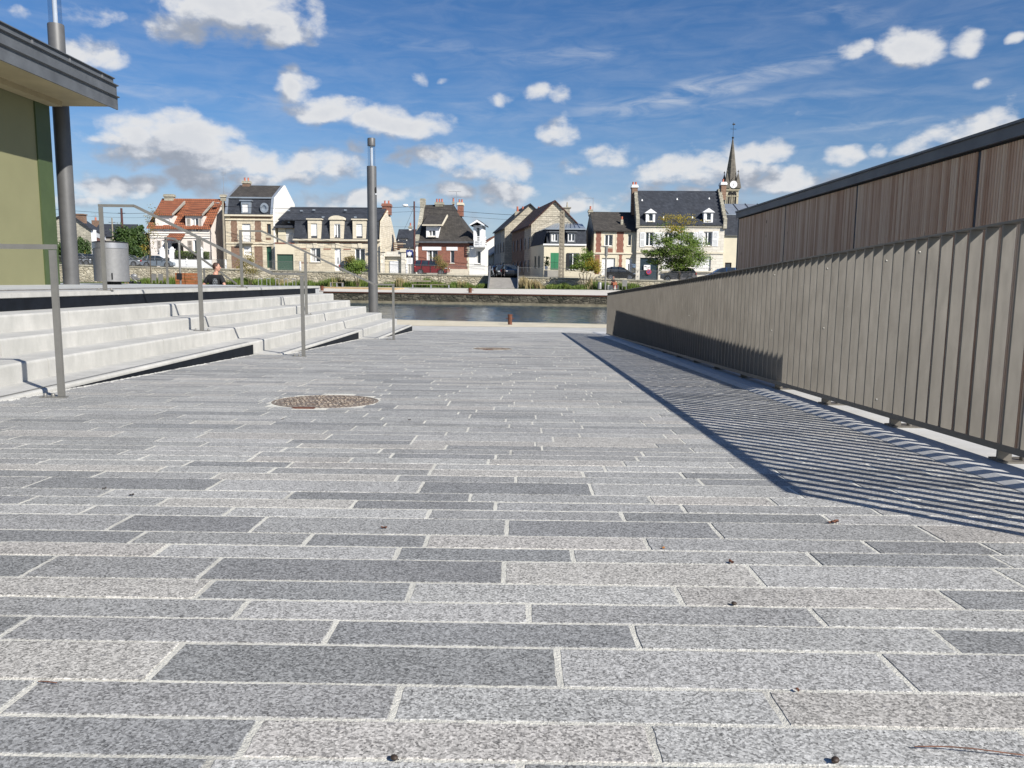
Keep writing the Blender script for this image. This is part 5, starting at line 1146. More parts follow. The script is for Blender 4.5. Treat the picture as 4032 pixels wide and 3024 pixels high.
# corner house with green shutter
h = House('corner_cream_house', 'cream corner house with green shutters, black mansard and pale zinc roof', ZE, 95.5, 0, 890)
S0, S1 = h.S(890, 1150), h.S(1502, 1150); z1 = h.Z(1200, 968); zb = h.Z(1200, 748, .5); D = 7.5
ops = [(990, 1090, 1105, 1332, 'G'), (1218, 1092, 1402, 1338, 'w')]
h.wall(M_cream, S0, S1, h.base-.4, z1, holes_of(h, ops), D)
h.opening(h.rect(1218, 1092, 1402, 1338), 'w'); h.opening(h.rect(990, 1090, 1105, 1332), 'G')
h.box('open_shutter', M_black, h.rect(1218, 1095, 1255, 1338), -.1, -.04)
b = h.mb(); b.prism([(-.08, z1), (.5, zb), (D-.4, zb), (D, z1)], S0+.3, S1, 'x'); o = b.build('mansard', M_slate, h.r)
b = h.mb(); b.add([(S0+.2, .3, zb), (S1, .3, zb), (S1, D, zb+1.2), (S0+1.6, D, zb+1.2), (S0-1.0, D, zb)], [(0, 1, 2, 3), (0, 3, 4)]); b.add([(S0+.15, .25, zb-.05), (S1, .25, zb-.05), (S1, .25, zb+.12), (S0+.15, .25, zb+.12)], [(0, 1, 2, 3)])
b.build('zinc_roof', M_zincl, h.r, fixn=False)
b = h.mb()
for i in range(7): t = (i+1)/8; b.beam((S0+.3+(S1-S0-.4)*t, .35, zb+.06), (S0+1.6+(S1-S0-1.8)*t, D, zb+1.26), .05, .07)
b.build('roof_seams', M_zincl, h.r)
b = h.mb(); b.box(S0-.1, S1, -.18, .02, z1-.12, z1+.06); b.build('cornice', M_wpaint, h.r)
for q, w_ in (((978, 795, 1108, 945), (1000, 810, 1095, 925)), ((1228, 795, 1352, 945), (1242, 808, 1342, 925))): h.dormer(h.rect(*q), h.rect(*w_), -.1, .9, M_zinc, M_zinc, 'w')
# its flank along the side street
b = h.mb(); dxs = -1.5; b.add([(S0-.0, 0, h.base-.4), (S0+dxs, 7.4, h.base-.4), (S0+dxs, 7.4, z1), (S0, 0, z1)], [(0, 1, 2, 3)]); b.build('flank_wall', M_cream, h.r, fixn=False)
b = h.mb(); b.add([(S0-.05, 0, z1), (S0+dxs-.05, 7.4, z1), (S0+dxs+.5, 7.4, zb), (S0+.35, .5, zb)], [(0, 1, 2, 3)]); b.build('flank_mansard', M_slate, h.r, fixn=False)
b = h.mb()
for t in (.35, .62): x = S0+dxs*t-.06; b.box(x-.02, x+.03, 7.4*t-.4, 7.4*t+.4, h.base+1.2, h.base+2.7)
b.build('flank_window', M_pane, h.r)
h.box('terrace_wall', M_grey, (S0, h.S(1108, 1380), h.base-.3, h.Z(1000, 1345)), -1.6, -1.4); h.box('terrace_wall', M_cream, (h.S(1160, 1380), S1+.8, h.base-.3, h.Z(1300, 1358)), -1.6, -1.4)
q = h.rect(905, 1232, 1500, 1340); b = h.mb(); b.beam((q[0], -1.5, q[3]), (q[1], -1.5, q[3]), .03, .03)
for i in range(40): x = q[0]+(q[1]-q[0])*i/39; b.beam((x, -1.5, q[2]), (x, -1.5, q[3]), .014, .014)
b.build('terrace_railing', M_black, h.r)
pot = thing('potted_plant', 'potted plant with drooping leaves by the cream corner house green shutter', 'plant', (h.o.x, 93.9, h.base+1)); 
p = pxw(925, 1290, 93.9, ZE); b = MB(); b.lathe((p.x, 93.9, p.z-.35), [(.16, 0), (.22, .4)], 12); b.build('pot', M_wpaint, pot)
b = MB()
for i in range(140): a_ = random.uniform(0, 6.3); q_ = random.random(); c_ = Vector((p.x+math.cos(a_)*.35*q_, 93.9+math.sin(a_)*.3*q_, p.z+.1+random.random()*1.1)); b.add([c_, c_+Vector((.12, 0, .02)), c_+Vector((.1, .05, -.12))], [(0, 1, 2)])
b.build('leaves', M_lfd, pot, fixn=False)
# --- house 7: brick and stone, slate roof
h = House('brick_and_stone_house', 'two storey orange brick and stone house with mossy slate roof, behind the black hatchback', ZE, 96.2, -.03, 1612)
S0 = h.S(1612, 1100); S1 = h.S(385, 1200, 0, ZF); D = 8; z1 = h.Z(1900, 762); zr = h.Z(1850, 512, D/2)
ops = [(1772, 825, 1890, 992, 'w'), (2112, 822, 2160, 985, 'w'), (1730, 1165, 1922, 1420, 'S'), (235, 1240, 325, 1530, 'D', ZF)]
prof = [(0, z1), (D/2, zr), (D, z1)]
h.wall(M_cream, S0, S1, h.base-.5, z1, holes_of(h, ops), D, prof)
for o_ in ops: h.opening(h.rect(*o_[:4], 0, o_[5] if len(o_) > 5 else None), o_[4])
b = h.mb(); b.add([(S0-.05, 0, h.base-.5)]+[(S0-.05, y, z) for y, z in prof]+[(S0-.05, D, h.base-.5)], [tuple(range(5))]); b.build('side_render', M_grey, h.r, fixn=False)
h.roof(M_slateb, S0, S1, [(-.3, z1-.15), (D/2, zr), (D+.2, z1-.1)], .08); h.gutter(S0, S1, z1-.1)
for q in ((1630, 782, 1735, 1085), (1932, 782, 2062, 1085), (1808, 1022, 1890, 1085), (1628, 1118, 1700, 1400), (1960, 1118, 2038, 1420)): h.box('brick_panel', M_brick, h.rect(*q), -.012, .03)
for (x, y0, y1, sg) in ((1630, 782, 1085, 1), (1735, 782, 1085, -1), (1932, 782, 1085, 1), (2062, 782, 1085, -1), (1960, 1118, 1400, 1), (2038, 1118, 1400, -1)): h.quoin(h.S(x, (y0+y1)/2), h.Z(x, y1), h.Z(x, y0), .16, M_cream, .36, sg, -.02)
zz = h.Z(1900, 1095); h.box('string_course', M_lead, (S0, S1, zz-.1, zz+.08), -.1, .02)
h.chimney(h.rect(1538, 470, 1590, 560, D/2), D/2-.3, M_stone, 1, .6); a, c, e, f = h.rect(2003, 605, 2038, 730, 1.2); b = h.mb(); b.box(a, c, 1.0, 1.4, e, f); o = b.build('chimney', M_stone, h.r); b = h.mb(); b.cyl(((a+c)/2, 1.2, f), ((a+c)/2, 1.2, f+.35), .12, n=8); b.build('chimney_pot', M_pot, o)
a = h.S(1605, 400, D/2); zt = h.Z(1600, 295, D/2); b = h.mb(); b.cyl((a, D/2, zr), (a, D/2, zt), .025, n=5); b.cyl((a-1.2, D/2, zt), (a+.1, D/2, zt), .02, n=5)
for i in range(7): b.cyl((a-1.2+.18*i, D/2-.2, zt), (a-1.2+.18*i, D/2+.2, zt), .01, n=4)
b.build('antenna', M_steel, h.r)
# --- house 8: long white stone house
h = House('long_white_stone_house', 'long pale stone house with big slate roof, white shutters and two white dormers', ZF, 95.8, .05, 385)
S0, S1 = h.S(390, 1150), h.S(1655, 1150); D = 8.5; z1 = h.Z(1000, 748); zr = h.Z(1000, 280, D/2)
ops = [(520, 865, 635, 1065, 'w'), (798, 868, 908, 1062, 'w'), (1090, 865, 1206, 1062, 'w'), (1366, 856, 1485, 1062, 'w'), (440, 1235, 705, 1580, 't'), (758, 1215, 902, 1422, 'S'), (1212, 1215, 1470, 1425, 'S')]
prof = [(0, z1), (D/2, zr), (D, z1)]
h.wall(M_ashw, S0, S1, h.base-.6, z1, holes_of(h, ops), D, prof)
for o_ in ops: h.opening(h.rect(*o_[:4]), o_[4])
h.roof(M_slate, S0+.2, S1-.2, [(-.25, z1-.15), (D/2, zr), (D+.2, z1-.1)], .0); h.gutter(S0, S1, z1-.08)
for q in ((442, 865, 515, 1078), (640, 865, 708, 1078), (715, 868, 790, 1078), (912, 868, 980, 1078), (1015, 866, 1083, 1074), (1212, 866, 1284, 1074), (1290, 858, 1358, 1072), (1492, 852, 1575, 1070)): h.shutter(h.rect(*q))
for q, w_ in (((528, 580, 662, 735), (562, 588, 630, 705)), ((1368, 570, 1502, 725), (1405, 578, 1474, 692))): h.dormer(h.rect(*q), h.rect(*w_), .0, 2.2, M_wpaint, M_slate if False else M_wpaint, 'w', 'gable')
zz = h.Z(1000, 1160); h.box('string_course', M_lead, (S0, S1, zz-.12, zz+.08), -.1, .02); zz = h.Z(1000, 775); h.box('eaves_cornice', M_lead, (S0, S1, zz-.12, zz+.12), -.14, .02)
for x in (S0-.15, S1-.2):                       # stepped stone parapets and tall brick stacks
    b = h.mb()
    for i in range(10):
        t0_, t1_ = i/10, (i+1)/10; b.box(x, x+.4, -.3+(D/2+.3)*t0_, -.3+(D/2+.3)*t1_+.25, z1-.5+(zr-z1)*t0_, z1+.35+(zr-z1)*t1_)
        b.box(x, x+.4, D-(D/2)*t1_-.25, D-(D/2)*t0_+.3, z1-.5+(zr-z1)*t0_, z1+.35+(zr-z1)*t1_)
    b.build('stepped_parapet', M_stone, h.r)
h.chimney(h.rect(318, 190, 398, 620, D/2), D/2-.6, M_brickb, 2, 1.6, M_wpaint); h.chimney(h.rect(1607, 150, 1680, 400, D/2), D/2-.6, M_brickb, 1, 1.4, M_wpaint)
for (x, y) in ((470, 400), (978, 385), (1443, 375), (781, 648), (1200, 650)):
    oo = D/2*(1-(y-280)/470); a, z = h.uv(x, y, oo-.2); b = h.mb(); b.cyl((a, oo-.3, z-.1), (a, oo-.3, z+.14), .13, .02, 8); b.build('roof_vent', M_wpaint, h.r)
q = h.rect(498, 1340, 592, 1412); o = h.box('notice_board', M_wpaint, q, -.02, .1)
a, c, e, f = q; b = h.mb(); b.ell((a+(c-a)*.25, -.03, f-.14*(f-e)-.1), (.13, .01, .06), 10, 5); b.beam((a+(c-a)*.72, -.03, e+.25), (a+(c-a)*.9, -.03, f-.2), .05, .07); b.build('board_marks', M_black, o)
for i in range(3): b = h.mb(); b.box(a+.25, c-.25, -.025, -.021, e+.14+.1*i, e+.17+.1*i); b.build('board_text_line', M_grey, o)
a, c, e, f = h.rect(550, 1420, 590, 1460); b = h.mb(); m_, k_ = (a+c)/2, (e+f)/2
b.lathe((0, 0, 0), [(.01, 0)], 3) if False else None
M_red = mat('sign_red', (.55, .02, .03), .5)
def disc(hh, m_, k_, rr, y, mm, nm, par):
    b = hh.mb(); n = 20; b.add([(m_+math.cos(2*PI*i/n)*rr, y, k_+math.sin(2*PI*i/n)*rr) for i in range(n)]+[(m_+math.cos(2*PI*i/n)*rr, y+.02, k_+math.sin(2*PI*i/n)*rr) for i in range(n)], [tuple(range(n)), tuple(range(n, 2*n))]+[(i, (i+1) % n, n+(i+1) % n, n+i) for i in range(n)]); return b.build(nm, mm, par)
ns_ = disc(h, m_, k_, .3, -.04, M_red, 'no_parking_sign', h.r); disc(h, m_, k_, .2, -.046, mat('sign_blue', (.03, .06, .3), .5), 'sign_centre', ns_)
b = h.mb(); b.beam((m_-.18, -.055, k_+.18), (m_+.18, -.055, k_-.18), .02, .06); b.build('sign_bar', M_red, ns_)
h.balcony(h.rect(752, 1385, 905, 1432), -.3); h.balcony(h.rect(1210, 1385, 1485, 1432), -.3)
# mail box beside the white door
mbx = thing('mail_box', 'small grey blue mail box on the wall right of the white front door', 'mailbox', tuple(pxw(352, 1358, 95.3, ZF)))
p = mbx.location; b = MB(); b.box(p.x-.22, p.x+.22, p.y-.15, p.y+.1, p.z-.2, p.z+.16); b.build('box', mat('blue_grey_paint', (.12, .17, .24), .5), mbx, bevel=.02)
b = MB(); b.prism([(p.y-.2, p.z+.165), (p.y+.12, p.z+.165), (p.y+.12, p.z+.28)], p.x-.25, p.x+.25, 'x'); b.build('lid', mat('blue_grey_paint', (.12, .17, .24), .5), mbx)
# --- house 9
h = House('cream_slate_house', 'narrow cream house with slate slope and zinc roof right of the long stone house', ZF, 95.4, .05, 1668)
S0, S1 = h.S(1668, 1150), h.S(2350, 1150); z1 = h.Z(1780, 905); zb = h.Z(1780, 615, 1.2); D = 8
ops = [(1668, 1305, 1766, 1560, 'B')]
h.wall(M_cream, S0-.1, S1, h.base-.5, z1, [h.rect(1672, 1305, 1766, 1560)], D); h.opening(h.rect(1672, 1305, 1766, 1560), 'B'); 
q = h.rect(1685, 1320, 1755, 1440); h.box('door_glass', M_pane, q, .13, .15)
h.roof(M_slate, S0, S1, [(-.15, z1), (1.2, zb)], .1, .1, 'slate_slope'); h.roof(M_zincl, S0, S1, [(1.1, zb), (6, h.Z(1900, 462, 6)), (D+2, h.Z(1900, 462, 6)-1)], .1, .08, 'zinc_roof')
b = h.mb()
for i in range(9): x = S0+.5+i*1.5; b.beam((x, 1.15, zb+.12), (x, 6, h.Z(1900, 462, 6)+.12), .06, .1)
b.build('roof_seams', M_zinc, h.r); h.gutter(S0, S1, z1)
# --- far left houses
h = House('grey_stone_gable_house', 'old grey stone gabled house with slate roof seen behind the steel bin', ZA, 112, -.35, 1000)
p0 = atY(ZA[0]+600*ZA[2], 1000, 112); x0, x1 = atY(205, 950, 112).x, atY(364, 950, 112).x; xa = atY(270, 850, 112).x
r = h.r; r.name = 'grey_stone_gable_house'
b = MB(); ze_ = atY(364, 905, 112).z; zp = atY(290, 842, 112).z; z0 = .8; dx = -4.4
b.add([(x0-2, 112, z0), (x1, 112, z0), (x1, 112, ze_), (xa, 112, zp), (x0-2, 112, ze_+.3), (x1+dx, 124, z0), (x1+dx, 124, ze_), (xa+dx, 124, zp), (x0+dx, 124, ze_), (x0+dx, 124, z0)], [(0, 1, 2, 3, 4), (1, 5, 6, 2), (9, 8, 7, 6, 5), (0, 4, 8, 9)]); b.build('wall', M_stone, r)
b = MB(); b.add([(x1+.03, 112.3, z0), (x1+dx, 124, z0), (x1+dx, 124, ze_), (x1+.03, 112.3, ze_)], [(0, 1, 2, 3)]); 
b.v = [v+Vector((.06, -.02, 0)) for v in b.v]; o = b.build('brick_flank', M_brick, r, fixn=False)
b = MB(); b.box(x1-.1, x1+.35, 111.95, 112.5, z0, ze_); b.add([(x1+.12, 112.3, ze_-.9), (x1+dx+.1, 124, ze_-.9), (x1+dx+.1, 124, ze_), (x1+.12, 112.3, ze_)], [(0, 1, 2, 3)]); b.build('white_trim', M_wpaint, r, fixn=False)
b = MB(); b.add([(x1+.3, 111.7, ze_-.2), (xa, 111.7, zp), (x0-2.4, 111.7, ze_+.1), (x1+dx+.3, 124, ze_-.2), (xa+dx, 124, zp), (x0+dx-.4, 124, ze_)]+[(x1+.3, 111.7, ze_), (xa, 111.7, zp+.2), (x0-2.4, 111.7, ze_+.3), (x1+dx+.3, 124, ze_), (xa+dx, 124, zp+.2), (x0+dx-.4, 124, ze_+.2)], [(0, 3, 4, 1), (1, 4, 5, 2), (6, 7, 10, 9), (7, 8, 11, 10), (0, 1, 7, 6), (1, 2, 8, 7), (0, 6, 9, 3)]); b.build('roof', M_slate, r)
p = atY(312, 850, 113); b = MB(); b.box(p.x-.5, p.x+.5, 113, 114, p.z-1, p.z+.15); b.box(p.x-.6, p.x+.6, 112.9, 114.1, p.z+.15, p.z+.3); b.build('chimney', M_brickb, r)
r = thing('distant_slate_house', 'distant house with a plain dark slate roof left of the dense tree', 'house', (-62, 128, 1))
p0 = atY(360, 890, 128); p1 = atY(500, 890, 128); zl = atY(430, 930, 128).z; zt = atY(430, 882, 131).z
b = MB(); b.box(p0.x, p1.x, 128, 134, .5, zl); b.build('wall', M_grey, r); b = MB(); b.prism([(127.7, zl-.1), (131, zt), (134.3, zl-.1)], p0.x-.3, p1.x+.3, 'x'); b.build('roof', M_slate, r)
p = atY(377, 868, 131); b = MB(); b.box(p.x-.5, p.x+.5, 130.6, 131.4, zt-.6, p.z); o = b.build('chimney', M_brickb, r); b = MB(); b.cyl((p.x, 131, p.z), (p.x, 131, p.z+.5), .15, n=8); b.build('chimney_pot', M_pot, o)
b = MB(); zt2 = atY(374, 840, 131).z; b.cyl((p.x, 131, p.z), (p.x, 131, zt2), .03, n=5); b.cyl((p.x-.7, 131, zt2), (p.x+.5, 131, zt2), .02, n=4); b.cyl((p.x-.4, 131, zt2-.4), (p.x+.4, 131, zt2-.4), .02, n=4); b.build('antenna', M_steel, r)
# --- church
CYD = 260.0; k = CYD/FPX
def G(x, y, Y=CYD): return atY(ZG[0]+x*ZG[2], ZG[1]+y*ZG[2], Y)
c0 = G(945, 1150); c1 = G(1135, 1150); W_ = c1.x-c0.x; xc, yc = (c0.x+c1.x)/2, CYD+W_/2
r = thing('church_tower', 'grey stone church tower with a tall spire, corner pinnacles and white clock', 'church', (xc, yc, 1))
zc = G(1045, 1045).z; hw = W_/2
M_spire = mat('spire_stone', (1, 1, 1), fn=f_stone((.10, .09, .075), (.15, .135, .11), (.07, .06, .05), 1.2, .6, .04, rnd=.3)); M_tow = mat('tower_stone', (1, 1, 1), fn=f_stone((.36, .32, .23), (.46, .41, .31), (.28, .25, .18), 1.2, .6, .04))
b = MB(); b.box(xc-hw, xc+hw, yc-hw, yc+hw, 0, zc); b.build('tower', M_tow, r)
b = MB(); b.box(xc-hw-.3, xc+hw+.3, yc-hw-.3, yc+hw+.3, zc-.35, zc+.25)
for i in range(14): x = xc-hw+.1+i*(2*hw-.2)/13; b.box(x-.1, x+.1, yc-hw-.25, yc-hw, zc-.75, zc-.35)
zz = G(1045, 1150).z; b.box(xc-hw-.12, xc+hw+.12, yc-hw-.12, yc-hw, zz-.15, zz+.15); b.build('cornice', M_tow, r)
za = G(1008, 285).z; b = MB(); n = 8; rs_ = hw*1.08
vs = [(xc+math.cos(PI/8+PI/4*i)*rs_, yc+math.sin(PI/8+PI/4*i)*rs_, zc+.2) for i in range(8)]+[(xc-.0+math.cos(PI/8+PI/4*i)*.12, yc+math.sin(PI/8+PI/4*i)*.12, za) for i in range(8)]
b.add(vs, [(i, (i+1) % 8, 8+(i+1) % 8, 8+i) for i in range(8)]); b.build('spire', M_spire, r)
zt = G(1010, 790).z
for sx_ in (-1, 1):
    for sy_ in (-1, 1):
        x, y = xc+sx_*hw*.84, yc+sy_*hw*.84; b = MB()
        for i in range(1): b.add([(x-.95, y-.95, zc+.2), (x+.95, y-.95, zc+.2), (x+.95, y+.95, zc+.2), (x-.95, y+.95, zc+.2), (x, y, zt)], [(0, 1, 4), (1, 2, 4), (2, 3, 4), (3, 0, 4)])
        b.ell((x, y, zt), (.28, .28, .2), 8, 5); b.cyl((x, y, zt-.3), (x, y, zt+.5), .08, n=6); b.build('pinnacle', M_spire, r)
for x0 in (1010, 1068):
    p = G(x0, 1195, yc-hw); b = MB(); w2 = .78; hh = 85*ZG[2]*k
    pr = [(p.x-w2, p.z-hh), (p.x+w2, p.z-hh)]+[(p.x+w2*math.cos(t), p.z+hh*.7+w2*1.5*math.sin(t)) for t in [PI*i/8 for i in range(9)]]
    b.prism(pr, yc-hw-.05, yc-hw+.1, 'y'); b.build('belfry_opening', M_hole, r)
    b = MB(); b.box(p.x-.09, p.x+.09, yc-hw-.16, yc-hw-.06, p.z-hh, p.z+hh*.7)
    for sg in (-1, 1): b.box(p.x+sg*w2-.08, p.x+sg*w2+.08, yc-hw-.2, yc-hw+.0, p.z-hh, p.z+hh*.7)
    b.build('mullion', M_tow, r)
p = G(1057, 985, yc-hw); b = MB(Matrix.Translation((p.x, yc-hw-.35, p.z)) @ Matrix.Rotation(PI/2, 4, 'X')); b.lathe((0, 0, -.2), [(1.5, 0), (1.5, .15)], 28); o = b.build('clock_surround', M_spire, r)
b = MB(); b.box(p.x-1.5, p.x+1.5, yc-hw-.15, yc-hw+1.2, zc+.2, p.z); b.prism([(p.x-1.6, p.z), (p.x+1.6, p.z), (p.x, p.z+2.3)], yc-hw-.15, yc-hw+1.5, 'y'); b.build('clock_housing', M_spire, o)
b = MB(Matrix.Translation((p.x, yc-hw-.55, p.z)) @ Matrix.Rotation(PI/2, 4, 'X')); b.lathe((0, 0, -.1), [(1.15, 0), (1.15, .1)], 28); b.build('clock_face', M_wpaint, o)
b = MB(); b.beam((p.x, yc-hw-.6, p.z), (p.x-.25, yc-hw-.6, p.z-.85), .04, .09); b.beam((p.x, yc-hw-.6, p.z), (p.x+.15, yc-hw-.6, p.z+.4), .04, .1); b.build('clock_hands', M_black, o)
b = MB(); zx = G(1015, 60).z; b.cyl((xc, yc, za-.5), (xc, yc, zx), .07, .04, 6); z_ = G(1015, 158).z; b.cyl((xc-.95, yc, z_), (xc+.95, yc, z_), .06, n=6); z_ = zx-.6; b.ell((xc+.1, yc, z_), (.5, .08, .3), 8, 5); b.ell((xc, yc, za), (.4, .4, .3), 10, 6); b.build('cross_and_cockerel', M_black, r)
# ------------------------------------------------------------------ cars
def car(label, X_, Y_, rz, L, H, paint, kind='hatch', pitch=0):
    z = cop(X_)-.11; r = thing('parked_car', label, 'car', (X_, Y_, z), rz, 'cars parked along the street')
    T = Matrix.Translation((X_, Y_, z)) @ Matrix.Rotation(rz, 4, 'Z'); W2 = .85; f = L/4.1
    def P(l): return [(a*f, c*H/1.5) for a, c in l]
    if kind == 'suv':
        low = [(-2.05, .35), (-2.08, .62), (-1.98, 1.0), (-1.0, 1.02), (.9, 1.0), (1.5, .95), (1.98, .82), (2.06, .6), (2.04, .32), (1.6, .24), (-1.6, .24)]; top = [(-1.92, 1.0), (-1.62, 1.42), (-1.1, 1.51), (-.2, 1.52), (.35, 1.44), (1.12, .98)]
    elif kind == 'van':
        low = [(-2.0, .35), (-2.05, .8), (-2.03, 1.0), (1.1, 1.0), (1.6, .95), (1.98, .78), (2.06, .55), (2.02, .3), (1.6, .24), (-1.6, .24)]; top = [(-2.02, 1.0), (-1.92, 1.5), (-1.7, 1.58), (.1, 1.56), (.55, 1.45), (1.3, .98)]
    else:
        low = [(-2.0, .35), (-2.05, .6), (-1.98, .92), (-1.2, .94), (.9, .93), (1.5, .88), (1.95, .72), (2.06, .52), (2.02, .3), (1.6, .22), (-1.6, .22)]; top = [(-1.97, .92), (-1.72, 1.36), (-1.2, 1.49), (-.1, 1.5), (.4, 1.4), (1.28, .92)]
    low, top = P(low), P(top)
    b = MB(T); n = len(low); rings = [(-W2+.08, .95), (-W2, 1), (W2, 1), (W2-.08, .95)]
    vs = []
    for (yy, s_) in rings: vs += [(a*(.985 if s_ < 1 else 1), yy, c if c < .5 else c*(.985 if s_ < 1 else 1)) for a, c in low]
    fs = [tuple(range(n))[::-1], tuple(range(3*n, 4*n))]+[(k*n+i, k*n+(i+1) % n, (k+1)*n+(i+1) % n, (k+1)*n+i) for k in range(3) for i in range(n)]
    b.add(vs, fs); body = b.build('body', paint, r, bevel=.02, smooth=True)
    m_ = len(top); b = MB(T); vs = []
    for sg in (-1, 1):
        vs += [(a, sg*(W2-.03-.20*(c-top[0][1])/(max(t[1] for t in top)-top[0][1]+.01)), c) for a, c in top]
    b.add(vs, [tuple(range(m_))[::-1], tuple(range(m_, 2*m_))]+[(i, i+1, m_+i+1, m_+i) for i in range(m_-1)]); b.build('window_glass', M_pane, r, smooth=False)
    b = MB(T)                                   # roof skin and pillars
    for i in range(1, m_-2):
        a, c = vs[i], vs[i+1]; d_, e_ = vs[m_+i], vs[m_+i+1]; o3 = .015
        b.add([(a[0], a[1], a[2]+o3), (c[0], c[1], c[2]+o3), (e_[0], e_[1], e_[2]+o3), (d_[0], d_[1], d_[2]+o3), (a[0], a[1], a[2]-.03), (c[0], c[1], c[2]-.03), (e_[0], e_[1], e_[2]-.03), (d_[0], d_[1], d_[2]-.03)], [(0, 1, 2, 3), (4, 5, 6, 7), (0, 1, 5, 4), (2, 3, 7, 6)])
    zt_ = max(t[1] for t in top)
    for sg in (-1, 1):
        for q in ((0, 1), (m_-2, m_-1)):
            a, c = vs[q[0]+(m_ if sg > 0 else 0)], vs[q[1]+(m_ if sg > 0 else 0)]; b.beam((a[0], a[1]*1.0, a[2]), (c[0], c[1]*1.0, c[2]), .05, .07)
        xm = -.25*f; b.beam((xm, sg*(W2-.02), top[0][1]), (xm, sg*(W2-.215), zt_), .05, .06); xm = -1.15*f; b.beam((xm-.1, sg*(W2-.02), top[0][1]), (xm, sg*(W2-.215), zt_-.02), .05, .12)
    b.build('roof_and_pillars', paint, r, fixn=True)
    for a in (-1.28*f, 1.28*f):
        b = MB(T); b.cyl((a, -W2-.005, .32), (a, W2+.005, .32), .375, n=22); b.build('wheel_arch', M_black, r, smooth=True)
        for sg in (-1, 1):
            b = MB(T); b.cyl((a, sg*(W2-.2), .31), (a, sg*(W2+.015), .31), .31, n=22); o = b.build('wheel', M_tyre, r, smooth=True)
            b = MB(T); b.cyl((a, sg*(W2+.0), .31), (a, sg*(W2+.022), .31), .07, n=10)
            for i in range(6): t = PI/3*i; b.beam((a, sg*(W2+.02), .31), (a+math.cos(t)*.2, sg*(W2+.02), .31+math.sin(t)*.2), .02, .05)
            nn = 20; b.add([(a+math.cos(2*PI*i/nn)*q, sg*(W2+.02), .31+math.sin(2*PI*i/nn)*q) for q in (.19, .225) for i in range(nn)], [(i, (i+1) % nn, nn+(i+1) % nn, nn+i) for i in range(nn)]); b.build('rim', M_rim, o, fixn=False)
    for sg in (-1, 1):
        b = MB(T); b.ell((1.86*f, sg*(W2-.15), .72*H/1.5), (.2, .14, .085), 10, 6); b.build('headlight', M_lamp, r, smooth=True)
        b = MB(T); b.ell((-1.98*f, sg*(W2-.08), .86*H/1.5), (.09, .12, .15), 10, 6); b.build('tail_light', M_tail, r, smooth=True)
        b = MB(T); b.ell((.85*f, sg*(W2+.1), .98*H/1.5), (.08, .1, .07), 8, 5); b.build('wing_mirror', paint, r, smooth=True)
    b = MB(T); b.box(-.01, .01, -W2-.004, W2+.004, .35, top[0][1]-.03); b.box(-1.1*f, -1.09*f, -W2-.004, W2+.004, .45, top[0][1]-.03); b.build('door_seam', M_black, r)
    b = MB(T); b.box(-2.10*f, -2.06*f, -.25, .25, .55, .67); b.build('number_plate', M_wpaint, r)
    return r
def cx2(u, Y): return atY(u, 1060, Y).x
c_blk = carpaint('black_car_paint', (.008, .009, .012)); c_red = carpaint('red_car_paint', (.22, .012, .018)); c_gry = carpaint('mauve_grey_car_paint', (.20, .185, .19), .4)
c_sil = carpaint('silver_car_paint', (.36, .38, .41), .5); c_blu = carpaint('pale_blue_silver_paint', (.26, .31, .37), .5); c_wht = carpaint('white_car_paint', (.7, .7, .7), 0); c_dk = carpaint('dark_grey_car_paint', (.05, .055, .06), .4); c_bl2 = carpaint('blue_car_paint', (.03, .09, .25), .3)
yc_ = lambda x: WL(x)+2.6
def parked(u, *a, rz=0, **k):
    x = cx2(u, 94); x = cx2(u, yc_(x)); return lambda lab, L, H, p, kd: car(lab, x, yc_(x), rz-.12, L, H, p, kd)
parked(1702)('boxy dark red car parked before the red brick house', 3.95, 1.62, c_red, 'van')
parked(2443)('small black hatchback parked before the orange brick house', 3.45, 1.5, c_blk, 'hatch')
parked(2672, rz=PI)('mauve grey crossover parked before the long stone house, behind the young tree', 3.95, 1.55, c_gry, 'suv')
parked(2850, rz=PI)('white roofed blue car half hidden behind the slatted railing', 4.0, 1.62, c_bl2, 'van')
parked(630)('pale blue silver car parked before the hedge of the red roofed house', 4.3, 1.45, c_blu, 'hatch')
parked(500)('silver car just right of the steel bin', 4.2, 1.5, c_sil, 'hatch')
parked(1405)('dark car half hidden behind the small bush by the lamp column', 3.9, 1.45, c_dk, 'hatch')
parked(322)('silver grey car just right of the thick lamp column', 3.4, 1.5, c_sil, 'hatch')
parked(362)('dark grey car nosing in behind the silver one left of the steel bin', 3.4, 1.45, c_dk, 'hatch')
for i, (u, Yv, p, lb, kd) in enumerate(((2008, 99, c_blk, 'black car, nearest of the cars parked up the side street', 'suv'), (1977, 104, c_dk, 'second of the cars parked up the side street', 'hatch'), (1958, 109, c_sil, 'third of the cars parked up the side street', 'hatch'), (1940, 115, c_wht, 'white car, farthest of those parked up the side street', 'hatch'))):
    car(lb, cx2(u, Yv), Yv, PI/2+.17+PI, 4.0, 1.55, p, kd)
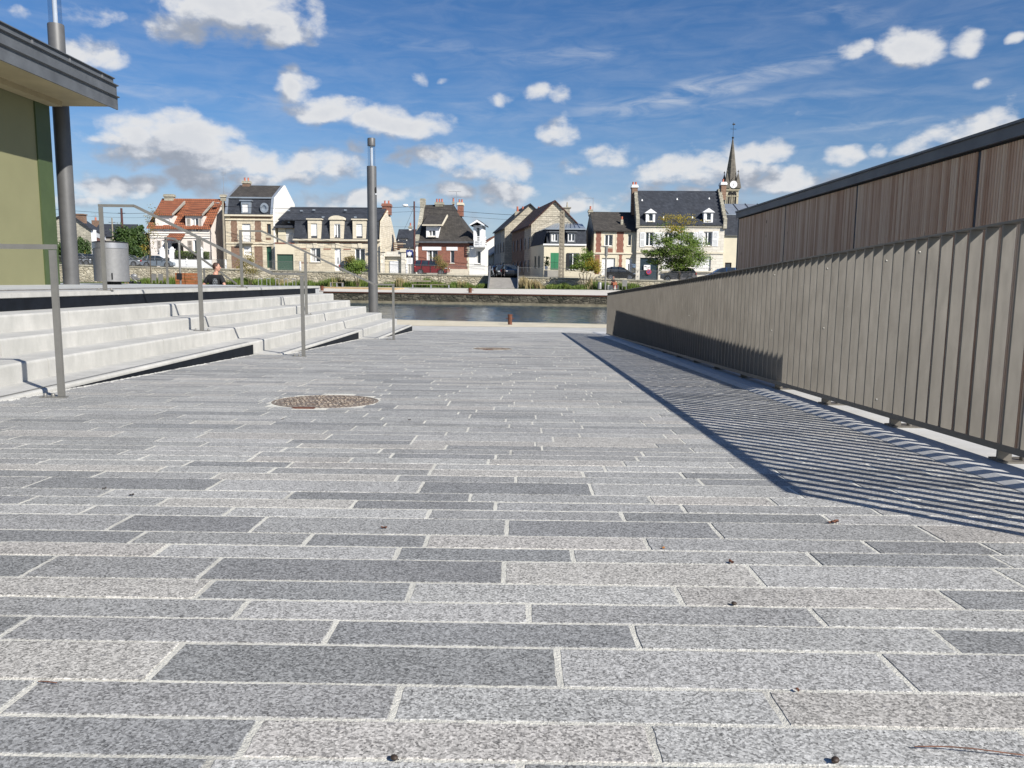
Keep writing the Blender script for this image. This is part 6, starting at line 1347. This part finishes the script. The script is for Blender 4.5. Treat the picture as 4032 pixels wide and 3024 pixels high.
# ------------------------------------------------------------------ poles and wires
WT = []
def pole(label, u, vtop, Y, m, r0=.14, lampside=0, name='utility_pole', ladder=False):
    x = atY(u, 1000, Y).x; zt = atY(u, vtop, Y).z; z0 = cop(x)-.1
    r = thing(name, label, 'pole', (x, Y, z0), 0, 'utility poles along the street'); b = MB()
    if ladder:
        for s_ in (-1, 1): b.beam((x+s_*.2, Y, z0), (x+s_*.12, Y, zt), .3, .12)
        n = 18
        for i in range(n+1): z = z0+(zt-z0)*i/n; b.box(x-.16, x+.16, Y-.1, Y+.1, z-.1, z+.1)
    else: b.cyl((x, Y, z0), (x, Y, zt), r0, r0*.7, 12)
    b.build('shaft', m, r, smooth=not ladder)
    b = MB(); b.beam((x-.5, Y, zt-.65), (x+.5, Y, zt-.65), .06, .06); b.build('crossarm', M_black, r)
    if lampside:
        b = MB(); b.cyl((x, Y, zt-1.1), (x+lampside*.8, Y-.3, zt-.55), .03, n=6); b.build('lamp_arm', M_steel, r)
        b = MB(); b.ell((x+lampside*1.0, Y-.35, zt-.5), (.34, .16, .16), 12, 8); b.build('lamp_head', M_wpaint, r, smooth=True)
    WT.append((x, Y, zt-.6)); return r
pole('tall grey concrete pole at the right side of the red roofed house', 884, 792, 98.5, M_cpole, .17)
pole('dark red brown pole with a white street lamp, left of the red brick house', 1632, 793, 94.5, M_wpole, .13, -1)
pole('concrete ladder pole with a street lamp before the corner house', 2211, 832, 92.0, M_cpole, .2, 0, ladder=True)
pole('slender wooden pole rising above the dark tree at the left', 487, 820, 108, M_wpole, .2)
pole('short thin grey pole left of the dark tree', 448, 858, 118, M_cpole, .13)
def wire(label, pts, r_=.022):
    b = MB(); prev = None
    for a, c in zip(pts, pts[1:]):
        a, c = Vector(a), Vector(c); n = 10
        for i in range(n):
            def q(t): p = a.lerp(c, t); p.z -= 4*t*(1-t)*(a-c).length*.012; return p
            b.cyl(q(i/n), q((i+1)/n), r_, n=5, cap=False)
    tag(b.build('overhead_wire', M_black), label, 'wire', 'overhead wires')
A_ = atY(-60, 795, 104); L1 = [tuple(A_), (WT[3][0], WT[3][1], WT[3][2]-.1), WT[0], WT[1], WT[2]]
wire('upper overhead wire strung along the whole street', L1)
wire('lower thin wire strung under the main one along the street', [(x, y+.1, z-(.55 if i else .6)) for i, (x, y, z) in enumerate(L1)], .014)
wire('wire sloping from the lamp pole down to the cream house gable', [(WT[1][0], WT[1][1], WT[1][2]+.1), tuple(atY(1590, 905, 105))], .014)
wire('low wire crossing before the cream house', [tuple(atY(880, 868, 98)), tuple(atY(1120, 872, 98)), tuple(atY(1630, 893, 94.5))], .012)
wire('short wire running up the side street', [(WT[2][0], WT[2][1], WT[2][2]), tuple(atY(2000, 912, 120))], .014)
# far lamp post on the promenade
def lp(u, v0, v1, Yd):
    p0, p1 = atY(u, v0, Yd), atY(u, v1, Yd); r = thing('promenade_lamp', 'slim grey lamp post on the far promenade beside the black hatchback', 'street lamp', (p0.x, Yd, p0.z))
    b = MB(); b.cyl(p0, (p0.x, Yd, p1.z), .09, .08, 12); b.build('shaft', M_rail, r, smooth=True)
    b = MB(); b.cyl((p0.x, Yd, p1.z-.9), (p0.x, Yd, p1.z), .16, n=12); b.box(p0.x-.5, p0.x+.2, Yd-.12, Yd+.12, p1.z, p1.z+.1); b.build('lamp_head', M_rail, r)
lp(2383, 1141, 972, 80)
# bus stop sign with fleur emblem
p = atY(1612, 1075, 97); r = thing('bus_stop', 'blue bus stop sign with a white lily emblem over a white timetable board', 'sign', (p.x, 97, cop(p.x)))
q0 = atY(ZC[0]+2038*ZC[2], ZC[1]+1335*ZC[2], 97); b = MB(); b.beam((q0.x, 97, cop(p.x)-.1), (q0.x, 97, q0.z+.9), .1, .1); b.build('post', M_rail, r)
b = MB(); b.box(q0.x-.42, q0.x+.42, 96.9, 96.95, q0.z-.42, q0.z+.55); o = b.build('blue_panel', mat('bus_blue', (.015, .03, .16), .5), r, bevel=.02)
b = MB()
b.ell((q0.x, 96.88, q0.z+.1), (.07, .01, .3), 8, 6)
for s_ in (-1, 1): b.ell((q0.x+s_*.17, 96.88, q0.z+.12), (.08, .01, .2), 8, 6); b.ell((q0.x+s_*.1, 96.88, q0.z-.18), (.08, .01, .05), 8, 5)
b.box(q0.x-.2, q0.x+.2, 96.87, 96.885, q0.z-.1, q0.z-.04); b.build('lily_emblem', M_wpaint, o)
q1 = atY(ZC[0]+2040*ZC[2], ZC[1]+1405*ZC[2], 97); b = MB(); b.box(q1.x-.36, q1.x+.36, 96.9, 96.95, q1.z-.55, q1.z+.5); o = b.build('timetable_board', M_wpaint, r)
b = MB()
for i in range(6): b.box(q1.x-.2, q1.x+.2, 96.885, 96.895, q1.z-.4+.12*i, q1.z-.37+.12*i)
b.build('timetable_lines', M_grey, o)
# white street bollards
def wb(u, v, lb):
    x = cx2(u, WL(cx2(u, 93))+.9); Yd = WL(x)+.9; r = thing('white_bollard', lb, 'bollard', (x, Yd, cop(x)-.1), 0, 'white bollards along the pavement'); z = cop(x)-.1
    b = MB(); b.lathe((x, Yd, z), [(.14, 0), (.12, .1), (.11, .75), (.15, .8), (.15, .86), (.08, .92), (.13, 1.02), (.11, 1.12), (.03, 1.18)], 14); b.build('stem', M_wpaint, r, smooth=True)
for u, lb in ((735, 'white bollard before the white garden wall'), (888, 'white bollard beside the head of the seated man'), (1182, 'white bollard before the long cream house'), (1601, 'white bollard left of the red car')): wb(u, 1070, lb)
# benches, deck, hoops, boards on the far promenade
PZ = lambda x, y: -1.15+(.35)*max(0, min(1, (y-EF(x))/(WL(x)-5.2-EF(x))))
def bench(label, u0, u1, v, Yd, hgt=.45, back=True):
    x0, x1 = atY(u0, v, Yd).x, atY(u1, v, Yd).x; z = PZ(x0, Yd); r = thing('park_bench', label, 'bench', ((x0+x1)/2, Yd, z), 0, 'benches on the far promenade')
    b = MB(); b.box(x0, x1, Yd-.25, Yd+.25, z+hgt-.06, z+hgt); b.build('seat', M_deckd, r)
    if back: b = MB(); b.box(x0, x0+(x1-x0)*.5, Yd+.3, Yd+.36, z+hgt+.25, z+hgt+.42); b.build('backrest', M_deckd, r)
    for x in (x0+.05, (x0+x1)/2, x1-.12): b = MB(); b.box(x, x+.12, Yd-.26, Yd+.26, z, z+hgt-.065); b.build('leg', M_steel, r)
bench('long timber bench with grey legs on the far promenade before the red car', 1622, 1770, 1120, 84.5)
bench('low bench behind the pine deck, left of the tall lamp column', 1300, 1352, 1120, 87, .5, False)
r = thing('timber_deck', 'long low platform of new pale pine on the far promenade', 'deck', (-22, 82, -1))
x0, x1 = atY(1122, 1130, 82).x, atY(1575, 1136, 80).x
b = MB(); b.prism([(x0, 84.6), (x1-.5, 80.4), (x1, 83.0), (x0+.5, 87)], -1.12, -.80, 'z'); b.build('platform', M_deck, r)
b = MB()
for i in range(30): t = i/30; b.beam((x0+(x1-x0)*t, 84.6+(80.4-84.6)*t-.02, -.81), (x0+(x1-x0)*(t+.031), 84.6+(80.4-84.6)*(t+.031)-.02, -.81), .03, .02)
b.build('edge_board', M_deck, r)
M_st = M_steel
for i, u in enumerate((1022, 1055, 1090, 1124, 1157)):
    Yd = 87.0; x = atY(u, 1100, Yd).x; z = PZ(x, Yd); r = thing('bicycle_hoop', 'steel bicycle hoop on the far promenade, number %d from the left of five'.replace('number %d', ('first', 'second', 'third', 'fourth', 'fifth')[i]), 'bicycle rack', (x, Yd, z), 0, 'row of five bicycle hoops')
    b = MB(); b.tube([(x-.14, Yd, z), (x-.14, Yd, z+.85), (x+.14, Yd+.3, z+.85), (x+.14, Yd+.3, z)], .03, 8); b.build('hoop', M_st, r, smooth=True)
r = thing('grey_litter_bin', 'small grey cylindrical bin on the far promenade left of the slim lamp post', 'bin', (0, 0, 0)); p = atY(2361, 1138, 83.5); r.location = (p.x, 83.5, p.z)
b = MB(); b.lathe((p.x, 83.5, p.z), [(.20, 0), (.21, .65), (.19, .68)], 20); b.build('body', M_steel2, r, smooth=True); b = MB(); b.lathe((p.x, 83.5, p.z+.68), [(.19, 0), (.1, .05)], 20); b.build('lid', M_steel, r, smooth=True)
p = atY(2459, 1139, 83.5); r = thing('information_board', 'grey information board on two posts to the right of the seated woman', 'sign', (p.x, 83.5, p.z))
b = MB(); b.box(p.x-.26, p.x+.26, 83.48, 83.54, p.z+.3, p.z+.95); b.build('panel', M_rail, r)
for s_ in (-.22, .22): b = MB(); b.box(p.x+s_-.03, p.x+s_+.03, 83.54, 83.6, p.z, p.z+.9); b.build('post', M_rail, r)
for i, u in enumerate((607, 634)):
    p = atY(u, 1115, 86); r = thing('planter_panel', ('left', 'right')[i]+' one of two small dark grey panels standing in the grass by the wall', 'panel', (p.x, 86, p.z), 0, 'two dark panels by the wall')
    b = MB(); b.box(p.x-.25, p.x+.25, 85.97, 86.03, p.z+.3, p.z+1.0); b.build('panel', M_rail, r)
    for s_ in (-.2, .2): b = MB(); b.box(p.x+s_-.025, p.x+s_+.025, 85.98, 86.02, p.z, p.z+.29); b.build('leg', M_rail, r)
# stack of orange wood beside the seated man
p = atY(742, 1119, 28); r = thing('timber_stack', 'stack of orange brown timber planks left of the seated man', 'timber', (p.x, 28, -1.2))
for j in range(4):
    for i in range(2): b = MB(); x0 = p.x-.33+i*.34; b.box(x0, x0+.32, 27.7+random.uniform(-.02, .02), 28.3, p.z-.02+j*.105, p.z+.075+j*.105); b.build('plank', M_crate, r, bevel=.006)
b = MB(); b.box(p.x-.36, p.x+.36, 27.7, 28.3, -1.285, p.z-.03); b.build('trestle', M_crate, r)
# ------------------------------------------------------------------ people
def skin(name, joints, edges, m, parent, lvl=2):
    me = bpy.data.meshes.new(name); keys = list(joints); me.from_pydata([joints[k][0] for k in keys], [(keys.index(a), keys.index(c)) for a, c in edges], [])
    o = bpy.data.objects.new(name, me); C.objects.link(o); md = o.modifiers.new('skin', 'SKIN')
    for i, k_ in enumerate(keys):
        rr = joints[k_][1]; me.skin_vertices[0].data[i].radius = rr if isinstance(rr, tuple) else (rr, rr)
    me.skin_vertices[0].data[0].use_root = True
    sb = o.modifiers.new('sub', 'SUBSURF'); sb.levels = lvl; sb.render_levels = lvl
    dg = bpy.context.evaluated_depsgraph_get(); nm = bpy.data.meshes.new_from_object(o.evaluated_get(dg)); bpy.data.objects.remove(o)
    inv = parent_mat(parent).inverted(); nm.transform(inv); nm.materials.clear(); nm.materials.append(m)
    nm.polygons.foreach_set('use_smooth', [True]*len(nm.polygons)); o = bpy.data.objects.new(name, nm); C.objects.link(o); o.parent = parent; return o
def head(T, par, hairm, hs=1.0, bald=False):
    b = MB(T); b.ell((0, 0, 0), (.075*hs, .092*hs, .115*hs), 16, 12); b.ell((0, .03, -.06), (.05*hs, .06*hs, .055*hs), 12, 8); b.ell((0, .095*hs, -.01), (.013, .022, .022), 8, 6)
    for s_ in (-1, 1): b.ell((s_*.076*hs, -.005, -.005), (.012, .02, .03), 8, 6)
    b.cyl((0, -.015, -.2), (0, -.01, -.07), .052, .048, 12); o = b.build('head', M_skin, par, smooth=True)
    b = MB(T); b.ell((0, -.018, .022), (.081*hs, .088*hs, .108*hs), 16, 12); b.build('hair', hairm, par, smooth=True)
    b = MB(T)
    for s_ in (-1, 1): b.ell((s_*.03, .086*hs, .012), (.010, .006, .006), 6, 5)
    b.ell((0, .088*hs, -.05), (.02, .006, .004), 8, 5); b.build('eyes_and_mouth', M_hair, par)
def person(label, px, py, zs, face, top, bottom, arms='back', hairm=M_hair):
    """seated figure: (px,py,zs) seat point, face = heading angle of the body (0 = away from the camera)"""
    r = thing('person', label, 'person', (px, py, zs), face); T = Matrix.Translation((px, py, zs)) @ Matrix.Rotation(face, 4, 'Z')
    v = lambda x, y, z: T @ Vector((x, y, z))
    J = {'pel': (v(0, 0, .11), (.15, .12)), 'wai': (v(0, -.02, .28), (.11, .085)), 'che': (v(0, -.04, .46), (.11, .085)), 'nec': (v(0, -.03, .60), (.058, .056)), 'hd': (v(0, -.015, .68), .05)}
    E = [('pel', 'wai'), ('wai', 'che'), ('che', 'nec'), ('nec', 'hd')]
    for s_, n in ((-1, 'l'), (1, 'r')):
        if arms == 'back': A = [(.19, -.04, .53, .045), (.33, -.10, .30, .042), (.38, -.22, .07, .033), (.39, -.27, .03, .028)]
        else: A = [(.18, -.04, .53, .058), (.24, .06, .30, .045), (.10, .28, .26, .035), (.06, .34, .26, .028)]
        prev = 'che'
        for i, (x, y, z, rr) in enumerate(A): J[n+'a%d' % i] = (v(s_*x, y, z), rr); E.append((prev, n+'a%d' % i)); prev = n+'a%d' % i
        prev = 'pel'
        for i, (x, y, z, rr) in enumerate([(.11, .05, .10, .095), (.15, .46, .10, .068), (.15, .52, -.34, .045), (.15, .64, -.38, .035)]): J[n+'l%d' % i] = (v(s_*x, y, z), rr); E.append((prev, n+'l%d' % i)); prev = n+'l%d' % i
    skin('body', J, E, M_skin, r)
    tj = {k_: J[k_] for k_ in ('wai', 'pel', 'che')}; tj = {'wai': (J['wai'][0], (.155, .125)), 'pel': (J['pel'][0], (.165, .135)), 'che': (J['che'][0], (.178, .13)), 'n': (v(0, -.03, .585), (.085, .075))}
    te = [('wai', 'pel'), ('wai', 'che'), ('che', 'n')]
    for s_, n in ((-1, 'l'), (1, 'r')):
        a, c = J[n+'a0'][0], J[n+'a1'][0]; tj[n+'s'] = (a, .078); tj[n+'e'] = (a.lerp(c, .8), .062); te += [('che', n+'s'), (n+'s', n+'e')]
    skin('shirt', tj, te, top, r)
    bj = {'pel': (v(0, 0, .09), (.17, .14))}; be = []
    for s_, n in ((-1, 'l'), (1, 'r')):
        for i, (k_, rr) in enumerate((('l0', .108), ('l1', .08), ('l2', .06))): bj[n+k_] = (J[n+k_][0], rr); be.append(('pel' if i == 0 else n+'l%d' % (i-1), n+k_))
    skin('trousers', bj, be, bottom, r)
    for s_, n in ((-1, 'l'), (1, 'r')):
        w0, w1 = J[n+'a2'][0], J[n+'a3'][0]; dr = (w1-w0).normalized(); sd__ = dr.cross(Vector((0, 0, 1))).normalized(); HJ = {'w': (w1, .028), 'p': (w1+dr*.05, (.035, .018))}; HE = [('w', 'p')]
        for i in range(4):
            o4 = (i-1.5)*.02; q_ = w1+dr*.085+sd__*o4; HJ['f%d' % i] = (q_, .010); HJ['g%d' % i] = (q_+dr*(.045-abs(i-1.2)*.008)-Vector((0, 0, .012)), .008); HE += [('p', 'f%d' % i), ('f%d' % i, 'g%d' % i)]
        HJ['t'] = (w1+dr*.04-sd__*s_*.045, .011); HE.append(('w', 't')); skin('hand', HJ, HE, M_skin, r, 1)
    return r, T
r, T = person('man in a black T-shirt sitting on the far steps, head turned right', -8.18, 21.35, -.50, -.25, M_tee, M_jean)
head(T @ Matrix.Translation((.03, -.0, .79)) @ Matrix.Rotation(-1.0, 4, 'Z'), r, M_hair)
b = MB(T @ Matrix.Translation((0.07, -.155, .36))); b.ell((0, 0, 0), (.085, .02, .15), 14, 8); b.build('shirt_print', M_plaid, r, smooth=True)
p = atY(2415, 1139, 84); r, T = person('seated woman in dark clothes with a brown bag, under the slim lamp post', p.x, 84.2, p.z+.45, PI+.3, M_tee, M_redc, 'lap')
head(T @ Matrix.Translation((0, .02, .79)), r, M_hair)
bg_ = thing('handbag', 'brown leather bag on the lap of the seated woman', 'bag', (p.x+.1, 83.8, p.z+.6)); b = MB(); b.box(p.x-.12, p.x+.34, 83.6, 83.85, p.z+.42, p.z+.74); b.build('pouch', M_bag, bg_, bevel=.04)
b = MB(); b.tube([(p.x-.02, 83.72, p.z+.74), (p.x+.04, 83.72, p.z+.88), (p.x+.18, 83.72, p.z+.88), (p.x+.24, 83.72, p.z+.74)], .012); b.build('strap', M_bag, bg_)
sb_ = thing('seat_block', 'low concrete block the woman sits on', 'seat', (p.x, 84.3, p.z)); b = MB(); b.box(p.x-.6, p.x+.6, 84.05, 84.6, p.z-.05, p.z+.44); b.build('block', M_conc, sb_, bevel=.02)
# adult standing with a pushchair, far left
def standing(label, x, y, z, face, top, bottom):
    r = thing('person', label, 'person', (x, y, z), face); T = Matrix.Translation((x, y, z)) @ Matrix.Rotation(face, 4, 'Z'); v = lambda a, c, d: T @ Vector((a, c, d))
    J = {'pel': (v(0, 0, .93), (.14, .11)), 'wai': (v(0, 0, 1.1), (.125, .1)), 'che': (v(0, 0, 1.3), (.155, .11)), 'nec': (v(0, 0, 1.47), .06), 'hd': (v(0, .01, 1.55), .05)}; E = [('pel', 'wai'), ('wai', 'che'), ('che', 'nec'), ('nec', 'hd')]
    for s_, n in ((-1, 'l'), (1, 'r')):
        for pr_, L_ in (('che', [('a0', .18, 0, 1.38, .055), ('a1', .22, .08, 1.12, .042), ('a2', .2, .34, 1.02, .032), ('a3', .2, .40, 1.02, .03)]), ('pel', [('l0', .1, 0, .86, .09), ('l1', .11, .05+.08*s_, .48, .06), ('l2', .11, .0-.1*s_, .08, .04), ('l3', .11, .12-.1*s_, .04, .035)])):
            q = pr_
            for (k_, a, c, d, rr) in L_: J[n+k_] = (v(s_*a, c, d), rr); E.append((q, n+k_)); q = n+k_
    skin('body', J, E, M_skin, r)
    tj = {'che': (J['che'][0], (.17, .125)), 'wai': (J['wai'][0], (.145, .12)), 'pel': (J['pel'][0], (.155, .125))}; te = [('che', 'wai'), ('wai', 'pel')]
    for n in 'lr': tj[n+'0'] = (J[n+'a0'][0], .07); tj[n+'1'] = (J[n+'a1'][0], .055); tj[n+'2'] = (J[n+'a1'][0].lerp(J[n+'a2'][0], .85), .045); te += [('che', n+'0'), (n+'0', n+'1'), (n+'1', n+'2')]
    skin('jacket', tj, te, top, r)
    bj = {'pel': (v(0, 0, .9), (.155, .12))}; be = []
    for n in 'lr': bj[n+'0'] = (J[n+'l0'][0], .1); bj[n+'1'] = (J[n+'l1'][0], .072); bj[n+'2'] = (J[n+'l2'][0], .055); be += [('pel', n+'0'), (n+'0', n+'1'), (n+'1', n+'2')]
    skin('trousers', bj, be, bottom, r); head(T @ Matrix.Translation((0, .02, 1.65)), r, M_hair); return r
p = atY(497, 1117, 82); standing('adult in a dark red jacket pushing a pushchair beyond the steel bin', p.x, 82, p.z, -PI/2, M_redc, M_jean)
r = thing('pushchair', 'grey hooded pushchair beyond the steel bin', 'pushchair', (p.x+.9, 82, p.z)); x, z = p.x+.85, p.z
b = MB(); b.prism([(x-.2, z+.45), (x+.55, z+.4), (x+.6, z+.55), (x-.05, z+.75)], 81.78, 82.22, 'y'); b.build('seat', M_rail, r, bevel=.03)
b = MB(); b.ell((x-.0, 82, z+.78), (.34, .24, .26), 14, 9); b.build('hood', M_steel2, r, smooth=True)
b = MB()
for yy in (81.76, 82.24): b.tube([(x-.5, yy, z+1.0), (x+.1, yy, z+.5), (x+.5, yy, z+.12)], .014, 6); b.tube([(x+.2, yy, z+.5), (x-.3, yy, z+.14)], .014, 6)
b.cyl((x-.5, 81.76, z+1.0), (x-.5, 82.24, z+1.0), .018); b.build('frame', M_steel, r)
for (dx, rr) in ((-.3, .14), (.5, .11)):
    for yy in (81.74, 82.22): b = MB(); b.cyl((x+dx, yy, z+rr), (x+dx, yy+.04, z+rr), rr, n=16); b.build('wheel', M_black, r)
